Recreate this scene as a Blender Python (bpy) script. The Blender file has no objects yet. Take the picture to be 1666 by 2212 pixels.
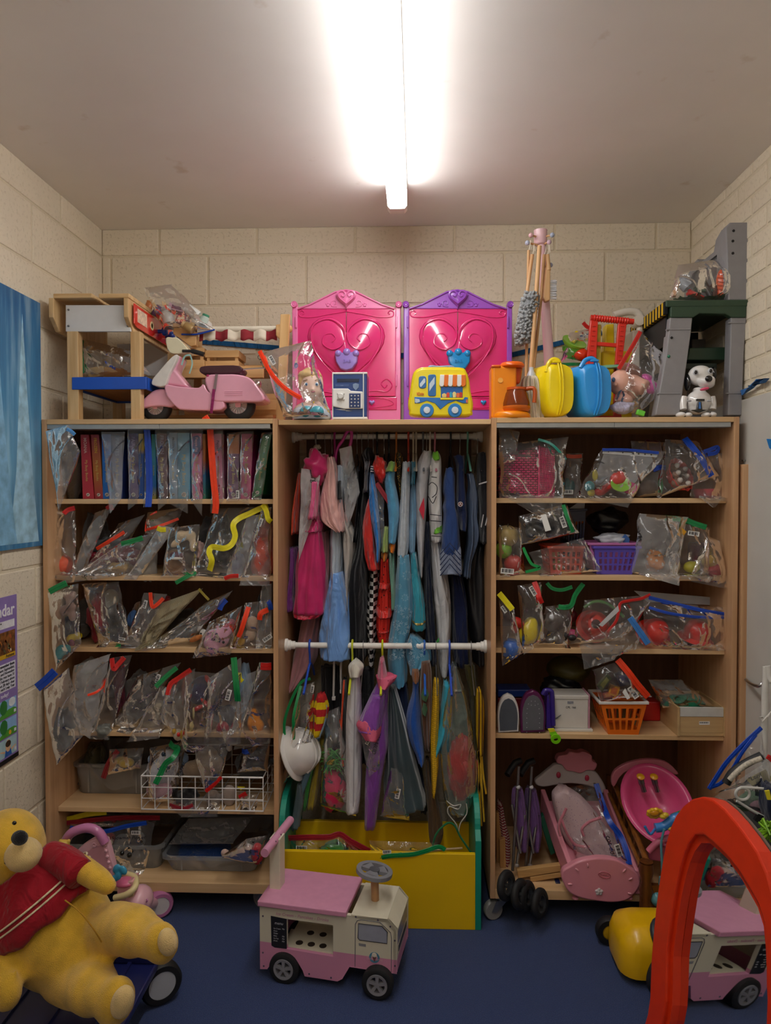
import bpy,math,random
from mathutils import Vector as V,Matrix,Euler,noise as NZ
from math import sin,cos,pi,radians as R
SC=bpy.context.scene
COL=SC.collection
# ---------------------------------------------------------------- camera
FPX=1550.0
CZ=1.62
YAW,PITCH=math.atan((888-833)/FPX),-math.atan((1106-1072)/FPX)
cd=bpy.data.cameras.new('camera');cam=bpy.data.objects.new('camera',cd);COL.objects.link(cam)
cd.sensor_fit='VERTICAL';cd.sensor_height=24.0;cd.sensor_width=24.0
cd.lens=FPX/2212*24.0;cd.clip_start=0.02
FW=V((-sin(YAW)*cos(PITCH),cos(YAW)*cos(PITCH),sin(PITCH)))
RT=V((cos(YAW),sin(YAW),0));UP=RT.cross(FW)
cam.matrix_world=Matrix(((RT.x,UP.x,-FW.x,0),(RT.y,UP.y,-FW.y,0),(RT.z,UP.z,-FW.z,CZ),(0,0,0,1)))
SC.camera=cam
# ---------------------------------------------------------------- world, light, exposure
w=bpy.data.worlds.new('world');SC.world=w;w.use_nodes=True
w.node_tree.nodes['Background'].inputs[0].default_value=(1.0,0.93,0.85,1);w.node_tree.nodes['Background'].inputs[1].default_value=0.06
SC.view_settings.view_transform='Standard';SC.view_settings.look='None'
SC.view_settings.exposure=0.3;SC.view_settings.gamma=1.0;SC.view_settings.use_curve_mapping=False
LAMP=24.0
SC.cycles.transparent_max_bounces=32;SC.cycles.max_bounces=10;SC.cycles.diffuse_bounces=5
SC.cycles.sample_clamp_indirect=6.0
random.seed(7)
CAMP=V((0,0,CZ))
def ray(px,py): return FW+RT*((px-833)/FPX) - UP*((py-1106)/FPX)
def at(px,py,Y):
    "the point of the room seen at photo pixel px, py at the depth Y"
    d=ray(px,py);return CAMP+d*(Y/d.y)
def onfloor(px,py,z=0.0):
    d=ray(px,py);return CAMP+d*((z-CZ)/d.z)
def S(Y): return Y/FPX            # metres per photo pixel at depth Y
# ---------------------------------------------------------------- materials
MATS={}
def lin(h):
    h=h.lstrip('#');o=[]
    for i in (0,2,4):
        c=int(h[i:i+2],16)/255;o.append(c/12.92 if c <= .04045 else ((c+.055)/1.055)**2.4)
    return (*o,1)
class NT:
    def __init__(s,name):
        s.m=bpy.data.materials.new(name);s.m.use_nodes=True;s.t=s.m.node_tree
        s.t.nodes.clear();s.out=s.n('OutputMaterial')
    def n(s,typ,**kw):
        nd=s.t.nodes.new('ShaderNode'+typ)
        for k,v in kw.items():
            if k.startswith('i_'): nd.inputs[k[2:].replace('_',' ')].default_value=v
            else: setattr(nd,k,v)
        return nd
    def l(s,a,b): s.t.links.new(a,b)
    def tex(s,coord='Object'): return s.n('TexCoord').outputs[coord]
    def noise(s,scale,detail=3,coord='Object',vec=None):
        nd=s.n('TexNoise');nd.inputs['Scale'].default_value=scale;nd.inputs['Detail'].default_value=detail
        s.l(vec if vec else s.tex(coord),nd.inputs['Vector']);return nd.outputs['Fac']
    def ramp(s,fac,stops,interp='LINEAR'):
        nd=s.n('ValToRGB');cr=nd.color_ramp;cr.interpolation=interp
        while len(cr.elements) < len(stops): cr.elements.new(.5)
        for e,(p,c) in zip(cr.elements,stops): e.position=p;e.color=c
        s.l(fac,nd.inputs[0]);return nd.outputs[0]
    def mix(s,fac,a,b,mode='MIX'):
        nd=s.n('Mix',data_type='RGBA',blend_type=mode)
        for sock,x in ((nd.inputs[0],fac),(nd.inputs[6],a),(nd.inputs[7],b)):
            if hasattr(x,'is_output'): s.l(x,sock)
            else: sock.default_value=x
        return nd.outputs[2]
    def math(s,op,a,b=0.0):
        nd=s.n('Math',operation=op)
        for sock,x in ((nd.inputs[0],a),(nd.inputs[1],b)):
            if hasattr(x,'is_output'): s.l(x,sock)
            else: sock.default_value=x
        return nd.outputs[0]
    def bump(s,h,strength=.2,dist=.01):
        nd=s.n('Bump');nd.inputs['Strength'].default_value=strength;nd.inputs['Distance'].default_value=dist
        s.l(h,nd.inputs['Height']);return nd.outputs[0]
    def bsdf(s,color,rough=.5,metal=0.,spec=.5,normal=None,**kw):
        b=s.n('BsdfPrincipled');b.inputs['Roughness'].default_value=rough;b.inputs['Metallic'].default_value=metal
        b.inputs['Specular IOR Level'].default_value=spec
        if hasattr(color,'is_output'): s.l(color,b.inputs['Base Color'])
        else: b.inputs['Base Color'].default_value=color
        if normal is not None: s.l(normal,b.inputs['Normal'])
        for k,v in kw.items(): b.inputs[k.replace('_',' ')].default_value=v
        s.l(b.outputs[0],s.out.inputs[0]);return b
def mat(h,rough=.45,metal=0.,var=.06,ns=30.,bs=0.,bscale=200.,spec=.5,sheen=0.,coat=0.):
    "plain coloured surface with a little procedural unevenness"
    key=('p',h,rough,metal,var,ns,bs,bscale,spec,sheen,coat)
    if key in MATS: return MATS[key]
    t=NT('surface_'+h.strip('#'));c=lin(h)
    f=t.noise(ns,3)
    a=tuple(x*(1-var) for x in c[:3])+(1,);b=tuple(min(1,x*(1+var)) for x in c[:3])+(1,)
    col=t.ramp(f,((.3,a),(.7,b)))
    nrm=t.bump(t.noise(bscale,2),bs,.004) if bs else None
    t.bsdf(col,rough,metal,spec,nrm,Sheen_Weight=sheen,Coat_Weight=coat)
    MATS[key]=t.m;return t.m
def plastic(h,rough=.3): return mat(h,rough,var=.03,ns=12,coat=.15)
def fabric(h,rough,spec,sheen,fold,weave,var=.1):
    key=('c',h,rough,spec,sheen,fold,weave)
    if key in MATS: return MATS[key]
    t=NT('fabric_'+h);c=lin(h);co=t.tex();mp=t.n('Mapping');mp.inputs['Scale'].default_value=(1,1,.4);t.l(co,mp.inputs[0])
    f=t.noise(24,4,vec=mp.outputs[0]);col=t.ramp(f,((.3,tuple(x*(1-var) for x in c[:3])+(1,)),(.7,tuple(min(1,x*(1+var)) for x in c[:3])+(1,))))
    g=t.n('TexNoise');g.inputs['Scale'].default_value=13;g.inputs['Detail'].default_value=3;g.inputs['Distortion'].default_value=1.2;t.l(mp.outputs[0],g.inputs['Vector'])
    hh=t.math('ADD',t.math('MULTIPLY',g.outputs['Fac'],fold),t.math('MULTIPLY',t.noise(400,1,vec=co),weave))
    t.bsdf(col,rough,0,spec,t.bump(hh,1.0,.02),Sheen_Weight=sheen);MATS[key]=t.m;return t.m
def cloth(h,rough=.85): return fabric(h,rough,.2,.15,1.3,.02)
def satin(h): return fabric(h,.33,.5,.3,1.5,0)
def fur(h): return mat(h,.95,var=.16,ns=22,bs=.8,bscale=420,spec=.1,sheen=.35)
def metal(h='c8c8c8',rough=.28): return mat(h,rough,1.0,var=.04)
def gloss(h): return mat(h,.12,var=.02,coat=.4)
def wood(h='c9a073',h2=None,axis='Z',scale=1.0,rough=.5):
    key=('w',h,h2,axis,scale,rough)
    if key in MATS: return MATS[key]
    t=NT('wood_'+h);c=lin(h);c2=lin(h2) if h2 else tuple(x*.78 for x in c[:3])+(1,)
    mp=t.n('Mapping');sc={'X': (1.5,22,22),'Y': (22,1.5,22),'Z': (22,22,1.5)}[axis]
    mp.inputs['Scale'].default_value=tuple(x*scale for x in sc);t.l(t.tex(),mp.inputs[0])
    f=t.noise(2.2,5,vec=mp.outputs[0])
    col=t.ramp(f,((.32,c2),(.62,c)))
    t.bsdf(col,rough,0,.4,t.bump(f,.06,.003));MATS[key]=t.m;return t.m
def film(tint='eef0f2',haze=.10,shine=.9,rough=.1,scale=9.0):
    "thin polythene: see-through, faintly milky, with sharp creased highlights"
    key=('f',tint,haze,shine,rough,scale)
    if key in MATS: return MATS[key]
    t=NT('polythene_'+tint);co=t.tex()
    h1=t.noise(scale,4,vec=co)
    nn=t.n('TexNoise');nn.inputs['Scale'].default_value=scale*.55;nn.inputs['Detail'].default_value=1.5;nn.inputs['Distortion'].default_value=.8;t.l(co,nn.inputs['Vector'])
    cr=t.ramp(t.math('ABSOLUTE',t.math('SUBTRACT',nn.outputs['Fac'],.5)),((0,(1,1,1,1)),(.035,(0,0,0,1))))
    hh=t.math('ADD',h1,t.math('MULTIPLY',cr,.22))
    nrm=t.bump(hh,.9,.02)
    tr=t.n('BsdfTransparent');tr.inputs[0].default_value=(.97,.975,.98,1)
    df=t.n('BsdfDiffuse');df.inputs[0].default_value=lin(tint);t.l(nrm,df.inputs['Normal'])
    tl=t.n('BsdfTranslucent');tl.inputs[0].default_value=lin(tint)
    dm=t.n('MixShader');dm.inputs[0].default_value=.35;t.l(df.outputs[0],dm.inputs[1]);t.l(tl.outputs[0],dm.inputs[2])
    m1=t.n('MixShader')
    hz=t.ramp(t.noise(scale*.7,3,vec=co),((.3,(haze*.5,)*3+(1,)),(.75,(haze*1.5,)*3+(1,))))
    hz2=t.math('ADD',hz,t.math('MULTIPLY',cr,.03))
    t.l(hz2,m1.inputs[0]);t.l(tr.outputs[0],m1.inputs[1]);t.l(dm.outputs[0],m1.inputs[2])
    gl=t.n('BsdfGlossy');gl.inputs['Roughness'].default_value=rough;gl.inputs[0].default_value=(.95,.95,.95,1);t.l(nrm,gl.inputs['Normal'])
    fr=t.n('Fresnel');fr.inputs[0].default_value=1.5;t.l(nrm,fr.inputs['Normal'])
    m2=t.n('MixShader');t.l(t.math('MULTIPLY',fr.outputs[0],shine),m2.inputs[0])
    t.l(m1.outputs[0],m2.inputs[1]);t.l(gl.outputs[0],m2.inputs[2]);t.l(m2.outputs[0],t.out.inputs[0])
    MATS[key]=t.m;return t.m
CLEAR=film(haze=.045);MILKY=film(haze=.24,rough=.22,shine=.7);HAZY=film(haze=.11,rough=.15)
WHITE_FILM=film('f2f2f2',.55,.6,.25)
# ---------------------------------------------------------------- mesh building
class MB:
    def __init__(s,M=None): s.v=[];s.f=[];s.M=M
    def add(s,vs,fs):
        o=len(s.v);s.v += [(s.M @ V(p)) if s.M else V(p) for p in vs];s.f += [tuple(i+o for i in f) for f in fs];return s
    def box(s,c,size,rot=None):
        x,y,z=(k/2 for k in size);Q=Euler(rot).to_matrix() if rot else None;c=V(c)
        vs=[V((a*x,b*y,d*z)) for a in (-1,1) for b in (-1,1) for d in (-1,1)]
        vs=[c+(Q @ p if Q else p) for p in vs]
        return s.add(vs,[(0,1,3,2),(4,6,7,5),(0,4,5,1),(2,3,7,6),(0,2,6,4),(1,5,7,3)])
    def bb(s,a,b): return s.box([(i+j)/2 for i,j in zip(a,b)],[abs(j-i) for i,j in zip(a,b)])
    def rings(s,rs,cap=True,close=True):
        n=len(rs[0]);vs=[p for r in rs for p in r];fs=[]
        for i in range(len(rs)-1):
            for j in range(n if close else n-1):
                k=(j+1) % n;fs.append((i*n+j,i*n+k,(i+1)*n+k,(i+1)*n+j))
        if cap and close: fs += [tuple(range(n))[::-1],tuple((len(rs)-1)*n+j for j in range(n))]
        return s.add(vs,fs)
    def tube(s,pts,r,n=8,closed=False,cap=True):
        pts=[V(p) for p in pts];m=len(pts);rr=r if isinstance(r,(list,tuple)) else [r]*m;rs=[];u=None
        for i,p in enumerate(pts):
            a=pts[(i-1) % m] if closed or i > 0 else p;b=pts[(i+1) % m] if closed or i < m-1 else p
            t=(b-a)
            if t.length < 1e-9: t=V((0,0,1))
            t.normalize()
            if u is None: u=t.orthogonal().normalized()
            u=(u-t*u.dot(t));u=u.normalized() if u.length > 1e-6 else t.orthogonal().normalized();w_=t.cross(u)
            rs.append([p+(u*cos(2*pi*j/n)+w_*sin(2*pi*j/n))*rr[i] for j in range(n)])
        if closed: rs.append(rs[0])
        return s.rings(rs,cap and not closed)
    def cyl(s,a,b,r,r2=None,n=16): return s.tube([a,b],[r,r if r2 is None else r2],n)
    def ell(s,c,r,rot=None,nu=16,nv=10):
        c=V(c);Q=Euler(rot).to_matrix() if rot else None
        if not isinstance(r,(tuple,list)): r=(r,r,r)
        vs=[];fs=[]
        for i in range(1,nv):
            t=pi*i/nv
            for j in range(nu):
                p=V((r[0]*sin(t)*cos(2*pi*j/nu),r[1]*sin(t)*sin(2*pi*j/nu),r[2]*cos(t)));vs.append(c+(Q @ p if Q else p))
        a,b=V((0,0,r[2])),V((0,0,-r[2]));A=len(vs);vs += [c+(Q @ a if Q else a),c+(Q @ b if Q else b)]
        for i in range(nv-2):
            for j in range(nu): k=(j+1) % nu;fs.append((i*nu+j,(i+1)*nu+j,(i+1)*nu+k,i*nu+k))
        for j in range(nu): k=(j+1) % nu;fs += [(A,j,k),(A+1,(nv-2)*nu+k,(nv-2)*nu+j)]
        return s.add(vs,fs)
    def lathe(s,prof,o,ax=(0,0,1),n=24,cap=True,closed=False):
        ax=V(ax).normalized();u=ax.orthogonal().normalized();w_=ax.cross(u);o=V(o)
        rs=[[o+ax*h+(u*cos(2*pi*j/n)+w_*sin(2*pi*j/n))*r for j in range(n)] for r,h in prof]
        if closed: rs.append(rs[0])
        return s.rings(rs,cap and not closed)
    def prism(s,poly,vec):
        vec=V(vec);n=len(poly);a=[V(p) for p in poly];b=[p+vec for p in a]
        return s.add(a+b,[tuple(range(n)),tuple(range(2*n-1,n-1,-1))]+[(i,i+n,(i+1) % n+n,(i+1) % n) for i in range(n)])
    def frame(s,outer,inner,vec,closed=True):
        vec=V(vec);n=len(outer);a=[V(p) for p in outer];b=[V(p) for p in inner]
        vs=a+b+[p+vec for p in a]+[p+vec for p in b];fs=[]
        for i in range(n if closed else n-1):
            j=(i+1) % n
            fs += [(i,j,n+j,n+i),(2*n+i,3*n+i,3*n+j,2*n+j),(i,2*n+i,2*n+j,j),(n+i,n+j,3*n+j,3*n+i)]
        if not closed:
            fs += [(0,n,3*n,2*n),(n-1,3*n-1,4*n-1,2*n-1)]
        return s.add(vs,fs)
    def grid(s,fn,nu,nv):
        vs=[fn(i/nu,j/nv) for j in range(nv+1) for i in range(nu+1)];w_=nu+1
        return s.add(vs,[(j*w_+i,j*w_+i+1,(j+1)*w_+i+1,(j+1)*w_+i) for j in range(nv) for i in range(nu)])
    def low(s):
        zs=[p.z for p in s.v];return V(((min(p.x for p in s.v)+max(p.x for p in s.v))/2,(min(p.y for p in s.v)+max(p.y for p in s.v))/2,min(zs)))
BASE={}
def tag(o,label=None,cat=None,group=None,kind=None):
    for k,v in (('label',label),('category',cat),('group',group),('kind',kind)):
        if v: o[k]=v
    return o
def thing(name,label,cat,base,group=None,kind=None):
    o=bpy.data.objects.new(name,None);o.empty_display_size=.05;COL.objects.link(o);o.location=base
    BASE[o]=V(base);return tag(o,label,cat,group,kind)
def build(mb,name,m,parent=None,smooth=50,bevel=0,seg=2,sub=0,remesh=0,sm=4,solid=0,origin=None,label=None):
    base=BASE[parent] if parent is not None else (V(origin) if origin is not None else mb.low())
    me=bpy.data.meshes.new(name);me.from_pydata([p-base for p in mb.v],[],mb.f);me.materials.append(m)
    o=bpy.data.objects.new(name,me);COL.objects.link(o);BASE[o]=base
    if parent is None: o.location=base
    else: o.parent=parent
    if smooth:
        me.polygons.foreach_set('use_smooth',[True]*len(me.polygons))
        if smooth < 180: me.set_sharp_from_angle(angle=R(smooth))
    if remesh:
        k=o.modifiers.new('union','REMESH');k.mode='VOXEL';k.voxel_size=remesh;k.use_smooth_shade=True
        k=o.modifiers.new('soften','SMOOTH');k.factor=.5;k.iterations=sm
    if solid: k=o.modifiers.new('thickness','SOLIDIFY');k.thickness=solid;k.offset=0
    if bevel: k=o.modifiers.new('edges','BEVEL');k.width=bevel;k.segments=seg;k.limit_method='ANGLE';k.angle_limit=R(40);k.harden_normals=False
    if sub: k=o.modifiers.new('round','SUBSURF');k.levels=sub;k.render_levels=sub
    if label: o['label']=label
    return o
def one(mb,name,label,cat,m,group=None,kind=None,**kw):
    return tag(build(mb,name,m,**kw),label,cat,group,kind)
def dup(o,parent,loc=None,rot=None):
    c=o.copy();COL.objects.link(c);c.parent=parent
    if loc is not None: c.location=loc
    if rot is not None: c.rotation_euler=rot
    BASE[c]=BASE.get(o);
    for ch in list(o.children): dup(ch,c)
    return c
FONTMESH={}
def text(s,c,h,m,parent,name='lettering',rx=(1,0,0),up=(0,0,1),depth=.0006,shear=0,align='CENTER',bold=0):
    "raised lettering; rx = reading direction, up = up direction"
    cu=bpy.data.curves.new('lettering','FONT');cu.body=s;cu.size=h*1.35;cu.extrude=depth;cu.align_x=align;cu.align_y='CENTER';cu.shear=shear;cu.offset=bold*h;cu.resolution_u=2
    o=bpy.data.objects.new('lettering',cu);me=bpy.data.meshes.new_from_object(o);bpy.data.objects.remove(o);bpy.data.curves.remove(cu)
    rx=V(rx).normalized();up=V(up).normalized();up=(up-rx*up.dot(rx)).normalized();nz=rx.cross(up)
    base=BASE[parent];c=V(c)
    for vt in me.vertices:
        p=vt.co.copy();vt.co=c+rx*p.x+up*p.y+nz*p.z-base
    me.materials.clear();me.materials.append(m);me.name=name
    o=bpy.data.objects.new(name,me);COL.objects.link(o);o.parent=parent;BASE[o]=base;return o
# ---------------------------------------------------------------- shared shapes
def smoothpath(pts,n=6,closed=False):
    P=[V(p) for p in pts];m=len(P);out=[]
    rng=range(m if closed else m-1)
    for i in rng:
        a=P[(i-1) % m] if closed or i > 0 else P[i];b=P[i];c=P[(i+1) % m];d=P[(i+2) % m] if closed or i+2 < m else c
        for k in range(n):
            t=k/n;t2=t*t;t3=t2*t
            out.append(.5*((2*b)+(c-a)*t+(2*a-5*b+4*c-d)*t2+(3*b-a-3*c+d)*t3))
    if not closed: out.append(P[-1])
    return out
def pxpath(pts,Y,n=6,closed=False): return smoothpath([at(p[0],p[1],p[2] if len(p) > 2 else Y) for p in pts],n,closed)
def ribbon(mb,pts,wid,th=.002):
    "a flat strip along pts that faces the room"
    pts=[V(p) for p in pts];rs=[];m=len(pts)
    for i,p in enumerate(pts):
        t=pts[min(i+1,m-1)]-pts[max(i-1,0)];t.normalize();s_=t.cross(V((0,1,0)))
        s_=s_.normalized() if s_.length > 1e-5 else V((1,0,0));n_=s_.cross(t);a=s_*wid/2;b=n_*th/2
        rs.append([p+a+b,p-a+b,p-a-b,p+a-b])
    return mb.rings(rs)
def pxprism(pts,Y,depth,mb=None):
    mb=mb or MB();return mb.prism([at(x,y,Y) for x,y in pts],(0,depth,0))
def pxbox(x0,y0,x1,y1,Y,depth,mb=None): return pxprism([(x0,y0),(x1,y0),(x1,y1),(x0,y1)],Y,depth,mb)
def rrect(x0,y0,x1,y1,r,n=4):
    out=[]
    for cx,cy,a in ((x1-r,y0+r,-90),(x1-r,y1-r,0),(x0+r,y1-r,90),(x0+r,y0+r,180)):
        for k in range(n+1): t=R(a+90*k/n);out.append((cx+r*cos(t),cy+r*sin(t)))
    return out
def arc(cx,cy,rx,ry,a0,a1,n=12): return [(cx+rx*cos(R(a0+(a1-a0)*k/n)),cy+ry*sin(R(a0+(a1-a0)*k/n))) for k in range(n+1)]
STICKER=mat('e9e9e6',.5,var=.02);INK=mat('20202a',.6)
ZIPC={'red': 'c8201c','orange': 'f0401a','yellow': 'e8dc1e','green': '12894a','blue': '1648b8','teal': '2f9a8c','dark': '8c1c24','sky': '5a9ad8','wine': '9c1f30','white': 'e8e8ec'}
def bag(label,q,Y,th=.06,m=None,zip=None,zw=12,zc='red',seed=0,sticker=None,note=None,Yt=None,group=None,name='zip_bag',cr=1.0,more=None,drape=True,grow=1.0):
    """a zip-up polythene bag; q = corners TL, TR, BR, BL (photo pixels) at depth Y, a pillow th thick with creases.
    zip = path of the coloured zip strip, sticker = corner of the white label."""
    m=m or CLEAR;Yt=Yt or Y
    if grow != 1:
        cx,cy=sum(a[0] for a in q)/4,sum(a[1] for a in q)/4;lo,hi=(101,587) if cx < 800 else (1078,1574)
        q=[(max(min(lo,a[0]),min(max(hi,a[0]),cx+(a[0]-cx)*grow)),cy+(a[1]-cy)*(1+(grow-1)*.3)) for a in q]
    P=[at(q[0][0],q[0][1],Yt),at(q[1][0],q[1][1],Yt),at(q[2][0],q[2][1],Y),at(q[3][0],q[3][1],Y)]
    w_=((P[1]-P[0]).length+(P[2]-P[3]).length)/2;h_=((P[3]-P[0]).length+(P[2]-P[1]).length)/2
    nu=max(10,min(28,int(w_/.006)));nv=max(12,min(36,int(h_/.006)))
    ed=min(w_,h_);zs=None;cc=sum(P,V())/4
    if drape and 2.70 < Y < 3.2:
        side_=LZ if LX0 < cc.x < LX1 else RZ if RX0 < cc.x < RX1 else []
        up_=[z for z in side_ if z < cc.z+.02];zs=max(up_) if up_ and cc.z < ZT else None
    def pt(u,v,side):
        top=P[0].lerp(P[1],u);bot=P[3].lerp(P[2],u);p=top.lerp(bot,v)
        e=max(0,1-abs(2*u-1)**2.6)**.6;g=max(0,min(1,v*3.2))**.8*max(0,1-v**7)**.5
        prof=e*g
        q3=V((u*w_*9+seed*7.3,v*h_*9,side*3.1+seed));n1=NZ.noise(q3*1.2);n2=abs(NZ.noise(q3*2.3+V((5,1,9))))
        off=prof*(th*.5*(.75+.45*n1)-.02*cr*n2-.006*cr*abs(NZ.noise(q3*5.1)))+.001
        inward=V((0,0,0))
        if 0 < v < 1:
            k=.05*ed*cr*(NZ.noise(V((v*h_*14,seed*3.7,2 if u < .5 else 8)))-.2)*abs(2*u-1)**4
            inward=(P[0].lerp(P[3],.5)-P[1].lerp(P[2],.5)).normalized()*k*(1 if u < .5 else -1)
        r_=p+V((0,-off*side,0))+inward
        if zs is not None and r_.z < zs+.003: r_.y=min(r_.y,2.752-.003*side)
        return r_
    mb=MB()
    for side in (1,-1):
        mb.grid((lambda u,v,s_=side: pt(u,v,s_)) if side > 0 else (lambda u,v: pt(1-u,v,-1)),nu,nv)
    o=one(mb,name,label,'bag',m,group=group,smooth=60)
    F=lambda u,v: pt(u,v,1)
    def near(px,py,extra=.006):
        # point of the bag's front sheet at that place, found on its flat plane
        best=None
        for i in range(13):
            for j in range(13):
                a=P[0].lerp(P[1],i/12);b=P[3].lerp(P[2],i/12);p=a.lerp(b,j/12)
                dd=(p-at(px,py,p.y)).length
                if best is None or dd < best[0]: best=(dd,i/12,j/12)
        fr=F(best[1],best[2]);return at(px,py,fr.y-extra)
    for zp,zcol,zwid in ([(zip,zc,zw)] if zip else [])+list(more or []):
        pts=smoothpath([near(x,y) for x,y in zp],5)
        build(ribbon(MB(),pts,zwid*.88*S(Y),.003),'zip_strip',mat(ZIPC.get(zcol,zcol),.35,var=.08,ns=60),o,bevel=.0008)
        mr=MB()
        rp=[p+V((0,-.0022,0)) for p in pts]
        ribbon(mr,rp,.0022,.0016);build(mr,'zip_ridge',mat(ZIPC.get(zcol,zcol),.25,var=.02),o)
    if sticker:
        c=near(sticker[0],sticker[1],.003);a=R(sticker[2]) if len(sticker) > 2 else 0;k=sticker[3] if len(sticker) > 3 else 1.
        ww,hh=.036*k,.015*k;rx=V((cos(a),0,sin(a)));up=V((-sin(a),0,cos(a)))
        st=build(MB().prism([c+rx*i*ww/2+up*j*hh/2 for i,j in ((-1,-1),(1,-1),(1,1),(-1,1))],(0,.0006,0)),'sticker',STICKER,o,smooth=0)
        bc=MB()
        for k2 in range(9):
            cx=c+rx*(-.36+k2*.09)*ww+V((0,-.0006,0));bw=ww*(.02+.02*(k2 % 3 == 0))
            bc.prism([cx+rx*i*bw+up*(j*hh*.32+hh*.06) for i,j in ((-1,-1),(1,-1),(1,1),(-1,1))],(0,.0004,0))
        build(bc,'barcode',INK,st,smooth=0)['kind']='stuff'
    if note:
        c=near(note[1],note[2],.004);a=R(note[4]) if len(note) > 4 else 0
        text(note[0],c,note[3]*S(Y),INK,o,'handwriting',(cos(a),0,sin(a)),(-sin(a),0,cos(a)),.0003,.25)
    return o
def blobs(bl,Y,mb=None):
    "ellipsoids given as (px, py, rx, ry, dy, rot) in photo pixels at depth Y"
    mb=mb or MB();s=S(Y)
    for b in bl:
        px,py,rx,ry=b[:4];dy=b[4] if len(b) > 4 else 0;rot=b[5] if len(b) > 5 else 0;dep=b[6] if len(b) > 6 else min(rx,ry)*.85
        mb.ell(at(px,py,Y+dy),(rx*s,dep*s,ry*s),(0,R(rot),0),14,9)
    return mb
def plush(name,label,cat,bl,Y,m,parts=(),group=None,vox=.006,sm=3):
    mb=blobs(bl,Y);b=mb.low()
    if not parts: return one(mb,name,label,cat,m,group=group,remesh=vox,sm=sm,smooth=0,origin=b)
    t=thing(name,label,cat,b,group)
    build(mb,'body',m,t,remesh=vox,sm=sm,smooth=0)
    for pn,pb,pm in parts:
        for b_ in pb: build(blobs([b_],Y),pn,pm,t,smooth=180)
    return t
def heap(name,label,cat,cx,cy,rx,ry,Y,m,seed=0,th=.05,group=None,amp=.35):
    "a crumpled piece of cloth or soft toy, rx, ry in pixels"
    s=S(Y);mb=MB();c=at(cx,cy,Y);mb.ell((0,0,0),(1,1,1),None,28,18);out=MB();out.f=mb.f
    for p in mb.v:
        n=1+amp*NZ.noise(p*1.7+V((seed,seed*2.1,0)))+amp*.45*NZ.noise(p*4.2+V((seed*3,1,4)))
        out.v.append(c+V((p.x*n*rx*s,p.y*n*th,p.z*n*ry*s)))
    return one(out,name,label,cat,m,group=group,smooth=180)
# ================================================================ ROOM
YF,YB=2.70,3.29
XL=at(82,1000,YF).x;XR=at(1492,600,YB).x
ZC=at(870,488,YB).z
Y0=-1.0
def paint(h,bscale,bs,stain=None):
    t=NT('painted_masonry_'+h);c=lin(h);co=t.tex()
    f=t.noise(3.0,4,vec=co);col=t.ramp(f,((.3,tuple(x*.93 for x in c[:3])+(1,)),(.7,c)))
    pit=t.noise(bscale,5,vec=co);p2=t.ramp(pit,((.33,(0,0,0,1)),(.45,(1,1,1,1))))
    col=t.mix(t.math('MULTIPLY',t.math('SUBTRACT',1.0,p2),.12),col,lin('9b8667'))
    t.bsdf(col,.75,0,.25,t.bump(t.math('ADD',p2,t.math('MULTIPLY',t.noise(bscale*3,2,vec=co),.5)),bs,.004));return t.m
WALLM=paint('e3d7c1',75,.45);JOINT=paint('dccfb6',120,.3)
def ceiling_mat():
    t=NT('painted_ceiling');co=t.tex();f=t.noise(2.2,4,vec=co)
    col=t.ramp(f,((.3,lin('ece7e3')),(.7,lin('f3efec'))))
    v=t.noise(5.5,6,vec=co);st=t.ramp(v,((.66,(0,0,0,1)),(.72,(1,1,1,1))))
    col=t.mix(t.math('MULTIPLY',st,.35),col,lin('c4a887'))
    t.bsdf(col,.55,0,.3,t.bump(t.noise(14,6,vec=co),.05,.01));return t.m
def carpet_mat():
    t=NT('blue_carpet');co=t.tex();a=t.noise(420,2,vec=co);b=t.noise(6,3,vec=co)
    col=t.ramp(a,((.3,lin('1c2a52')),(.5,lin('2d3f6c')),(.72,lin('455a88'))))
    col=t.mix(t.math('MULTIPLY',b,.35),col,lin('28385f'))
    t.bsdf(col,.95,0,.1,t.bump(a,.8,.003),Sheen_Weight=.2);return t.m
def slab(name,a,b,m):
    return tag(build(MB().bb(a,b),name,m,smooth=0),kind='structure')
slab('floor',(XL-.1,Y0-.1,-.1),(XR+.1,YB+.1,0),carpet_mat())
slab('ceiling',(XL-.1,Y0-.1,ZC),(XR+.1,YB+.1,ZC+.1),ceiling_mat())
G=.004
wb=slab('wall_back',(XL-.1,YB+G,0),(XR+.1,YB+.1,ZC),JOINT)
wl=slab('wall_left',(XL-.1,Y0,0),(XL-G,YB+G,ZC),JOINT)
wr=slab('wall_right',(XR+G,Y0,0),(XR+.1,YB+G,ZC),JOINT)
slab('wall_front',(XL-.1,Y0-.1,0),(XR+.1,Y0,ZC),WALLM)
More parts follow.
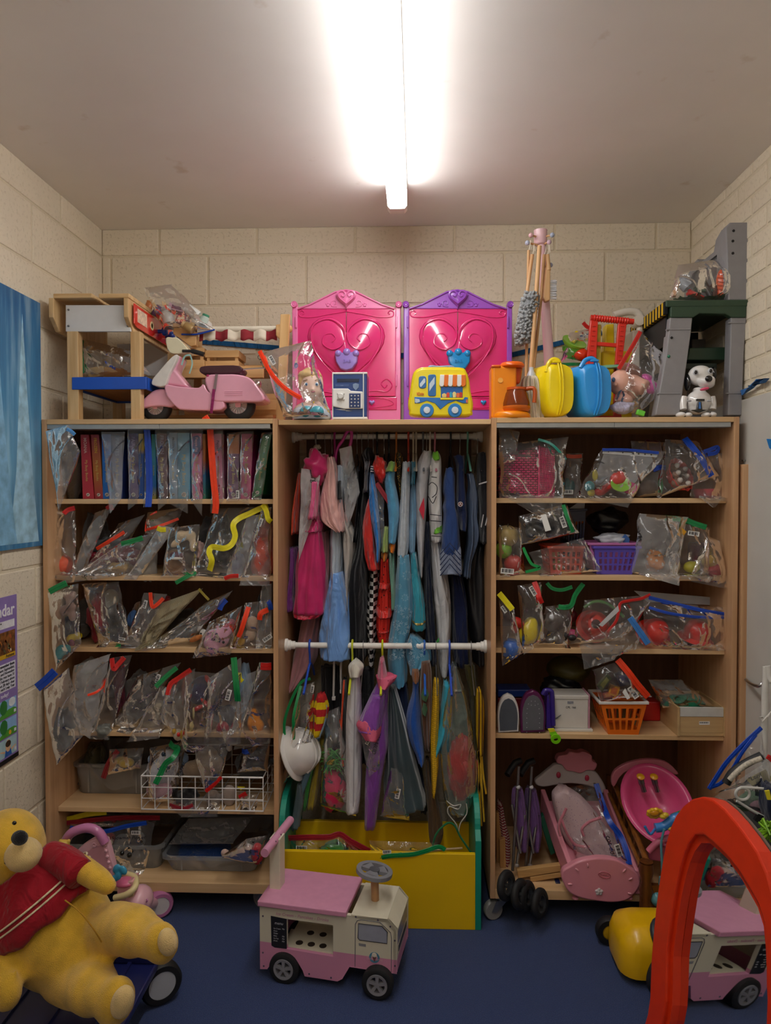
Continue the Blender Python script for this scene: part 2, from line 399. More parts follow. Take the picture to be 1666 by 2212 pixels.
def masonry(wall,u0,u1,z0,z1,bw,bh,j,mapf,name,zoff=0,stag=0,limit=299,bev=.004):
    "blocks laid in running bond; mapf(u, z) -> box centre + size; alike blocks share one mesh"
    cache={};base=BASE[wall];n=0;row=0
    z=z1-zoff
    while z > z0-bh and n < limit:
        zt,zb=min(z,z1),max(z-bh,z0)
        if zt-zb > .012:
            u=u0-bw+((row+stag) % 2)*bw/2+.04
            while u < u1 and n < limit:
                a,b=max(u+j/2,u0),min(u+bw-j/2,u1);u += bw
                if b-a < .012: continue
                k=(round(b-a,3),round(zt-zb,3));h=zt-zb-(j if zt < z1 else j/2)
                c,sz=mapf((a+b)/2,zb+j/2+h/2,b-a,h)
                if k not in cache:
                    o=build(MB().box(c,sz),name,WALLM,wall,smooth=0,bevel=bev,seg=2);o.data.transform(Matrix.Translation(-(V(c)-base)));o.location=V(c)-base
                    cache[k]=o
                else:
                    o=cache[k].copy();COL.objects.link(o);o.location=V(c)-base
                jit=random.uniform(-.0012,.0012);o.location += V((0,jit,0)) if wall is wb else V((jit,0,0));n += 1
        z -= bh;row += 1
masonry(wb,XL,XR,0,ZC,.4525,.2285,.010,lambda u,z,a,h: ((u,YB+G/2+.01,z),(a,G+.02,h)),'block',zoff=-.105,stag=1)
masonry(wl,.6,YB,0,ZC,.4525,.2285,.010,lambda u,z,a,h: ((XL-G/2-.01,u,z),(G+.02,a,h)),'block',zoff=-.105)
ZP=at(1640,850,2.6).z
masonry(wr,1.55,YB,ZP,ZC,.225,.0755,.009,lambda u,z,a,h: ((XR+G/2+.01,u,z),(G+.02,a,h)),'brick',zoff=-.03,bev=.005)
# smooth white painted lower panel on the right wall, above it a thin lip
pn=slab('trim_1',(XR-.012,1.2,.0),(XR+G,YB-.002,ZP-.004),mat('c4c1ba',.5,var=.05,ns=5))
# fluorescent batten
def lamp(y0,y1,label,k=1.0):
    xc=(at(795,0,1.7).x+at(863,0,1.7).x)/2;xe=(at(840,465,2.89).x+at(878,465,2.89).x)/2
    zb=ZC-.10;hw=.037
    cx=lambda y: at(837.5+(858-829)*0,0,1).x*0+(xc+(xe-xc)*(y-1.7)/(2.89-1.7))
    t=thing('ceiling_light',label,'ceiling light',(cx((y0+y1)/2),(y0+y1)/2,ZC))
    em=NT('glowing_diffuser');e=em.n('Emission');e.inputs[0].default_value=(1,.985,.96,1);gm=em.n('NewGeometry');sx=em.n('SeparateXYZ');em.l(gm.outputs['Normal'],sx.inputs[0]);em.l(em.math('MULTIPLY',em.math('ADD',.4,em.math('MULTIPLY',em.math('ABSOLUTE',sx.outputs['Z']),.6)),LAMP*k),e.inputs[1]);em.l(e.outputs[0],em.out.inputs[0])
    whitem=mat('f2efe6',.4,var=.01)
    def seg(ya,yb,h0,h1,k):
        mb=MB();rs=[]
        for y in (ya,yb):
            c=cx(y);rs.append([V((c-k,y,h1)),V((c-k,y,h0+.012)),V((c-k+.01,y,h0)),V((c+k-.01,y,h0)),V((c+k,y,h0+.012)),V((c+k,y,h1))])
        return mb.rings(rs)
    build(seg(y0,y1-.05,zb,ZC-.026,hw),'diffuser',em.m,t,smooth=30)
    build(seg(y0,y1,ZC-.026,ZC-.0005,hw+.001),'housing',whitem,t,smooth=30)
    build(seg(y1-.05,y1,zb-.001,ZC-.026,hw+.0015),'end_cap',whitem,t,smooth=30)
    build(seg(y0-.04,y0,zb-.001,ZC-.026,hw+.0015),'end_cap',whitem,t,smooth=30)
lamp(1.05,2.89,'long white fluorescent batten glowing on the ceiling above the cabinets')
lamp(-.85,.85,'second fluorescent batten on the ceiling behind the camera',.8)  # added batten out of view, there to brighten the cabinets from the front
# ================================================================ CABINETS, RAILS, BIN
def K(ox,oy,s):
    "reads a place off an enlarged view of the photograph whose corner is ox, oy"
    def f(*a):
        if len(a) == 2: return (ox+a[0]*s,oy+a[1]*s)
        return [(ox+p[0]*s,oy+p[1]*s)+tuple(p[2:]) for p in a[0]]
    return f
ZT=at(600,904,YF).z;ZBOT=at(1240,1945,YF).z
BEECH=wood('cfa57c','bd9068','Z',.7,.4);BEECHX=wood('cfa57c','bd9068','X',.7,.4);EDGE=wood('dcb98c','cca677','X',.6,.4)
DARKB=wood('7d5b42','6b4c36','Z',.7,.5)
ALU=mat('a9adae',.4,.5,var=.05)
TH=.019;YS=2.76;YBK=3.235
def castor(x,y,parent,ang):
    M=Matrix.Translation((x,y,0)) @ Matrix.Rotation(R(ang),4,'Z')
    mb=MB(M);mb.box((0,0,ZBOT-.003),(.075,.055,.005));mb.lathe([(.018,ZBOT-.006),(.022,ZBOT-.02)],(0,0,0))
    for s_ in (-1,1): mb.prism([(-.02,s_*.016,ZBOT-.02),(.03,s_*.016,ZBOT-.02),(.05,s_*.016,.035),(.033,s_*.016,.028)],(0,.002,0))
    c=build(mb,'castor',mat('9a9ca0',.35,.8),parent)
    wl_=MB(M);wl_.lathe([(.012,-.013),(.034,-.013),(.037,-.009),(.037,.009),(.034,.013),(.012,.013)],(.038,0,.037),(0,1,0),28)
    build(wl_,'wheel',mat('8e8c88',.5),c)
def cabinet(label,xa,xb,rows,pxm,zb_front):
    x0,x1=at(xa,1000,YF).x,at(xb,1000,YF).x
    t=thing('storage_cabinet',label,'cabinet',((x0+x1)/2,YF,ZBOT))
    for k in (x0,x1-TH): build(MB().bb((k,YF,ZBOT),(k+TH,YBK,ZT)),'side_panel',BEECH,t,smooth=0,bevel=.0015)
    build(MB().bb((x0+TH,YF,ZT-TH),(x1-TH,YBK,ZT)),'top_panel',EDGE,t,smooth=0,bevel=.0015)
    build(MB().bb((x0+TH,YF+.004,ZT-TH-.018),((x0+x1)/2-.0006,YF+.05,ZT-TH)),'door_track',ALU,t,smooth=0,bevel=.001)
    build(MB().bb(((x0+x1)/2+.0006,YF+.004,ZT-TH-.018),(x1-TH-.01,YF+.05,ZT-TH)),'door_track',ALU,t,smooth=0,bevel=.001)
    build(MB().bb((x0+TH,YBK-.006,ZBOT),(x1-TH,YBK,ZT-TH)),'back_panel',DARKB,t,smooth=0)
    zs=[]
    for r in rows:
        z=at(pxm,r,YS).z;zs.append(z)
        build(MB().bb((x0+TH,YS,z-TH),(x1-TH,YBK-.006,z)),'shelf',EDGE,t,smooth=0,bevel=.0015)
    z=zb_front;zs.append(z)
    build(MB().bb((x0+TH,YF,ZBOT),(x1-TH,YBK-.006,z)),'base_panel',EDGE,t,smooth=0,bevel=.0015)
    castor(x0+.05,YF+.045,t,200);castor(x1-.05,YF+.06,t,150);castor(x0+.05,YBK-.07,t,20);castor(x1-.05,YBK-.07,t,40)
    return t,x0,x1,zs
cabL,LX0,LX1,LZ=cabinet('beech shelf cabinet with boxed books on its top shelf',90.5,600,(1078,1244,1399,1581,1746),340,at(340,1906,YF).z)
cabR,RX0,RX1,RZ=cabinet('beech shelf cabinet holding baskets, irons and the doll bed',1062,1597,(1076,1243,1401,1586),1240,at(1240,1925,YF).z)
top=build(MB().bb((LX1+.001,YF+.012,ZT-.023),(RX0-.001,YBK,ZT-.004)),'top_board',EDGE,None,smooth=0,bevel=.0015)
tag(top,'beech board bridging the gap over the hanging costumes','shelf board')
bk=build(MB().bb((LX1+.03,YBK+.01,1.35),(RX0-.03,YBK+.03,ZT-.03)),'back_board',DARKB,None,smooth=0)
tag(bk,'dull brown backing board behind the upper clothes rail','board')
leaf=build(MB().bb((RX1+.010,YF-.01,.0),(RX1+.045,YF+.5,at(1615,1003,YF).z)),'spare_panel',BEECH,None,smooth=0,bevel=.0015)
tag(leaf,'plain beech panel on edge beside the basket cabinet','panel')
bolt=build(MB().lathe([(.004,0),(.004,.012),(.009,.012),(.009,.018)],(RX1+.028,YF+.02,at(1615,1003,YF).z)),'bolt',metal('777a7c'),leaf)
def rail(label,py,Y):
    a,b=V((LX1+.001,Y,at(845,py,Y).z)),V((RX0-.001,Y,at(845,py,Y).z))
    t=thing('clothes_rail',label,'rail',(a+b)/2);m=mat('eceae4',.35)
    build(MB().cyl(a,b,.0115,n=20),'tube',m,t)
    for p,s_ in ((a,1),(b,-1)):
        build(MB().lathe([(.026,0),(.026,.008),(.02,.012),(.02,.022),(.016,.024),(.016,.04)],p,(s_,0,0),24),'end_fitting',m,t)
    build(MB().cyl(a.lerp(b,.62),b,.013,n=20),'sleeve',m,t)
    return a.z
YR1,YR2=3.04,2.85
ZR1=rail('upper white clothes rail carrying the long costumes',943,YR1)
ZR2=rail('lower white clothes rail with short costumes and bags',1395,YR2)
def bin_():
    yel=mat('e8bf05',.42,var=.03,ns=6);gr=mat('17907a',.4,var=.04)
    Y=2.655;xl,xr=at(600,1900,Y).x,at(1040,1900,Y).x;zf=at(815,1842,Y).z
    t=thing('book_box','yellow front toy box with curved green ends under the costumes','toy box',((xl+xr)/2,Y,0))
    zt=at(1030,1722,2.72).z
    prof=[(Y,0),(3.12,0),(3.12,zt+.02)]+[(3.12-.02-.30*k/8,zt+.02-.004*k) for k in range(1,8)]+[(2.80-.115*sin(pi/2*k/8),zt-.01-(zt-.01-zf)*(1-cos(pi/2*k/8))*.55) for k in range(0,9)]+[(Y,zf+.05)]
    for x in (xl,xr-.022):
        build(MB().prism([(x,y,z) for y,z in prof],(.022,0,0)),'end_panel',gr,t,smooth=0,bevel=.002)
    a,b=xl+.022,xr-.022
    build(MB().bb((a,Y,0),(b,Y+.018,zf)),'front_panel',yel,t,smooth=0,bevel=.002)
    zd=at(815,1776,2.95).z
    build(MB().prism([(a,2.93,.1),(a,2.95,.1),(a,2.97,zd),(a,2.95,zd)],(b-a,0,0)),'divider',yel,t,smooth=0,bevel=.002)
    build(MB().bb((a,Y+.018,.10),(b,3.1,.118)),'bottom_panel',yel,t,smooth=0)
    build(MB().bb((a,3.1,0),(b,3.118,zd-.1)),'back_panel',yel,t,smooth=0)
bin_()
# ================================================================ THINGS ON TOP OF THE CABINETS
c1,c2,c3=K(80,560,.3361),K(560,560,.3361),K(1040,460,.3758)
def stripes(h1,h2,axis,period,rough=.85,duty=.5,off=0.):
    t=NT('striped_'+h1);sx=t.n('SeparateXYZ');t.l(t.tex(),sx.inputs[0])
    v=t.math('FRACT',t.math('ADD',t.math('DIVIDE',sx.outputs[axis],period),off+100));k=t.math('GREATER_THAN',v,duty)
    t.bsdf(t.mix(k,lin(h1),lin(h2)),rough,0,.2,t.bump(t.noise(300),.2,.002));return t.m
def checks(h1,h2,s):
    t=NT('checked_cloth');ck=t.n('TexChecker');ck.inputs['Scale'].default_value=s;ck.inputs[1].default_value=lin(h1);ck.inputs[2].default_value=lin(h2);mp=t.n('Mapping');mp.inputs['Scale'].default_value=(1,.001,1);mp.inputs['Location'].default_value=(3.3,.31,7.7)
    t.l(t.tex(),mp.inputs[0]);t.l(mp.outputs[0],ck.inputs[0]);t.bsdf(ck.outputs[0],.6,0,.3);return t.m
def dots(h1,h2,s,r=.25,rough=.6,rnd=1.0):
    t=NT('dotted_cloth');vo=t.n('TexVoronoi');vo.inputs['Scale'].default_value=s;vo.inputs['Randomness'].default_value=rnd;t.l(t.tex(),vo.inputs['Vector'])
    k=t.math('LESS_THAN',vo.outputs['Distance'],r);t.bsdf(t.mix(k,lin(h1),lin(h2)),rough,0,.3,t.bump(t.noise(120),.2,.003));return t.m
PINE=wood('d9b07a','c4965f','X',.8,.45);PINEZ=wood('d9b07a','c4965f','Z',.8,.45);PLY=wood('dcbb8a','c79f6c','Z',1.2,.45);PLYX=wood('dcbb8a','c79f6c','X',1.2,.45)
WHITEP=mat('dcdcdc',.4,var=.02)
def stood(x0,y0,x1,Y,depth,zb=None,mb=None):
    "an upright box whose top is at pixel row y0 and which stands at height zb"
    a,b=at(x0,y0,Y),at(x1,y0,Y);return (mb or MB()).bb((a.x,Y,ZT if zb is None else zb),(b.x,Y+depth,a.z))
def stall():
    Y=2.735;D=.46;t=thing('market_stall','plywood play market stall with red side sign and blue tray','play stall',(at(220,700,Y).x,Y+.2,ZT))
    for x0,x1 in ((145,169),(282,303)):
        for yy in (Y,Y+D-.04): build(stood(x0,715,x1,Y,.04).bb((0,)*3,(0,)*3) if 0 else MB().bb((at(x0,800,Y).x,yy,ZT),(at(x1,800,Y).x,yy+.04,at(x0,716,Y).z)),'post',PLY,t,smooth=0,bevel=.002)
    build(pxbox(142,659,282,716,Y+.004,.012),'front_panel',WHITEP,t,smooth=0,bevel=.001)
    for x,y in ((148,669),(148,704),(276,669),(276,704)): build(MB().ell(at(x,y,Y+.002),.004),'screw',metal('888888'),t)
    tp=MB()
    for a,b in ((116,200),(214,280)):
        p0,p1=at(a,645,Y-.02),at(b,645,Y-.02);tp.bb((p0.x,Y-.025,p0.z),(p1.x,Y+D,p0.z+.018))
        build(tp,'top_board',PLYX,t,smooth=0,bevel=.003);tp=MB()
    for x,w_ in ((114,9),(274,10)):
        pr=c1([(105,262),(105,385),(140,440),(190,460)]);z=[at(x,q,Y).z for _,q in pr]
        xw=at(x,700,Y).x
        build(MB().prism([(xw,Y-.03,z[0]),(xw,Y-.03,z[1]),(xw,Y+.02,z[3]),(xw,Y+D,z[3]),(xw,Y+D,z[0])],(.018,0,0)),'side_board',PLY,t,smooth=0,bevel=.002)
    xw=at(284,700,Y).x+.008
    z1,z0=at(284,655,Y).z,at(284,704,Y).z
    red=build(MB().prism([(xw,Y,z1),(xw,Y,z0+.01),(xw,Y+.03,z0),(xw,Y+D-.02,z0),(xw,Y+D-.02,z1)],(.004,0,0)),'red_side_sign',gloss('d8301c'),t,smooth=0,bevel=.001)
    build(MB().prism([(xw+.004,Y+.03,z1-.012),(xw+.004,Y+.03,z0+.022),(xw+.004,Y+.13,z0+.022),(xw+.004,Y+.13,z1-.012)],(.001,0,0)),'worn_label',mat('e8c9b0',.6,var=.3,ns=60),t,smooth=0)
    build(MB().lathe([(.011,0),(.011,.002),(.018,.002),(.018,0)],(xw+.004,Y+.185,(z0+z1)/2),(1,0,0)),'ring_hole',mat('e8d6a6',.5),t)
    bl=plastic('1546b0')
    for dy in (.26,.35): build(MB().lathe([(.0,0),(.008,0),(.008,.018),(.017,.02),(.02,.028),(.017,.036),(.006,.04)],(xw+.004,Y+dy,(z0+z1)/2-.005),(1,0,0)),'knob',bl,t)
    a,b=at(156,815,Y),at(284,841,Y);xr=at(345,830,Y).x
    tr=MB().bb((a.x,Y-.004,b.z),(b.x+.06,Y+.008,a.z)).bb((a.x,Y+D-.06,b.z),(b.x+.06,Y+D-.05,a.z)).bb((a.x,Y,b.z),(a.x+.01,Y+D-.05,a.z)).bb((b.x+.05,Y,b.z),(b.x+.06,Y+D-.05,a.z))
    build(tr,'tray',plastic('1a55c0',.4),t,smooth=0,bevel=.002)
    build(MB().bb((a.x+.01,Y+.006,b.z+.008),(b.x+.05,Y+D-.06,b.z+.016)),'tray_base',wood('a8744a',None,'Y'),t,smooth=0)
    build(MB().bb((at(150,700,Y).x,Y+D-.012,at(150,770,Y).z),(at(300,700,Y).x,Y+D-.002,at(150,690,Y).z)),'back_panel',WHITEP,t,smooth=0)
    return a.z
zt_=stall()
bag('clear bag of wooden toys lying in the blue stall tray',[(174,731),(281,757),(330,812),(181,808)],2.86,.10,HAZY,[(174,732),(178,806)],9,'green',3)
for i,(q,col) in enumerate((([(186,795),(222,790),(228,812),(192,815)],'d8b880'),([(225,792),(258,796),(262,813),(222,815)],'c89a60'))):
    one(pxprism(q,2.88,.03),'wooden_toy',('pale square wooden toy inside the tray bag','darker arched wooden toy inside the tray bag')[i],'toy',wood(col,None,'X'),bevel=.003,smooth=0)
# bag of bottles on the stall
bag('cloudy bag bulging with small bottles and boxes on the stall',[(308,622),(372,614),(470,716),(352,712)],2.93,.16,HAZY,None,seed=5,more=[([(392,722),(425,722),(464,712)],'blue',4)])
def jar(label,cx,cy,w_,h_,ang,Y,col,lid):
    s=S(Y);c=at(cx,cy,Y);a=R(ang);ax=V((sin(a),0,cos(a)));r=w_/2*s;h=h_*s
    t=thing('toy_bottle',label,'bottle',c-ax*h/2)
    build(MB().lathe([(.0,0),(r*.9,0),(r,.004),(r,h*.72),(r*.75,h*.8)],c-ax*h/2,ax,18),'body',plastic(col),t)
    build(MB().lathe([(r*.8,h*.78),(r*.85,h*.8),(r*.85,h),(0,h)],c-ax*h/2,ax,18),'cap',plastic(lid),t)
def carton(label,q,Y,d,col,patch,name='toy_carton'):
    t=thing(name,label,'box',at(sum(p[0] for p in q)/4,max(p[1] for p in q),Y))
    build(pxprism(q,Y,d),'box',mat(col,.45,var=.1),t,smooth=0,bevel=.001)
    cx,cy=sum(p[0] for p in q)/4,sum(p[1] for p in q)/4
    build(pxprism([(cx+(x-cx)*.6,cy+(y-cy)*.6) for x,y in q],Y-.001,.002),'printed_panel',mat(patch,.5,var=.2,ns=80),t,smooth=0)
Yb_=2.92
carton('pink toy box at the top of the bottle bag',c1([(850,275),(960,310),(940,340),(840,315)]),Yb_,.04,'c8a0b4','6a2a52')
carton('red and purple toy box in the middle of the bottle bag',c1([(905,340),(975,360),(945,425),(885,400)]),Yb_,.04,'7c2038','c82830')
carton('white label box low in the bottle bag',c1([(1020,405),(1105,395),(1115,455),(1030,470)]),Yb_,.04,'d8d4d0','9aa6b4')
jar('silver topped tub at the left of the bottle bag',362,682,26,34,-12,Yb_,'b8b4b0','a0a4a4')
jar('white screw top bottle in the bottle bag',413,672,22,40,-55,Yb_,'dcdcd8','e8e8e8')
jar('purple grape coloured bottle in the bottle bag',340,672,18,24,30,2.95,'5c3a6c','704a80')
jar('orange topped bottle peeping over the stall edge',322,660,15,20,10,2.95,'c87a4a','d88a50')
jar('tan bottle at the bottom of the bottle bag',406,706,20,26,-60,2.9,'a88a5a','c0a070')
jar('green topped bottle at the right of the bottle bag',442,690,18,22,20,2.92,'c4d4cc','4a9a7a')
# wooden play stand with awning
def stand():
    t=thing('play_stand','pine play shop stand with a red and white striped awning','play stand',(at(500,900,3.0).x,3.05,ZT));Y=2.96
    for x0,x1,xb0,xb1,yy in ((606,626,596,614,2.80),(612,630,606,622,3.2),(352,370,352,370,3.2)):
        z=at(x0,700,Y).z;b0,b1=at(xb0,900,2.8).x,at(xb1,900,2.8).x;a0,a1=at(x0,700,2.8).x,at(x1,700,2.8).x
        build(MB().prism([(b0,yy,ZT),(b1,yy,ZT),(a1,yy,z),(a0,yy,z)],(0,.022,0)),'leg',PINEZ,t,smooth=0,bevel=.002)
    aw=stripes('ddd2c0','8e3038','X',.105,.9)
    prof=c1([(1040,505),(1110,462),(1165,425),(1150,402)]);x0,x1=at(432,720,Y).x,at(600,720,Y).x
    zt2,zm,zl=at(500,694,Y).z,at(500,712,Y).z,at(500,736,Y).z
    def f(u,v):
        x=x0+(x1-x0)*u
        pr=[(3.10,zt2),(2.97,zm+.01),(2.955,zm-.005),(2.95,zl-.004*cos(u*44))]
        i=min(2,int(v*3));k=v*3-i;return V((x,pr[i][0]*(1-k)+pr[i+1][0]*k+.006*sin(u*30),pr[i][1]*(1-k)+pr[i+1][1]*k))
    build(MB().grid(f,60,9),'awning',aw,t,smooth=180,solid=.003)
    build(MB().cyl((x0-.02,2.963,zm+.002),(x1+.035,2.963,zm+.002),.012),'front_bar',mat('ded6c4',.8,var=.1),t)
    build(MB().ell((x1+.045,2.963,zm+.002),.017),'knob',PINE,t)
    for p in ([(870,410),(900,408),(1025,470),(1020,555),(985,560),(875,480)],[(1535,420),(1565,415),(1610,470),(1600,535),(1575,530),(1535,490)]):
        build(pxprism(c1(p),2.93,.03),'bracket',PINE,t,smooth=0,bevel=.003)
    for x0,y0,x1,y1,yy in ((900,695,1455,762,2.925),(870,905,1545,968,2.92),(1270,680,1490,700,3.1)):
        a,b=c1(x0,y0),c1(x1,y1);build(pxbox(a[0],a[1],b[0],b[1],yy,.018),'rail_board',PINE,t,smooth=0,bevel=.002)
    for z in (at(480,786,2.94).z-.02,ZT+.03): build(MB().bb((at(362,800,2.95).x,2.945,z),(at(590,800,2.95).x,3.2,z+.012)),'display_shelf',PINE,t,smooth=0)
    return at(480,786,2.94).z-.008
zsh=stand()
def crate(label,x0,y0,x1,y1,Y,zb,d=.13):
    a,b=at(x0,y0,Y),at(x1,y1,Y);h=a.z-b.z;t=thing('wooden_crate',label,'crate',((a.x+b.x)/2,Y+d/2,zb),'slatted toy crates on the play stand')
    zz=lambda k: zb+h*k
    for k0,k1 in ((.0,.38),(.58,.97)):
        for yy in (Y,Y+d-.006): build(MB().bb((a.x,yy,zz(k0)),(b.x,yy+.006,zz(k1))),'slat',PINE,t,smooth=0,bevel=.001)
        for xx in (a.x,b.x-.006): build(MB().bb((xx,Y+.006,zz(k0)),(xx+.006,Y+d-.006,zz(k1))),'slat',PINE,t,smooth=0,bevel=.001)
    for xx in (a.x+.006,b.x-.018):
        for yy in (Y+.006,Y+d-.018): build(MB().bb((xx,yy,zb),(xx+.012,yy+.012,zz(1))),'corner_post',PINEZ,t,smooth=0)
    build(MB().bb((a.x+.006,Y+.006,zb),(b.x-.006,Y+d-.006,zb+.004)),'base',PINE,t,smooth=0)
crate('small slatted crate just behind the scooter handlebar',386,752,441,795,2.97,zsh)
crate('upper slatted crate above the scooter seat',443,752,516,790,2.98,zsh)
crate('slatted crate seen through the scooter frame',398,822,449,850,2.96,ZT+.042)
crate('slatted crate behind the scooter tail light',548,815,602,862,2.95,ZT+.042)
# scooter
def scooter():
    Y=2.765;W=.11;pk=gloss('e7a6bd');t=thing('toy_scooter','pink doll sized motor scooter with cream headset and brown seat','toy scooter',(at(430,900,2.86).x,2.86,ZT))
    mid=Y+W/2
    def wheel(cx,cy,r):
        c=at(cx,cy,mid);rr=r*S(mid);c.z=ZT+rr;o=V((0,1,0));h=.021
        w_=build(MB().lathe([(rr*.55,-h),(rr*.8,-h),(rr*.96,-h*.7),(rr,0),(rr*.96,h*.7),(rr*.8,h),(rr*.55,h)],c,o,32,closed=True),'wheel',mat('1c1c1e',.6),t)
        build(MB().lathe([(0,-h*.8),(rr*.18,-h*.95),(rr*.2,-h*.6),(rr*.5,-h*.55),(rr*.57,-h),(rr*.57,h),(0,h)],c,o,28),'rim',mat('c9b8bc',.35,.6),w_)
        sp=MB()
        for k in range(18): a=2*pi*k/18;sp.cyl(c+V((cos(a)*rr*.18,-h*.85,sin(a)*rr*.18)),c+V((cos(a)*rr*.55,-h*.85,sin(a)*rr*.55)),.0016,n=5)
        build(sp,'spokes',metal('d8d8dc'),w_)['kind']='stuff'
        build(MB().prism([c+V((x*rr,-h-.002,z*rr)) for x,z in ((-.16,-.15),(.16,-.15),(.2,.55),(-.2,.55))],(0,.004,0)),'hub_bracket',pk,w_,bevel=.002)
    wheel(339,886,33);wheel(517,886,36)
    def shell(pts,name,m,w0=W,bev=.012,yy=None): return build(pxprism(c1(pts),yy if yy else mid-w0/2,w0),name,m,t,bevel=bev,seg=4,smooth=60)
    def P(*a): return smoothpath([(x,y,0) for x,y in a],3,True)
    def rnd(*a): return [(p.x,p.y) for p in P(*a)]
    shell(rnd((637,965),(690,890),(760,838),(835,838),(885,880),(890,925),(860,950),(800,945),(720,950)),'front_fender',pk,.075)
    shell(rnd((740,775),(765,740),(865,628),(905,622),(850,740),(818,815),(742,808)),'leg_shield',mat('ddd9d4',.25),.12)
    shell([(872,622),(925,618),(890,715),(975,822),(820,805),(835,730)],'steering_column',pk,.08,.01)
    shell(rnd((822,808),(835,880),(900,955),(960,968),(1185,968),(1190,900),(1100,850),(1070,800),(1040,824),(975,822),(900,815)),'footboard',pk,.115,.01)
    shell(rnd((1092,745),(1190,738),(1290,740),(1370,765),(1425,830),(1462,885),(1440,915),(1300,916),(1145,914),(1120,880),(1082,800)),'rear_body',pk,.12,.025)
    for q in (850,862,874): a,b=c1(1205,q),c1(1320,q);build(MB().cyl(at(a[0],a[1],Y-.005),at(b[0],b[1],Y-.005),.0018,n=6),'vent_line',pk,t)
    shell(rnd((1052,690),(1150,682),(1300,684),(1306,728),(1180,735),(1056,732)),'seat',mat('43202a',.45,bs=.2,bscale=90),.09,.008)
    shell(rnd((826,508),(870,502),(908,508),(975,588),(930,605),(850,598)),'headset',gloss('ded7ba'),.075,.012)
    shell([(830,525),(848,520),(852,590),(836,585)],'headlight_rim',metal(),.06,.004)
    for d in (0,.075):
        a,b,c_=c1(935,590),c1(1000,592),c1(1072,612)
        g=build(MB().tube(pxpath([a,b,c_],mid-.037+d),[.006]*6+[.0095]*7,10),'handlebar_grip',mat('1c1b1c',.5),t)
    rb=MB();ribbon(rb,pxpath(c1([(985,615),(950,625),(930,680)]),Y-.005),.006);build(rb,'ribbon',satin('9fd0cc'),t)
    rb=MB();ribbon(rb,pxpath(c1([(985,615),(998,670),(980,735)]),Y-.006),.005);build(rb,'ribbon',satin('9fd0cc'),t)
    rb=MB();ribbon(rb,pxpath(c1([(1155,738),(1140,850)]),Y-.012),.0105);build(rb,'strap',cloth('8d7778'),t)
    rb=MB();ribbon(rb,pxpath(c1([(1138,835),(1120,990)]),Y-.013),.011);build(rb,'strap',cloth('8f2a60'),t)
    for d in (0,.05): build(MB().tube(pxpath(c1([(1308,735),(1335,708),(1470,698)]),mid-.025+d),.003,7),'carrier_bar',metal(),t)
    a=c1(1412,805);build(MB().lathe([(.016,0),(.016,.008),(.012,.016),(0,.019)],at(a[0],a[1],mid),(1,0,.2),18),'rear_lamp',metal('d0c4c0',.2),t)
    a=c1(1098,748);build(MB().box(at(a[0],a[1],Y-.004),(.008,.004,.008)),'catch',mat('a82a60',.4),t)
scooter()
# styling head doll in a bag (plain generic doll)
def styling_head():
    Y=2.76;skin=mat('e3bfae',.5,var=.03);t=thing('styling_head','blonde doll styling bust in a torn bag beside the toy safe','doll',(at(673,899,Y).x,Y,ZT));s=S(Y)
    def q(x,y,dy=0): a=c2(x,y);return at(a[0],a[1],Y+dy)
    b=MB();b.ell(q(340,815),(.045,.045,.058));b.ell(q(345,845,-.012),(.032,.036,.036));b.cyl(q(340,860,.006),q(338,950,.01),.02,.026)
    b.ell(q(338,985,.01),(.075,.045,.045));b.ell(q(345,838,-.047),(.006,.007,.007))
    build(b,'head',skin,t,remesh=.004,sm=4,smooth=0)
    build(MB().lathe([(.07,-.03),(.076,-.02),(.07,.008),(.055,.02),(.04,.02)],V((q(338,985).x,Y+.005,ZT+.03)),n=28),'bust_base',plastic('cfd8e4'),t)
    for dx in (-38,38): build(MB().ell(q(338+dx*.9,980,-.06),(.026,.02,.022)),'bodice_cup',plastic('3fa0b0'),t)
    h=MB();h.ell(q(330,790,.022),(.05,.045,.058));h.ell(q(325,748,.0),(.047,.04,.022));h.ell(q(272,775,.005),(.012,.03,.035));h.ell(q(375,790,.02),(.014,.03,.05));h.ell(q(385,880,.03),(.016,.02,.05));h.ell(q(395,930,.02),(.013,.016,.03))
    build(h,'hair',mat('cfae76',.5,var=.2,ns=40,bs=.6,bscale=80),t,remesh=.004,sm=2,smooth=0)
    for dx in (-36,30):
        e=build(MB().ell(q(340+dx,803,-.038),(.0085,.004,.0078)),'eye',gloss('f2f0ee'),t)
        build(MB().ell(q(340+dx,804,-.0418),(.0048,.002,.0055)),'iris',gloss('4a84b8'),e)
        build(MB().ell(q(340+dx,804,-.0432),(.0022,.001,.0026)),'pupil',gloss('16181c'),e)
        build(MB().tube([q(340+dx-22,783,-.036),q(340+dx,775,-.041),q(340+dx+20,780,-.037)],.0015,6),'eyebrow',mat('9a744a',.7),t)
    build(MB().ell(q(347,851,-.047),(.0085,.003,.0042)),'mouth',mat('b8606c',.4),t)
styling_head()
bag('torn clear bag with an orange zip over the doll bust',[(562,762),(672,735),(715,900),(612,900)],2.70,.15,CLEAR,[(561,758),(585,805),(615,838),(650,860)],11,'orange',9,(588,778,-60),('CPL 240',568,785,9,-60),cr=.5)
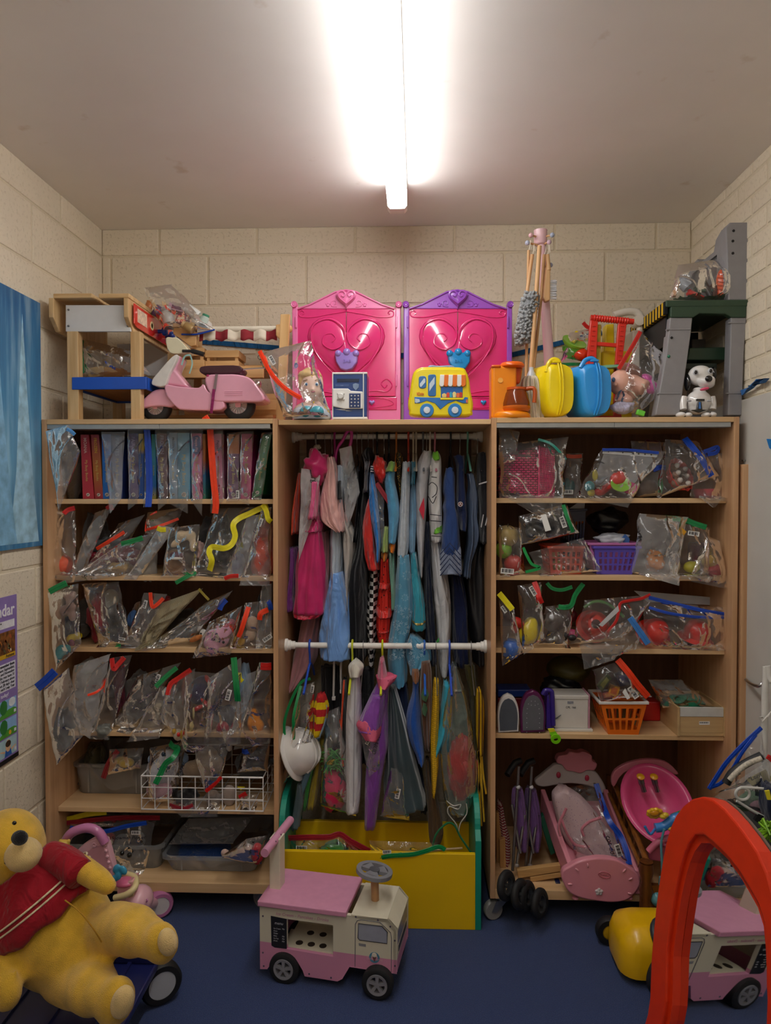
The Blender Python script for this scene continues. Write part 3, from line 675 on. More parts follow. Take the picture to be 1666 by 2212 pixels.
# toy safe
def safe():
    Y=2.74;t=thing('toy_safe','blue and white toy safe with dial and number keys','toy safe',(at(757,899,Y).x,Y+.06,ZT));wh=plastic('e4e2de');bl=plastic('22427e')
    xa,xb=at(719,850,Y).x,at(785,850,Y).x;z1=at(750,804,Y).z;D=.12
    build(MB().bb((xa,Y,ZT+.008),(xb+.014,Y+D,z1-.006)),'body',bl,t,smooth=0,bevel=.004)
    build(MB().bb((xa-.001,Y-.003,z1-.008),(xb+.016,Y+D,z1)),'top_edge',wh,t,smooth=0,bevel=.003)
    build(MB().bb((xa-.001,Y-.003,ZT),(xb+.016,Y+D,ZT+.009)),'bottom_edge',wh,t,smooth=0,bevel=.003)
    for x in (xa-.002,xb-.0015): build(MB().bb((x,Y-.004,ZT),(x+.004,Y+.01,z1)),'front_edge',wh,t,smooth=0,bevel=.0015)
    def q(x,y,dy=0): a=c2(x,y);return at(a[0],a[1],Y+dy)
    build(pxprism(c2([(472,830),(570,830),(590,845),(665,850),(665,960),(600,960),(550,962),(472,945)]),Y-.008,.01),'door',wh,t,smooth=0,bevel=.003)
    build(pxprism(c2([(498,768),(645,768),(640,788),(503,788)]),Y-.002,.004),'slot',mat('10203e',.4),t,smooth=0)
    d=MB();d.lathe([(.0,-.014),(.009,-.014),(.0115,-.011),(.0125,0)],q(525,882,-.008),(0,1,0),24)
    for k in range(4): a=pi/4+k*pi/2;d.box(q(525,882,-.01)+V((cos(a)*.0145,0,sin(a)*.0145)),(.008,.006,.006),(0,-a,0))
    build(d,'dial',plastic('d4d2ce'),t,bevel=.001)
    build(pxbox(*c2(578,862),*c2(652,955),Y-.0095,.003),'keypad',plastic('1a3468'),t,smooth=0,bevel=.001)
    for r_ in range(4):
        for k in range(3):
            kk=build(MB().box(q(593+k*22,877+r_*21.5,-.011),(.0048,.003,.0046)),'key',plastic('dcdcd8'),t,smooth=0,bevel=.0006)
            text('123456789*0#'[r_*3+k],q(593+k*22,877+r_*21.5,-.0127),.003,mat('22304a'),t,'key_digit',depth=.0002)
    build(pxprism(c2([(601,803),(620,797),(642,803),(640,825),(621,843),(603,825)]),Y-.003,.004),'badge',mat('7e94b4',.4,var=.2),t,smooth=0,bevel=.001)
    build(pxbox(*c2(490,803),*c2(576,817),Y-.0015,.002),'display',mat('40588c',.4,var=.15),t,smooth=0)
    text('* * * *',q(533,812,-.002),.003,mat('c4cede'),t,depth=.0002)
    build(pxprism(c2([(490,965),(545,965),(560,975),(600,975)]),Y-.002,.003),'vent_trim',wh,t,smooth=0)
safe()
# heart wardrobes
def heart(cx,cy,w_,h_,n=40):
    o=[]
    for k in range(n):
        a=2*pi*k/n;x=16*sin(a)**3;y=13*cos(a)-5*cos(2*a)-2*cos(3*a)-cos(4*a);o.append((cx+x/16*w_/2,cy-(y+2.5)/14.5*h_/2))
    return o
def wardrobe(label,ox,frame,paw,Y=3.10):
    f1=plastic(frame,.28);dr=gloss('e3367f');t=thing('toy_wardrobe',label,'toy wardrobe',(at(749+ox,890,Y).x,Y+.04,ZT))
    def px(pts): return [(x+ox,y) for x,y in c2(pts)]
    def q(x,y,dy=0): a=c2(x,y);return at(a[0]+ox,a[1],Y+dy)
    pp=[(250,318),(330,290),(420,245),(490,210),(558,198),(625,210),(700,248),(790,292),(870,318)]
    build(pxprism(px(pp),Y-.004,.06),'crest',f1,t,bevel=.004,smooth=40)
    edge=MB();edge.tube([q(x,y,-.006) for x,y in pp],.004,8);build(edge,'crest_edge',f1,t)
    zb=ZT
    for x0,x1 in ((212,248),(876,910)):
        a,b=q(x0,300),q(x1,300);build(MB().bb((a.x,Y-.004,zb),(b.x,Y+.09,a.z)),'side_frame',f1,t,smooth=0,bevel=.004)
        sc=q((x0+x1)/2-(4 if x0 < 400 else -4),292,-.004);build(MB().lathe([(.0,-.012),(.006,-.013),(.008,-.010),(.0125,-.012),(.0145,-.006),(.0145,.02)],sc,(0,1,0),20),'volute',f1,t)
    for x0,x1 in ((247,558),(562,877)):
        d=build(pxprism(px([(x0,318),(x1,318),(x1,880),(x0,880)]),Y,.02),'door',dr,t,smooth=0,bevel=.002)
    hb=MB();hp=px(heart(560,600,500,460));n=len(hp);c=at(*px([(560,590)])[0],Y)
    rs=[[at(x,y,Y) .lerp(c,k)+V((0,-dd,0)) for x,y in hp] for k,dd in ((0,.0),(.03,.007),(.08,.006),(.14,.010),(.4,.019),(.7,.023),(.97,.024))]
    build(hb.rings(rs),'heart_relief',dr,t,smooth=180)
    for sgn in (-1,1):
        sp=[(560+sgn*2,800),(560+sgn*120,700),(560+sgn*215,560),(560+sgn*215,430),(560+sgn*110,385),(560+sgn*15,450),(560+sgn*20,540),(560+sgn*85,580),(560+sgn*150,545),(560+sgn*140,490),(560+sgn*95,478),(560+sgn*70,505),(560+sgn*90,530)]
        def dep(x,y):
            r_=math.hypot((x-560)/250,(y-590)/230);return -.010-.018*max(0,1-r_**2)
        build(MB().tube(smoothpath([q(x,y,dep(x,y)) for x,y in sp],5),.0028,7),'scroll',dr,t)
        build(MB().tube(smoothpath([q(560+sgn*k[0],k[1],-.001) for k in ((0,335),(120,355),(210,372),(290,370),(305,345),(285,330),(268,345),(280,355))],5),.0026,7),'scroll',dr,t)
        build(MB().tube(smoothpath([q(560+sgn*k[0],k[1],-.001) for k in ((60,865),(180,845),(260,850),(295,810),(262,770),(225,795),(245,825),(262,808))],5),.0026,7),'scroll',dr,t)
        build(MB().tube(smoothpath([q(560+sgn*k[0],k[1],-.005) for k in ((60,305),(95,300),(95,272),(70,268),(65,288),(80,292))],5),.002,6),'scroll',f1,t)
        for yy in (370,745):
            build(MB().box(q(560+sgn*322,yy+35,-.006),(.008,.01,.05)),'hinge',f1,t,bevel=.002)
        pad=MB().ell(q(560+sgn*118,298,-.004),(.007,.004,.006))
        for k in (-1,0,1): pad.ell(q(560+sgn*118+k*11,283+abs(k)*4,-.004),(.0028,.003,.0032),nu=8,nv=6)
        build(pad,'paw_relief',f1,t)['kind']='stuff'
    hh=heart(560,258,128,118);cc=q(560,250)
    build(MB().rings([[at(x+ox if 0 else c2(x,y)[0]+ox,c2(x,y)[1],Y-.004).lerp(cc,k)+V((0,-dd,0)) for x,y in hh] for k,dd in ((0,0),(.02,.012),(.3,.018),(.95,.02))]),'crest_heart',f1,t,smooth=60)
    for sgn in (-1,1): build(MB().tube(smoothpath([q(560+sgn*k[0],k[1],-.024) for k in ((0,285),(45,245),(50,215),(25,205),(8,222),(18,240),(32,230))],5),.0022,6),'scroll',f1,t)
    build(pxprism(px([(240,885),(885,885),(885,968),(240,968)]),Y-.008,.05),'drawer',dr,t,smooth=0,bevel=.003)
    build(MB().tube(smoothpath([q(x,y,-.009) for x,y in ((560,940),(690,955),(840,940),(860,920),(800,895),(660,890),(560,905))],6),.002,6),'scroll',dr,t)
    for hx in (410,725):
        hc=q(hx,924,-.012);hq=heart(hx,924,38,36,24);build(MB().rings([[q(x,y,-.008).lerp(hc,k)+V((0,-dd,0)) for x,y in hq] for k,dd in ((0,0),(.1,.006),(.9,.008))]),'heart_knob',gloss(paw),t)
    a,b=q(240,968),q(885,968)
    build(MB().prism([(a.x,Y-.004,a.z),(b.x,Y-.004,a.z),(b.x,Y-.004,ZT),(b.x-.05,Y-.004,ZT),(b.x-.09,Y-.004,ZT+.028),(a.x+.09,Y-.004,ZT+.028),(a.x+.05,Y-.004,ZT),(a.x,Y-.004,ZT)],(0,.06,0)),'base',f1,t,smooth=0,bevel=.004)
    pw=gloss(paw);pm=MB();pc=[(490+(0),620),(505,600),(560,615),(620,600),(640,620),(636,670),(605,715),(565,727),(525,715),(497,670)]
    pm.rings([[q(x,y,0).lerp(q(565,660,0),k)+V((0,-dd,0)) for x,y in pc] for k,dd in ((.02,.005),(.02,.035),(.1,.041),(.9,.043))])
    pp_=build(pm,'paw_handle',pw,t,smooth=50,bevel=.002)
    for x,y,r_ in ((508,606,20),(563,597,22),(622,606,20)): build(MB().ell(q(x,y,-.036),(r_*.00075,.014,r_*.00075)),'toe',pw,pp_)
    text('BAB',q(565,655,-.0445),.014,pw,t,depth=.0012)
wardrobe('light pink framed toy wardrobe with a lilac paw handle',0,'ee7db6','9a84d4')
wardrobe('purple framed toy wardrobe with a blue paw handle',241,'9b52c4','1a90d8')
# yellow van case
def van():
    Y=2.725;t=thing('van_case','yellow van shaped carry case printed Kids with blue wheels','carry case',(at(951,899,Y).x,Y+.05,ZT));ye=plastic('eed80c',.25);bl=plastic('1c70bc',.3)
    def q(x,y,dy=0): a=c2(x,y);return at(a[0],a[1],Y+dy)
    body=[(985,790),(1000,730),(1035,705),(1080,700),(1285,702),(1325,725),(1345,790),(1352,850),(1368,930),(1362,975),(1335,1003),(1000,1003),(972,975),(964,930),(975,860)]
    B=[(p.x,p.y) for p in smoothpath([(x,y,0) for x,y in body],3,True)]
    build(pxprism(c2(B),Y,.09),'shell',ye,t,bevel=.01,seg=4,smooth=60)
    build(MB().tube([q(x,y,.012) for x,y in B],.004,8,closed=True),'rim',plastic('d8c008'),t)
    build(MB().tube(smoothpath([q(1090,705,.04),q(1100,690,.04),q(1160,693,.04),q(1235,690,.04),q(1250,705,.04)],4),.005,8),'handle',plastic('7a90b0'),t)
    for x in (1098,1228): build(MB().box(q(x,695,.02),(.012,.012,.008)),'catch',plastic('6a88c8'),t,bevel=.002)
    build(pxprism(c2([(p[0],p[1]) for p in rrect(1026,750,1075,830,18)]),Y-.003,.006),'window',mat('2a6cae',.2),t,bevel=.0015)
    build(pxprism(c2([(1033,800),(1060,765),(1068,770),(1068,790),(1040,822),(1033,815)]),Y-.0045,.002),'window_shine',mat('c8d8e4',.2),t)
    build(pxprism(c2(rrect(1086,740,1137,880,12)),Y-.003,.006),'door',mat('2a6cae',.2),t,bevel=.0015)
    build(pxprism(c2([(1094,800),(1128,755),(1128,800),(1094,850)]),Y-.0045,.002),'door_shine',mat('c0d4e2',.2),t)
    stripe=build(pxprism(c2([(998,885),(1165,890),(1165,905),(1310,905),(1322,885),(1342,888),(1342,925),(1310,925),(1265,908),(1215,925),(1165,965),(1130,925),(1078,908),(1030,925),(1000,925)]),Y-.003,.006),'side_stripe',bl,t,bevel=.001)
    win=build(pxprism(c2([(1168,820),(1308,820),(1308,897),(1168,897)]),Y-.003,.005),'serving_window',mat('1a62b0',.3),t,bevel=.001)
    build(pxprism(c2([(1165,890),(1312,890),(1312,903),(1165,903)]),Y-.006,.008),'counter',ye,t,bevel=.001)
    for k in range(6):
        x0=1160+k*27.5;a=[(x0+4,742),(x0+31,742),(x0+29 if k < 3 else x0+32,805),(x0+24,816),(x0+14,819),(x0+4,816),(x0-2 if k < 3 else x0+1,805)]
        build(pxprism(c2(a),Y-.009,.009),'awning_stripe',plastic('ececea' if k % 2 == 0 else 'e8721a'),t,bevel=.0015)
    for x,w_,h_,col in ((1190,26,20,'e8c878'),(1215,18,26,'d84030'),(1232,16,28,'30a0c0'),(1255,20,30,'e8d890'),(1278,18,24,'e87038'),(1297,16,28,'c83828')):
        build(pxprism(c2([(x-w_/2,888),(x-w_/2-2,888-h_),(x,888-h_-8),(x+w_/2+2,888-h_),(x+w_/2,888)]),Y-.005,.003),'printed_snack',mat(col,.35),win,bevel=.0008)
    for x in (1078,1258):
        w_=build(MB().lathe([(0,-.012),(.012,-.012),(.0135,-.008),(.0245,-.008),(.0265,-.004),(.0265,.004)],q(x,972,0),(0,1,0),28),'wheel',plastic('1f7fc8'),t)
        build(MB().lathe([(0,-.014),(.012,-.0135),(.013,-.011)],q(x,972,0),(0,1,0),24),'hubcap',plastic('d8e0e8'),w_)
    build(pxprism(c2([(1002,895),(1030,900),(1034,915),(1010,925),(1002,918)]),Y-.0045,.003),'headlamp',plastic('b8cce0'),t)
    build(pxprism(c2([(1330,900),(1341,902),(1341,925),(1330,922)]),Y-.0045,.003),'tail_lamp',plastic('d06848'),t)
    text('Kids',q(1036,866,-.0015),.0115,mat('e0761c',.4),t,depth=.0015,bold=.03)
van()
# coffee maker
def coffee():
    Y=2.72;og=plastic('f08c10',.28);t=thing('toy_coffee_maker','orange toy coffee maker with amber jug','toy coffee maker',(at(1105,899,Y).x,Y+.05,ZT));am=mat('a03c08',.12,var=.05)
    def q(x,y,dy=0): a=c3(x,y);return at(a[0],a[1],Y+dy)
    a,b=q(62,870),q(132,870);build(MB().bb((a.x,Y+.02,ZT),(b.x+.05,Y+.11,a.z)),'body',og,t,smooth=0,bevel=.012,seg=4)
    a2,b2=q(125,870),q(250,870)
    build(MB().prism([V((a2.x,Y+.03,q(0,975).z)),V((b2.x-.01,Y+.03,q(0,975).z)),V((b2.x,Y+.03,a.z)),V((a2.x,Y+.03,a.z))],(0,.06,0)),'filter_holder',mat('b03c0c',.2,var=.04),t,smooth=0,bevel=.012,seg=3)
    build(MB().bb((q(64,0).x,Y+.015,q(0,885).z),(q(120,0).x,Y+.11,q(0,868).z)),'tank_lid',plastic('e0661a'),t,bevel=.005)
    build(MB().lathe([(0,.0),(.04,.0),(.047,.005),(.047,.012),(.04,.02),(0,.022)],V((q(190,0).x,Y+.045,q(0,882).z)),n=28),'lid',plastic('e66410'),t)
    build(MB().lathe([(0,0),(.068,0),(.072,.006),(.070,.02),(.062,.026),(0,.028)],V((q(187,0).x,Y+.045,ZT)),n=32),'warming_plate',og,t)
    jx=q(212,0).x;jz=ZT+.027;H=q(0,1000).z-jz
    jug=build(MB().lathe([(0,0),(.043,0),(.052,.012),(.052,H*.35),(.043,H*.75),(.036,H*.9),(.036,H*.95)],V((jx,Y+.03,jz)),n=28),'jug',mat('7a3410',.08,var=.1),t)
    build(MB().lathe([(.036,H*.88),(.039,H*.9),(.039,H),(0,H*1.02)],V((jx,Y+.03,jz)),n=28),'jug_rim',plastic('c8500c'),jug)
    build(MB().lathe([(.0445,-.001),(.05,.006),(.0535,.012),(.0535,.02)],V((jx,Y+.03,jz)),n=28,cap=False),'jug_base',plastic('d86a14'),jug)
    build(MB().tube(smoothpath([(jx+.034,Y+.02,jz+H*.93),(jx+.06,Y+.01,jz+H*.95),(jx+.067,Y+.008,jz+H*.75),(jx+.064,Y+.008,jz+H*.35)],5),.008,8),'jug_handle',plastic('b85018'),jug)
    build(MB().lathe([(.006,-.001),(.01,-.001),(.01,.001)],q(110,962,.018),(0,1,0),16),'badge',mat('f8b050',.3),t)
coffee()
# cleaning set
def cleaning():
    Y=2.87;pk=plastic('e3bcc4',.4);pole=wood('d2a878','c09060','Z',.8,.5);t=thing('broom_stand','pink broom stand with pegs for a toy cleaning set','broom stand',(at(1190,905,3.0).x,3.0,ZT))
    def q(x,y,dy=0): a=c3(x,y);return at(a[0],a[1],Y+dy)
    hx,hz=q(340,0),0
    build(MB().lathe([(0,0),(.022,0),(.026,.004),(.026,.05),(.027,.058),(0,.06)],q(340,185,.05),n=24),'head',pk,t)
    build(MB().tube([q(345,180,.05),q(400,1000,.09)],[.016,.022],14),'pole',pk,t)
    for x,y,c in ((285,128,'e0b0b8'),(265,172,'b4bcd4'),(408,127,'a8b2c8'),(390,168,'cbb0c0'),(398,300,'a8aec8')):
        pg=build(MB().cyl(q(340,y+15,.05),q(x,y,.02),.004),'peg',pole,t);build(MB().ell(q(x,y,.02),.0095),'peg_ball',plastic(c),pg)
    b_=MB().lathe([(0,0),(.07,0),(.07,.012),(0,.016)],(q(405,0).x,Y+.09,ZT),n=28);build(b_,'base',pk,t)
    return q,pole
q,pole=cleaning()
def cl_tool(name,label,a,b,r,cord=True,base=None):
    t=thing(name,label,name.split('_')[-1],base if base else (b.x,b.y,b.z));build(MB().tube([a,b],r,12),'handle',pole,t)
    if cord: build(MB().tube(smoothpath([a+V((0,0,-.006)),a+V((.006,.0,.02)),a+V((.012,.03,.05)),a+V((.016,.03,.02)),a],5),.0014,6),'cord_loop',mat('e8e0d0',.8),t)
    return t
a,b=q(293,240,-.01),q(262,465,-.02)
t=cl_tool('hanging_duster','grey chenille toy duster hanging from the broom stand',a,b,.007)
dm=MB();random.seed(3);p0,p1=q(290,455,-.02),q(235,750,-.02)
build(MB().tube([p0,p0.lerp(p1,.15),p0.lerp(p1,.8),p1],[.012,.026,.026,.016],12),'core',fur('8f9296'),t)
for k in range(420):
    f=random.random();c=p0.lerp(p1,f);a_=random.random()*2*pi;d=V((cos(a_),sin(a_),random.uniform(-.4,.3))).normalized();e=.026 if .1 < f < .9 else .018
    dm.tube([c+d*e*.6,c+d*(e+.012)],[.0055,.0048],6)
build(dm,'chenille',fur('9fa2a5'),t,smooth=180)['kind']='stuff'
t=cl_tool('toy_brush','toy hand brush with white bristles hanging from the stand',q(380,240,-.01),q(388,330,-.01),.008)
build(pxprism(c3([(372,330),(385,240),(398,330),(396,500),(370,508),(358,490)]),Y_ if 0 else 2.855,.03),'brush_board',pole,t,smooth=0,bevel=.004)
br=MB()
for k in range(15):
    for j in range(4):
        zz=390+k*7.4;a_=q(396,zz,-.005+j*.008);br.tube([a_,a_+V((.022+.004*random.random(),random.uniform(-.002,.002),random.uniform(-.003,.003)))],[.0016,.0022],5)
build(br,'bristles',mat('cfd0d4',.7),t)['kind']='stuff'
t=cl_tool('toy_mop','toy string mop leaning in front of the broom stand',q(335,190,-.02),q(285,910,-.06),.0085,False,(q(285,0).x,2.81,ZT))
build(MB().lathe([(.022,-.02),(.016,.0),(.010,.012),(.009,.025)],q(288,925,-.06),n=18),'collar',plastic('b8bcc4'),t)
mp=MB();top=q(288,945,-.06)
for k in range(34):
    a_=2*pi*k/34;r1=.018+.006*(k % 3);r2=.034+.008*(k % 4)*.5
    mp.tube(smoothpath([top+V((cos(a_)*.012,sin(a_)*.012,.004)),top+V((cos(a_)*r1*1.2,sin(a_)*r1,-.025)),V((top.x+cos(a_+.3)*r2,top.y+sin(a_+.3)*r2*.9,ZT+.004))],4),.0048,6)
build(mp,'mop_strings',cloth('cdc2ac'),t)['kind']='stuff'
t=cl_tool('toy_broom','thin wooden toy broom handle hanging nearest the duster',q(272,215,.0),q(258,940,.01),.006,True,(q(258,0).x,2.88,ZT))
build(MB().bb((q(235,0).x,2.865,ZT),(q(280,0).x,2.905,ZT+.07)),'broom_head',cloth('c4b090'),t,bevel=.006)
t=cl_tool('toy_sweeper','second toy broom handle hanging behind the mop',q(362,240,.03),q(345,480,.03),.0065)
build(MB().tube([q(345,480,.03),q(300,900,.01)],.0065,10),'handle_end',pole,t)
# carry cases
def case(label,col,pts,spine,handle,Y,back):
    m=plastic(col,.3);P=[(p.x,p.y) for p in smoothpath([(x,y,0) for x,y in c3(pts)],3,True)]
    t=thing('carry_case',label,'carry case',(at(P[0][0],890,Y).x,Y+.1,ZT));n=len(P);dv=V(back)
    A=[at(x,y,Y) for x,y in P]
    for p in A: p.z=max(p.z,ZT+.001)
    c=sum(A,V())/n
    build(MB().rings([[p.lerp(c,k)+dv*d for p in A] for k,d in ((.9,-.02),(.25,-.018),(.08,-.006),(0,.12),(0,.9),(.1,1.0),(.9,1.02))]),'shell',m,t,smooth=60)
    s0=MB()
    for off in spine:
        pts_=smoothpath([at(*c3(x,y),Y)+V((0,-.019 if i in (1,2,3) else -.006,0)) for i,(x,y) in enumerate(off)],4);s0=MB();s0.tube(pts_,.0032,8);build(s0,'seam_rib',m,t)
    build(MB().tube(pxpath(c3(handle),Y+.012),.0085,10),'handle',m,t);a=c3(*handle[len(handle)//2]);build(MB().box(at(a[0]+8,a[1]+5,Y),(.03,.014,.008)),'catch',m,t,bevel=.002)
case('yellow plastic carry case standing on end beside the blue one','f2d90f',[(385,880),(440,862),(500,870),(530,910),(536,1020),(530,1110),(500,1160),(430,1165),(390,1120),(375,1000)],
     [[(455,866),(462,930),(466,1010),(462,1100),(448,1160)],[(440,866),(446,930),(449,1010),(446,1100),(434,1160)]],[(375,915),(385,870),(410,843),(440,848),(450,868)],2.74,(-.055,.13,0))
case('bright blue plastic carry case standing on end','2c98e4',[(580,890),(640,862),(710,872),(745,915),(753,1020),(745,1110),(715,1158),(640,1165),(600,1120),(578,1000)],
     [[(672,866),(680,930),(684,1010),(678,1100),(660,1162)],[(657,866),(664,930),(667,1010),(662,1100),(646,1162)]],[(570,890),(595,850),(630,836),(655,848),(660,868)],2.74,(-.06,.13,0))
# ---------------------------------------------------------------- right end of the cabinet top
def onX(px,py,X): d=ray(px,py);return CAMP+d*(X/d.x)
# workbench seen end-on
def bench():
    Y=2.75;D=.42;gy=mat('8d8c90',.45,var=.04);gd=mat('2c4634',.45,var=.05);t=thing('toy_workbench','grey and green plastic toy workbench seen end on','workbench',(at(1520,890,Y).x,Y+.2,ZT))
    def q(x,y,yy=None): a=c3(x,y);return at(a[0],a[1],yy or Y)
    for pt in ([(1085,600),(1215,600),(1205,700),(1140,1163),(1000,1163),(1065,800)],[(1435,600),(1526,600),(1512,800),(1498,1163),(1418,1163),(1430,800)]):
        for yy in (Y,Y+D-.05):
            v=[q(*p) for p in pt]
            for p in v:
                p.y=yy
                if p.z < ZT+.01: p.z=ZT
            build(MB().prism(v,(0,.05,0)),'leg',gy,t,smooth=0,bevel=.004)
    for x0,x1,y in ((1070,1212,675),(1428,1520,640),(1020,1155,1040),(1420,1504,1040)): build(MB().bb((q(x0,0).x,Y-.003,q(0,y).z),(q(x1,0).x,Y+.012,q(0,y+8).z)),'leg_band',gy,t,smooth=0,bevel=.002)
    pr=[(1088,508),(1528,512),(1524,600),(1440,600),(1405,580),(1255,577),(1220,600),(1088,600)]
    build(pxprism(c3(pr),Y-.006,.03),'front_apron',gd,t,smooth=0,bevel=.004)
    a,b=q(1058,505),q(1530,505);zt=a.z
    build(MB().bb((a.x,Y-.008,zt-.025),(b.x,Y+D,zt)),'worktop',gd,t,smooth=0,bevel=.004)
    ya=stripes('15181a','d9b01c','Y',.034,.5)
    build(MB().bb((a.x-.004,Y,zt-.05),(a.x+.01,Y+D,zt-.002)),'hazard_stripe_edge',ya,t,smooth=0,bevel=.002)
    build(MB().bb((a.x+.012,Y+.03,q(0,760).z),(a.x+.018,Y+D-.03,zt-.028)),'side_skirt',mat('24262a',.5),t,smooth=0)
    build(MB().bb((a.x+.03,Y+D-.012,q(0,740).z),(b.x-.02,Y+D-.006,zt-.028)),'rear_skirt',mat('24262a',.5),t,smooth=0)
    build(pxprism(c3([(1185,845),(1200,775),(1425,770),(1425,845)]),Y+.10,.12),'lower_shelf',gd,t,smooth=0,bevel=.004)
    build(MB().bb((q(1190,0).x,Y+.1,q(0,875).z),(q(1428,0).x,Y+D-.04,q(0,846).z)),'shelf_tray',mat('26322b',.5),t,smooth=0)
    c,d=q(1412,60),q(1555,52)
    build(MB().prism([(c.x+.01,Y,zt),(d.x,Y,zt),(d.x+.012,Y,d.z),(c.x+.012,Y,d.z),(c.x-.004,Y,d.z-.02)],(0,.05,0)),'back_post',gy,t,smooth=0,bevel=.004)
    X=c.x+.002;prf=[(Y+.05,zt),(Y+.05,d.z-.01),(Y+.1,d.z-.03),(Y+.12,d.z-.07),(Y+.25,d.z-.07),(Y+.28,d.z-.045),(Y+.33,d.z-.05),(Y+D,d.z-.1),(Y+D,zt)]
    cy,cz=Y+.22,zt+.12
    inn=[(Y+.09,zt+.05),(Y+.09,zt+.2),(Y+.11,zt+.2),(Y+.13,zt+.2),(Y+.25,zt+.2),(Y+.28,zt+.2),(Y+.33,zt+.2),(Y+D-.05,zt+.17),(Y+D-.05,zt+.05)]
    build(MB().frame([(X,y,z) for y,z in prf],[(X,y,z) for y,z in inn],(.03,0,0)),'back_panel',gy,t,smooth=0,bevel=.003)
    build(MB().bb((X+.008,Y+.09,zt+.05),(X+.022,Y+D-.05,zt+.2)),'tool_board',mat('5a5b60',.5),t,smooth=0)
    for x,y in ((1450,103),(1446,162),(1446,232),(1094,718)):
        build(MB().lathe([(.0,0),(.005,0),(.005,.002)],q(x,y)-V((0,.002,0)),(0,1,0),14),'hole',mat('18181a',.6),t)
    for x,y in ((1540,833),(1078,825)): build(MB().ell(q(x,y),(.006,.006,.006)),'plug',plastic('2a7a5c'),t)
    return zt
zbench=bench()
# tool bag on the workbench
bag('clear bag of toy tools lying on the workbench top',c3([(1130,300),(1440,255),(1432,506),(1078,500)]),2.79,.16,CLEAR,seed=12,cr=.5,more=[(c3([(1408,195),(1440,215),(1440,260)]),'green',10)])
Yt_=2.81
def drill():
    t=thing('toy_drill','orange ribbed toy drill standing in the tool bag','toy tool',at(*c3(1390,498),Yt_))
    build(blobs([c3(1392,395)+(15,30),c3(1385,460)+(11,13)],Yt_),'body',plastic('ec5a1a'),t,remesh=.004,smooth=0)
    for k in range(5): a=c3(1392,350+k*22);build(MB().tube([at(a[0]-14+abs(k-2),a[1],Yt_-.012),at(a[0],a[1]+1,Yt_-.028),at(a[0]+14-abs(k-2),a[1],Yt_-.012)],.002,6),'rib',plastic('c84408'),t)
    build(MB().lathe([(.0,0),(.009,0),(.011,.006),(.004,.012)],at(*c3(1383,478),Yt_-.03),(0,.2,1),16),'chuck',plastic('b83c0a'),t)
drill()
for nm,lb,p0,p1,r,col in (('toy_wrench','red toy wrench at the bottom of the tool bag',(1195,455),(1275,495),6,'d8302c'),('toy_hammer','black handled toy hammer in the tool bag',(1270,390),(1320,480),7,'22201f'),('toy_saw','grey toy saw blade in the tool bag',(1150,390),(1190,430),13,'8a9098'),('toy_file','wooden toy peg stick at the left of the tool bag',(1125,405),(1105,480),5,'c89a6c'),('toy_screwdriver','dark green toy screwdriver in the tool bag',(1230,440),(1330,450),5,'24463a'),('toy_pliers','pair of brown toy pliers behind the drill',(1340,420),(1330,490),7,'5a3a2c')):
    t=thing(nm,lb,'toy tool',at(*c3(*p1),Yt_));build(MB().tube([at(*c3(*p0),Yt_+.01),at(*c3(*p1),Yt_)],r*S(Yt_),10),'handle',plastic(col),t)
    d=(V(p0)-V(p1)).normalized();n=V((-d.y,d.x));w_=r*2.4
    c=V(p0)
    build(pxprism(c3([tuple(c+n*w_*1.6),tuple(c+d*w_*.9+n*w_*.7),tuple(c+d*w_*.4),tuple(c+d*w_*.9-n*w_*.7),tuple(c-n*w_*1.6),tuple(c-d*w_*.8)]),Yt_+.004,.01),'tool_head',plastic(col),t,bevel=.002)
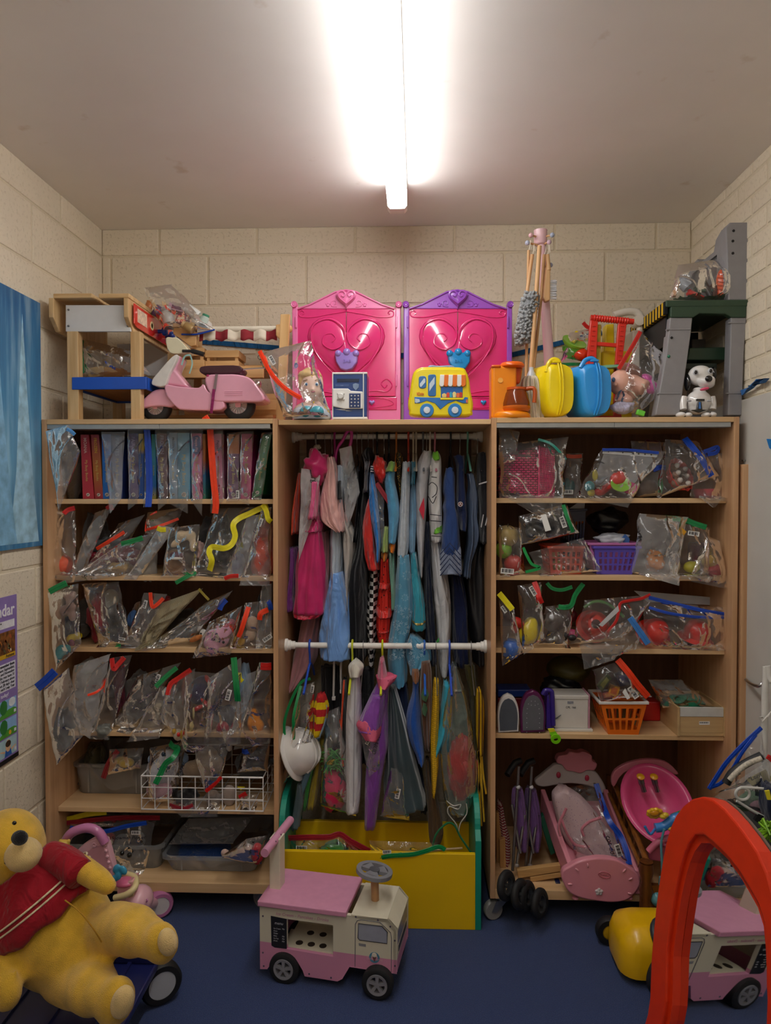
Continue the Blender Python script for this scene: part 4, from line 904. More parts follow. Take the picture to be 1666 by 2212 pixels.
# robot dog
def dog():
    Y=2.76;t=thing('robot_dog','white toy robot puppy sitting under the grey workbench','robot toy',(at(1505,890,Y).x,Y,ZT));wh=gloss('e6e4e2');bk=gloss('17171a');gy=plastic('b6b6ba')
    def q(x,y,dy=0): a=c3(x,y);return at(a[0],a[1],Y+dy)
    k=.3758*S(Y)
    h=MB();h.ell(q(1258,935),(68*k,62*k,58*k));h.ell(q(1290,975,-.03),(50*k,52*k,32*k),(0,R(18),0));h.ell(q(1318,962,-.045),(26*k,24*k,26*k))
    build(h,'head',wh,t,remesh=.0035,sm=5,smooth=0)
    b=MB();b.ell(q(1250,1085),(72*k,60*k,66*k));b.ell(q(1245,1120),(60*k,50*k,40*k));b.cyl(q(1252,1010,.005),q(1252,1050),34*k)
    build(b,'body',wh,t,remesh=.0035,sm=5,smooth=0)
    for x,sg in ((1165,-1),(1328,1)):
        l=MB();l.tube(smoothpath([q(x-sg*2,1058,-.005),q(x+sg*4,1095,-.01),q(x+sg*2,1130,-.015)],4),19*k,12)
        build(l,'front_leg',wh,t);f=q(x+sg*8,0,-.03);build(MB().ell((f.x,f.y,ZT+16*k),(26*k,36*k,17*k)),'paw',wh,t)
        build(MB().box((f.x-sg*16*k,f.y-.005,ZT+15*k),(.006,.02,.022)),'paw_joint',bk,t,bevel=.002)
        f=q(1250+sg*52,0,-.035);build(MB().ell((f.x,f.y,ZT+14*k),(22*k,40*k,15*k)),'hind_paw',wh,t)
    for x,y,dx in ((1185,975,-.004),(1332,925,.004)): build(MB().ell(q(x,y,.004),(17*k,30*k,48*k if dx < 0 else 40*k)),'ear',bk,t)
    build(MB().ell(q(1308,953,-.072),(20*k,14*k,18*k)),'nose',bk,t)
    for x,y in ((1232,916),(1318,908)):
        e=build(MB().ell(q(x,y,-.043),(15*k,9*k,17*k)),'eye',gloss('c8ccd2'),t);build(MB().ell(q(x+2,y,-.048),(9*k,6*k,11*k)),'pupil',bk,e)
    build(MB().ell(q(1284,1012,-.055),(26*k,16*k,9*k),(0,R(-12),0)),'tongue',plastic('e25078'),t)
    build(MB().bb(q(1238,1082,-.053),q(1280,1070,-.046)),'slot',bk,t)
    tri=[(1248,1085),(1266,1085),(1272,1130),(1300,1132),(1255,1148),(1210,1132),(1240,1130)]
    build(pxprism(c3(tri),Y-.054,.012),'chest_panel',bk,t,bevel=.001);build(pxprism(c3([(1253,1088),(1261,1088),(1263,1125),(1250,1125)]),Y-.056,.003),'chest_light_strip',gloss('2a6cb8'),t)
    for x in (1195,1312): build(MB().ell(q(x,1080,-.038),(14*k,5*k,6*k)),'cheek_mark',gy,t)
dog()
# straps of blue tape along the walls
rb=MB();ribbon(rb,[at(x,y,YB-.008) for x,y in ((380,733),(426,737),(618,753),(860,768),(1105,767),(1230,736),(1300,718))],.022,.003)
one(rb,'blue_strap','dark blue strap of tape running along the back wall','strap',cloth('17507e'))
rb=MB();ribbon(rb,[at(1547,872,3.16),at(1578,856,3.1)]+[onX(x,y,XR-.02) for x,y in ((1603,848),(1622,838),(1640,820),(1656,818),(1648,826),(1622,834))],.02,.003)
one(rb,'blue_strap','blue strap with a loose looped end on the right wall','strap',cloth('1c68b0'))
rb=pxprism([(1659,948),(1668,948),(1672,965),(1664,975)],2.3,.003);rb=MB().prism([onX(x,y,XR-.016) for x,y in ((1656,948),(1690,950),(1690,985),(1662,968))],(.003,0,0))
one(rb,'blue_tape','scrap of blue tape stuck to the white panel','tape',mat('1c78c0',.4))
# food bag, red basket, white register
bag('clear bag of green toy food behind the blue case',c3([(500,690),(690,650),(640,895),(450,880)]),3.0,.12,CLEAR,seed=15,more=[(c3([(585,630),(620,660),(690,655)]),'red',9)],sticker=(1263,728,50,.7))
one(MB().lathe([(0,0),(.035,0),(.055,.03),(.057,.045),(.05,.045),(.03,.01),(0,.008)],at(*c3(530,840),3.02),(.2,-.3,1),24),'toy_bowl','apple green toy bowl in the green food bag','bowl',plastic('5aa830'))
one(MB().lathe([(0,0),(.03,0),(.05,.02),(.052,.03),(.045,.03),(0,.01)],at(*c3(520,775),3.0),(.3,-.6,.8),24),'toy_bowl','lime green toy cup tipped at the top of the food bag','bowl',plastic('8ccc38'))
one(MB().ell(at(*c3(575,815),2.97),(.03,.026,.026)),'toy_tomato','red toy tomato in the green food bag','toy food',gloss('e03a18'))
one(MB().lathe([(0,0),(.012,0),(.016,.02),(.008,.05),(0,.052)],at(*c3(520,745),3.0),(.5,0,1),16),'toy_bottle','small yellow toy bottle atop the food bag','bottle',plastic('e0c81c'))
one(MB().lathe([(0,0),(.05,0),(.052,.012),(0,.014)],at(*c3(515,880),3.0),(0,-.15,1),24),'toy_plate','dark green toy plate under the food bag','plate',plastic('1f8a4c'))
def register():
    Y=3.02;t=thing('toy_till','white and yellow toy till with grey hood behind red basket','toy till',(at(1345,890,Y).x,Y,ZT));wh=plastic('d8d2c6');ye=plastic('e8cc20')
    def q(x,y,dy=0): a=c3(x,y);return at(a[0],a[1],Y+dy)
    build(MB().tube(smoothpath([q(760,590),q(830,570),q(890,572),q(918,610),q(912,680,.0),q(880,740)],5),.016,10),'hood',wh,t)
    build(MB().lathe([(0,-.03),(.022,-.03),(.025,0),(.022,.03),(0,.03)],q(898,625),(0,1,0),20),'hinge',wh,t)
    build(pxprism(c3([(715,640),(765,635),(770,880),(700,880)]),Y+.0,.05),'yellow_column',ye,t,bevel=.006)
    b0,b1=q(680,800),q(900,880);build(MB().bb((b0.x,Y-.03,ZT),(b1.x,Y+.13,b0.z)),'body',ye,t,bevel=.01);build(MB().bb((q(860,0).x,Y-.035,ZT),(q(905,0).x,Y+.12,q(0,690).z)),'side_arm',wh,t,bevel=.006)
register()
def red_basket():
    Y=2.93;rd=plastic('e02c1c',.35);t=thing('toy_basket_handle','red plastic frame handle of an upright toy basket','toy basket',(at(1320,890,Y).x,Y,ZT))
    def q(x,y,dy=0): a=c3(x,y);return at(a[0],a[1],Y+dy)
    bars=MB();
    build(MB().tube([q(628,602),q(875,625)],.0115,14),'grip',rd,t)
    for k in range(14): f=k/13;build(MB().lathe([(.0125,-.0035),(.0145,0),(.0125,.0035)],q(650,604).lerp(q(840,622),f),(q(875,625)-q(628,602)),16),'grip_rib',rd,t)
    for a,b,c_,d in (((630,605),(672,610),(660,880),(605,880)),((790,620),(838,625),(808,882),(770,880))):
        build(pxprism(c3([a,b,c_,d]),Y-.004,.018),'upright',rd,t,smooth=0,bevel=.002)
        for k in range(8):
            y=650+k*28;xx=a[0]+(d[0]-a[0])*(y-605)/275;build(MB().box(q(xx+24,y,-.006),(.012,.004,.002)),'notch',rd,t,smooth=0)
    for y in (738,): build(pxprism(c3([(645,y),(800,y+12),(800,y+35),(645,y+22)]),Y,.014),'cross_bar',rd,t,smooth=0,bevel=.002)
    a,b=q(600,0),q(815,0);build(MB().bb((a.x,Y-.004,ZT),(b.x,Y+.014,ZT+.03)),'foot_bar',rd,t,smooth=0,bevel=.002)
    for x0 in (605,770): build(MB().bb((q(x0,0).x,Y-.004,ZT+.02),(q(x0+42,0).x,Y+.012,q(0,875).z)),'foot_upright',rd,t,smooth=0)
    build(MB().bb((q(640,0).x,Y+.02,ZT),(q(700,0).x,Y+.04,q(0,640).z)),'carton_card',mat('c8b23a',.5,var=.25,ns=40),t,smooth=0)
red_basket()
one(MB().lathe([(0,0),(.055,0),(.058,.01),(0,.012)],at(*c3(770,893),2.9),(0,-.1,1),28),'toy_plate','pale green toy plate below the red basket handle','plate',plastic('8ac8a0'))
# doll in a bag
def doll():
    Y=2.83;sk=mat('e0ab98',.5,var=.05);t=thing('baby_doll','pink skinned doll with bare legs lying in a bag','doll',at(*c3(860,1100),Y))
    def q(x,y,dy=0): a=c3(x,y);return at(a[0],a[1],Y+dy)
    k=.3758*S(Y);b=MB();b.ell(q(800,975,-.01),(66*k,70*k,72*k));b.ell(q(770,985,-.055),(12*k,14*k,12*k));b.tube(smoothpath([q(850,960,.02),q(900,985),q(945,1010,-.02)],4),[46*k,46*k,44*k,42*k,42*k,43*k,46*k,46*k,40*k],14);b.tube([q(770,1070),q(835,1075,-.02)],[30*k,34*k],12);b.ell(q(835,1075,-.02),(36*k,30*k,30*k));b.ell(q(850,1020,.03),(60*k,60*k,60*k))
    build(b,'body',sk,t,remesh=.004,sm=4,smooth=0)
    build(MB().ell(q(850,915,.03),(75*k,60*k,50*k),(0,R(20),0)),'hair',fur('8a5a48'),t)
    build(MB().ell(q(760,958,-.045),(10*k,6*k,13*k)),'eye',gloss('3a5a88'),t)
    h=MB();h.ell(q(950,960,.02),(45*k,40*k,34*k),(0,R(30),0));h.ell(q(980,1005,.0),(40*k,36*k,38*k));build(h,'dress',satin('d252a8'),t,remesh=.005,smooth=0)
doll()
bag('clear bag with a red zip holding the pink skinned doll',[(1382,714),(1474,803),(1385,893),(1318,892)],2.80,.12,CLEAR,[(1384,716),(1370,742),(1350,775),(1337,797)],10,'red',17)
heap('fabric_bundle','pale mauve fabric bundle at the foot of the doll bag','fabric',1345,880,24,13,2.78,satin('b4b0cc'),4,.03)
one(MB().box(at(*c3(915,1150),2.75),(.03,.02,.02),(0,.3,0)),'green_brick','small lime green toy brick by the doll bag','toy brick',plastic('6ad040'),bevel=.003)
# poster and calendar on the left wall
def on_left(label,name,px_r,pyt,pyb,length,cat,m,th=.012):
    a,b=onX(px_r,pyt,XL+.001),onX(px_r,pyb,XL+.001);Y1=a.y
    t=thing(name,label,cat,(XL,Y1-length/2,b.z));build(MB().bb((XL,Y1-length,b.z),(XL+th,Y1,a.z)),'panel',m,t,smooth=0,bevel=.001)
    return t,Y1,b.z,a.z
pm=NT('wintry_blue_print');co=pm.tex();mpn=pm.n('Mapping');mpn.inputs['Scale'].default_value=(1,9,1.1);pm.l(co,mpn.inputs[0])
f=pm.noise(2.2,6,vec=mpn.outputs[0]);ice=pm.ramp(f,((.3,lin('174a7c')),(.5,lin('3f87b4')),(.68,lin('a5cde0'))))
sp=pm.n('SeparateXYZ');pm.l(co,sp.inputs[0]);hz=pm.n('MapRange');hz.inputs[1].default_value=0;hz.inputs[2].default_value=.9;pm.l(sp.outputs['Z'],hz.inputs[0])
g2=pm.ramp(hz.outputs[0],((0,lin('2f6c9c')),(.3,lin('7fb4d0')),(.6,lin('5a93bc')),(1,lin('23518a'))))
pm.bsdf(pm.mix(.55,ice,g2),.35,0,.4)
poster,pY,pz0,pz1=on_left('tall blue wintry canvas poster on the left wall','wall_poster',81,655,1179,.62,'poster',pm.m)
# generic snowy pines and a pale frosted dress form of ice as flat print
def flat(pts,col,name,parent,X,tk=.0006): return build(MB().prism([(X,y,z) for y,z in pts],(tk,0,0)),name,col if not isinstance(col,str) else mat(col,.4,var=.1,ns=40),parent,smooth=0)
PH=pz1-pz0
for k,(dy,hb,hh,w_,col) in enumerate(((.13,.5,.42,.10,'9cc6dc'),(.30,.45,.5,.12,'7eb0d0'),(.46,.5,.4,.1,'b0d4e6'))):
    flat([(pY-dy-w_,pz0+PH*.02),(pY-dy-w_*.5,pz0+PH*(hb*.6)),(pY-dy-w_*.2,pz0+PH*(hb+.2)),(pY-dy,pz0+PH*(hb+hh)),(pY-dy+w_*.25,pz0+PH*(hb+.15)),(pY-dy+w_*.6,pz0+PH*hb*.6),(pY-dy+w_,pz0+PH*.02)],mat(col,.35,var=.25,ns=25),'printed_ice_spire',poster,XL+.0121+k*.0004)
cal,cY,cz0,cz1=on_left('purple school calendar chart on the left wall','wall_calendar',35,1283,1634,.45,'calendar',mat('8b74b4',.4,var=.05),.003)
X=XL+.003;CHh=cz1-cz0;cy=lambda m: cY-m;cz=lambda f: cz1-CHh*f
text('Calendar',(X+.0006,cy(.018),cz(.085)),.044,mat('e8e6ee',.5),cal,rx=(0,1,0),align='RIGHT',bold=.02)
flat([(cy(.4),cz(.145)),(cy(.018),cz(.145)),(cy(.018),cz(.19)),(cy(.4),cz(.19))],'e4e4ea','season_box',cal,X)
text('The season is',(X+.0012,cy(.10),cz(.155)),.008,INK,cal,rx=(0,1,0),align='RIGHT')
flat([(cy(.25),cz(.21)),(cy(.015),cz(.21)),(cy(.015),cz(.37)),(cy(.25),cz(.37))],mat('7a4a22',.4,var=.7,ns=60),'leaf_photo',cal,X)
for k in range(14): y_,z_=random.uniform(.02,.11),random.uniform(.22,.33);flat([(cy(y_+.012),cz(z_)),(cy(y_),cz(z_+.02)),(cy(y_-.004),cz(z_+.012)),(cy(y_+.004),cz(z_-.01))],random.choice(['b0522a','4a3020','c87a3a','5a5a3a','d8c8b0']),'printed_leaf',cal,X+.0006)
flat([(cy(.25),cz(.345)),(cy(.015),cz(.345)),(cy(.015),cz(.37)),(cy(.25),cz(.37))],'d4a81e','season_band',cal,X+.0006)
text('Autumn',(X+.0014,cy(.05),cz(.357)),.012,INK,cal,rx=(0,1,0))
flat([(cy(.3),cz(.40)),(cy(.015),cz(.40)),(cy(.015),cz(.565)),(cy(.3),cz(.565))],'dcdce6','rhyme_box',cal,X)
for k,s_ in enumerate(('Can you remember them','Thirty days have September,','April, June and November','All the rest have 31','Except February alone','Which has but 28 days clear','And 29 in each Leap Year')):
    text(s_,(X+.0009,cy(.022),cz(.413+k*.0225)),.0105,INK,cal,rx=(0,1,0),align='RIGHT',bold=.02 if k == 0 else 0)
text('What is the weather like today?',(X+.0006,cy(.06),cz(.59)),.014,mat('e8e6ee',.5),cal,rx=(0,1,0),align='RIGHT')
for k in range(3):
    z0,z1=.62+k*.117,.62+k*.117+.107
    pnl=flat([(cy(.13),cz(z0)),(cy(.012),cz(z0)),(cy(.012),cz(z1)),(cy(.13),cz(z1))],'8cb8e4' if k < 2 else 'a8c8d0','weather_panel',cal,X)
    if k < 2:
        flat([(cy(.13),cz(z1-.01)),(cy(.10),cz(z1-.03)),(cy(.06),cz(z1-.045)),(cy(.03),cz(z1-.045)),(cy(.012),cz(z1-.035)),(cy(.012),cz(z1)),(cy(.13),cz(z1))],'4e9a30','printed_hill',pnl,X+.0006)
        flat([(cy(.097),cz(z1-.03)),(cy(.092),cz(z1-.03)),(cy(.092),cz(z0+.05)),(cy(.097),cz(z0+.05))],'6a4a2a','printed_trunk',pnl,X+.0009)
        flat([(cy(.094)+.022*cos(a*pi/5)*(1+.1*(a % 2)),cz(z0+.04)+.026*sin(a*pi/5)) for a in range(10)],'2a7a34','printed_tree',pnl,X+.0012)
        if k == 0: flat([(cy(.04)+.02*cos(a*pi/6)*(1+.14*(a % 2)),cz(z0+.025)+.016*sin(a*pi/6)) for a in range(12)],'e6ecf2','printed_cloud',pnl,X+.0009)
        else: flat([(cy(.055)+.008*cos(a*pi/4),cz(z1-.02)+.008*sin(a*pi/4)) for a in range(8)],'e8a830','printed_flower',pnl,X+.0012)
    else:
        flat([(cy(.09),cz(z1)),(cy(.045),cz(z1)),(cy(.052),cz(z1-.04)),(cy(.083),cz(z1-.04))],'2a62b4','printed_shirt',pnl,X+.0006)
        flat([(cy(.068)+.016*cos(a*pi/5),cz(z0+.045)+.022*sin(a*pi/5)) for a in range(10)],'e4b48a','printed_face',pnl,X+.0009)
        flat([(cy(.068)+.017*cos(a*pi/5),cz(z0+.033)+.012*sin(a*pi/5)) for a in range(10)],'3a2a1c','printed_hair',pnl,X+.0012)
        for sg in (-1,1): flat([(cy(.068+sg*.018),cz(z1-.035)),(cy(.068+sg*.045),cz(z0+.06)),(cy(.068+sg*.05),cz(z0+.065)),(cy(.068+sg*.022),cz(z1-.025))],'e4b48a','printed_arm',pnl,X+.0006)
    flat([(cy(.03),cz(z1-.03)),(cy(.018),cz(z1-.03)),(cy(.018),cz(z1-.012)),(cy(.03),cz(z1-.012))],'e8e8ee','tick_box',pnl,X+.0015)
flat([(cy(.45),cz(.972)),(cy(0),cz(.972)),(cy(0),cz(1.0)),(cy(.45),cz(1.0))],'151518','footer_band',cal,X)
# ================================================================ COSTUMES ON THE TWO RAILS
c4,c5=K(590,880,.3001),K(590,1370,.3001)
def loft(rows,conv,Y,d,nf=6,amp=.10,seed=0,n=52,ex=2.2,sway=.0):
    P=smoothpath([(conv(xl,y)[0],conv(xl,y)[1],conv(xr,y)[0]) for y,xl,xr in rows],5);rs=[];m=len(P)
    for i,p in enumerate(P):
        a,b=at(p.x,p.y,Y),at(p.z,p.y,Y);c=(a+b)/2;w_=max(.004,(b.x-a.x)/2);r_=[];k0=i/m
        dd=d*(.75+.25*k0) if not callable(d) else d(k0)
        for j in range(n):
            t=2*pi*j/n;ct,st=cos(t),sin(t)
            x=abs(ct)**(2/ex)*(1 if ct > 0 else -1);y=abs(st)**(2/ex)*(1 if st > 0 else -1)
            q3=V((cos(t)*nf*.35+seed*3.1,sin(t)*nf*.35,c.z*4+seed));f=1+amp*NZ.noise(q3*1.3)*2.2+amp*.7*sin(nf*t+seed+c.z*6)+.05*NZ.noise(V((ct*5,st*5,c.z*22+seed*5)))
            r_.append(c+V((x*w_*f,y*dd*f,.003*sin(nf*t+seed) if i in (0,m-1) else 0)))
        rs.append(r_)
    return MB().rings(rs)
def garment(name,label,cat,rows,m,conv=c4,Y=3.02,d=.16,parts=(),group=None,**kw):
    """hanging cloth: rows (y, left, right) give its outline; parts are (name, rows, material, extra size)"""
    mb=loft(rows,conv,Y,d,**kw);b=mb.low()
    if not parts: return one(mb,name,label,cat,m,group=group,smooth=180)
    t=thing(name,label,cat,b,group);build(mb,'cloth',m,t,smooth=180)
    for pn,pr,pm,*dy in parts:
        dy=dy[0] if dy else 0
        if callable(pr): pr(t,pn,pm)
        else: build(loft(pr,conv,Y+dy,d+.004,**kw),pn,pm,t,smooth=180)
    return t
def patch(pts,yy,th=.002,conv=c4):
    def f(t,pn,pm): build(pxprism(conv(pts),yy,th),pn,pm,t,smooth=0)
    return f
SHEER=film('d86a96',.55,.25,.4,6);
def sheer(h,hz=.5): return film(h,hz,.3,.35,7)
MAG=mat('c01462',.4,var=.15,ns=14,bs=.2,bscale=40,sheen=.4);NAVY=cloth('243258');BLK=cloth('17171b');BLKS=mat('15151a',.3,var=.1,bs=.2,bscale=30)
WHT=cloth('d6d6d6')
# --- upper rail, from the left
heap('ruffle_collar','crumpled magenta organza ruffle at the top of the pink dress','collar',*c4(315,430),26,34,2.88,MAG,2,.06,amp=.5)
garment('party_dress','hot pink organza party dress with a red satin hem','dress',[(560,275,335),(700,270,325),(820,255,345),(900,228,355),(1100,188,378),(1300,165,392),(1470,160,398)],MAG,Y=2.93,d=.10,
        parts=[('satin_hem',[(1432,160,396),(1465,160,396),(1500,170,340)],satin('c81440'),0),('bodice',[(540,285,335),(650,282,330),(800,262,318)],satin('e0568c'),-.05),('waist_sash',[(815,258,350),(850,240,360),(890,235,352)],satin('d02a70'),0)],nf=9,amp=.09,seed=1)
garment('orange_cape','sliver of bright orange cape at the left end of the upper rail','cape',[(480,212,225),(600,190,222),(750,165,215),(900,160,205)],satin('e0481c'),Y=3.06,seed=2)
garment('purple_dress','purple dress edge peeping out left of the hot pink dress','dress',[(1000,140,200),(1180,128,210),(1300,125,200),(1430,120,210)],satin('6c2474'),Y=3.05,seed=3)
bag('milky garment bag printed large hanging over the pink dress',c4([(205,440),(348,452),(275,850),(180,1120)]),2.84,.02,film(haze=.5,rough=.3,shine=.5),None,seed=21,note=('Large',*c4(293,505),13,-80))
garment('pale_pink_dress','pale pink crinkled satin dress sleeve beside the magenta ruffle','dress',[(362,398,440),(450,388,464),(600,352,480),(720,338,500),(820,360,518),(890,462,516)],satin('d9a6a0'),Y=2.91,d=.09,nf=8,seed=4,amp=.07)
garment('tulle_dress','long dusty pink tulle skirt falling behind the blue satin skirt','skirt',[(890,350,420),(1200,340,415),(1500,225,372),(1650,195,345),(1790,158,318),(1900,150,250),(1990,142,178)],mat('b98288',.7,var=.15,ns=20,sheen=.4),Y=3.06,d=.14,nf=9,seed=5)
garment('silver_blouse','pale silver blue satin top with a dark lining over the blue skirt','top',[(425,465,525),(500,462,535),(620,470,520),(780,440,500),(900,422,500),(1050,424,505),(1215,425,500)],satin('a9b6c4'),Y=2.98,d=.12,nf=7,seed=6,parts=[('dark_lining',[(535,475,508),(600,478,505),(660,485,500)],BLK,-.035)])
garment('blue_satin_skirt','glossy light blue satin skirt ending over the lower rail','skirt',[(1185,425,500),(1300,398,535),(1500,362,556),(1680,340,572),(1790,348,568)],satin('6f9ede'),Y=2.92,d=.10,nf=7,seed=7,amp=.12)
bag('grey film garment bag hanging from the bright pink hanger',c4([(475,300),(562,275),(625,610),(530,900)]),2.90,.04,film(haze=.42,rough=.3,shine=.6),None,seed=22)
garment('cream_apron','stiff cream cloth panel between the blue skirt and black costume','apron',[(760,488,525),(880,500,585),(985,505,602),(1200,520,565),(1440,540,552)],cloth('bcb4ac'),Y=2.98,d=.10,seed=8,amp=.04)
garment('black_jumpsuit','matt black jumpsuit hanging behind the red and blue racing suit','costume',[(590,650,700),(700,640,700),(1000,608,690),(1150,560,690),(1300,552,685),(1600,556,675),(1790,562,672)],BLK,Y=3.0,d=.14,seed=9)
garment('leather_jacket','shiny black jacket sleeve beside the grey film bag','jacket',[(430,608,640),(520,604,650),(650,612,648),(780,600,640),(960,580,620)],BLKS,Y=3.04,d=.15,seed=10)
garment('silver_costume','wrinkled dark silver costume sleeve under a black hood','costume',[(310,665,705),(350,640,728),(400,655,722),(480,660,705),(610,655,702)],mat('6e6e74',.28,.7,var=.2,bs=.5,bscale=20),Y=2.95,d=.09,seed=11,parts=[('black_hood',[(295,672,705),(345,636,730),(385,660,724)],BLKS,0)])
garment('racing_suit','red and royal blue satin racing suit sleeve','costume',[(660,690,705),(760,664,722),(900,648,738),(1050,660,752),(1162,688,765)],satin('c8201a'),Y=2.92,d=.08,seed=12,nf=5,
        parts=[('blue_stripe',[(470,700,726),(600,695,746),(760,703,760),(950,738,772),(1105,748,766)],satin('1878c8'),-.025),('striped_cuff',[(430,704,726),(470,702,728)],stripes('14284a','d8dce4','Z',.010),-.027)])
heap('red_ruffle','bright red satin ruffle collar of the spotted dress','collar',*c4(772,450),15,26,2.90,satin('cc1c14'),6,.05,amp=.5)
garment('checked_trousers','black and white checked trousers hanging below the racing suit','trousers',[(1145,712,766),(1300,690,762),(1500,674,750),(1650,684,746),(1770,690,738),(1830,700,730)],checks('dadada','131316',62),Y=2.99,d=.12,seed=13,nf=4,amp=.04)
sd=dots('c8281e','2a1010',62,.22)
garment('spotted_dress','red dress with black spots and shiny ruffled tiers','dress',[(1090,775,832),(1250,766,850),(1400,752,862),(1560,748,850),(1690,764,832)],sd,Y=2.96,d=.10,seed=14,
        parts=[('ruffle',[(1255,762,850),(1290,764,840)],satin('d2241a'),-.004),('ruffle',[(1425,748,866),(1462,745,868),(1490,750,858)],satin('d2241a'),-.004),('ruffle',[(1572,752,848),(1595,752,844)],satin('d2241a'),-.004),('ruffle',[(1640,758,842),(1695,764,832)],satin('d2241a'),-.006)],nf=11,amp=.07)
bag('clear garment bag with a dark red zip beside the racing suit',c4([(740,540),(800,600),(800,960),(765,1040)]),2.89,.02,HAZY,c4([(745,545),(800,630),(850,705)]),11,'wine',23)
FB=fur('5da6d0')
garment('fleece_costume','light blue fleece costume sleeve with a green collar and orange cuff','costume',[(440,812,884),(520,803,876),(640,812,900),(760,828,912),(880,832,900),(975,830,884)],FB,Y=2.93,d=.08,seed=15,nf=4,amp=.04,
        parts=[('green_collar',[(395,835,880),(430,822,884),(465,810,880)],fur('7fb04a'),-.003),('orange_cuff',[(970,836,882),(1010,836,880),(1038,845,872)],cloth('e07a10'),0)])
garment('green_fleece_sleeve','pale green fleece sleeve with orange cuff below the racing suit','costume',[(860,800,832),(960,782,832),(1036,778,832)],fur('b4c86a'),Y=2.94,d=.07,seed=16,parts=[('orange_cuff',[(1030,782,830),(1070,782,828),(1098,792,818)],cloth('e07a10'),0)])
garment('tie_dye_scarf','fuzzy green and blue scarf hanging behind the snowflake cape','scarf',[(1030,835,880),(1150,836,884),(1300,848,888),(1420,852,880)],fur('6c9a86'),Y=3.0,seed=17)
garment('gold_dress','black and gold sequin top under the orange hanger','top',[(330,888,928),(400,880,936),(480,884,924),(560,900,930),(660,915,932)],dots('221b12','c89a3a',160,.35,.3),Y=2.98,d=.08,seed=18)
garment('sheer_sleeve','sheer white sparkly sleeve beside the blue fleece costume','dress',[(395,935,990),(500,928,985),(700,915,982),(850,905,978),(1000,900,970),(1062,896,960)],mat('b4bcc4',.5,var=.15,ns=60,sheen=.5),Y=2.93,d=.07,seed=19)
garment('teal_bodice','teal bodice with a red trim behind the sheer sleeve','dress',[(400,985,1028),(480,990,1026),(560,985,1020)],cloth('2a6a80'),Y=3.0,seed=20)
cape_rows=[(1060,900,978),(1200,890,992),(1400,868,1002),(1560,850,992),(1700,832,962),(1830,828,960),(1960,850,960),(1990,880,940)]
def flakes(t,pn,pm):
    mb=MB()
    for x,y,r_ in ((925,1100,34),(965,1210,40),(905,1290,24),(950,1370,30),(900,1450,34),(960,1480,48),(890,1560,34),(935,1590,56),(870,1680,36),(905,1770,50),(860,1800,28),(1035,1760,60),(1090,1720,34),(980,1690,26),(1000,1840,30)):
        yy=(2.83 if x < 985 else 2.818)
        c=at(*c4(x,y),yy);k=r_*.3001*S(yy)
        for q in range(8):
            a=pi*q/4+.2;d=V((cos(a),0,sin(a)));n_=V((-sin(a),0,cos(a)))
            mb.prism([c+d*k*.08+n_*k*.03,c+d*k-n_*k*.015,c+d*k+n_*k*.015][::1],(0,.0006,0))
            mb.prism([c+d*k*.5,c+d*k*.75+n_*k*.2,c+d*k*.8+n_*k*.17],(0,.0006,0));mb.prism([c+d*k*.5,c+d*k*.8-n_*k*.17,c+d*k*.75-n_*k*.2],(0,.0006,0))
    build(mb,pn,pm,t,smooth=0)['kind']='stuff'
garment('snowflake_cape','sheer blue cape printed with white snowflakes over the lower rail','cape',cape_rows,mat('4d92b4',.5,var=.25,ns=10,sheen=.4),Y=2.92,d=.075,seed=21,nf=7,amp=.07,
        parts=[('snowflake_print',flakes,mat('c2d8e4',.6)),('trailing_hem',[(1640,985,1040),(1690,970,1100),(1760,960,1140),(1810,965,1138),(1860,980,1080),(1900,985,1020)],mat('4d92b4',.5,var=.25,ns=10,sheen=.4),-.02)])
garment('blue_fleece_sleeve','second light blue fleece sleeve beside the grey bodysuit','costume',[(515,990,1022),(620,986,1030),(800,982,1034),(930,975,1030),(1045,980,1022)],fur('79a9cc'),Y=2.96,d=.07,seed=22,amp=.05)
garment('turquoise_dress','turquoise pleated dress with a gold band above its hem','dress',[(1040,985,1030),(1200,988,1056),(1400,1000,1088),(1580,1000,1098)],satin('2a9ab0'),Y=2.96,d=.10,seed=23,nf=10,amp=.08,parts=[('gold_band',[(1503,1000,1094),(1536,1001,1096)],mat('b8a05a',.35,.5),-.003)])
garment('grey_bodysuit','pale grey bodysuit with a red diamond on its side','costume',[(318,1080,1142),(400,1040,1142),(520,1030,1116),(700,1028,1104),(900,1032,1092),(1100,1046,1082),(1210,1058,1076)],cloth('bdbdc2'),Y=2.95,d=.08,seed=24,amp=.04,nf=4,parts=[('red_diamond',patch([(1086,648),(1050,735),(1084,812),(1092,730)],2.862),mat('c01c3a',.6),0)])
def seams(t,pn,pm):
    mb=MB()
    for pts in ([(1122,560),(1145,540),(1180,570),(1175,620),(1145,650)],[(1118,640),(1150,690),(1175,640)],[(1140,500),(1180,505)],[(1130,770),(1212,780)],[(1132,815),(1212,822)],[(1140,925),(1212,930)]): mb.tube(pxpath(c4(pts),2.853),.0016,6)
    build(mb,pn,pm,t)
garment('space_suit','white space suit costume with a lime green band and collar','costume',[(330,1150,1195),(390,1132,1212),(600,1116,1214),(800,1126,1216),(965,1136,1216)],WHT,Y=2.94,d=.075,seed=25,amp=.03,nf=4,
        parts=[('lime_band',[(822,1128,1216),(860,1134,1217),(900,1136,1217)],cloth('6fb83c'),-.002),('lime_collar',[(325,1148,1192),(365,1140,1205),(385,1150,1200)],cloth('7cc83c'),-.002),('black_seam',seams,INK)])
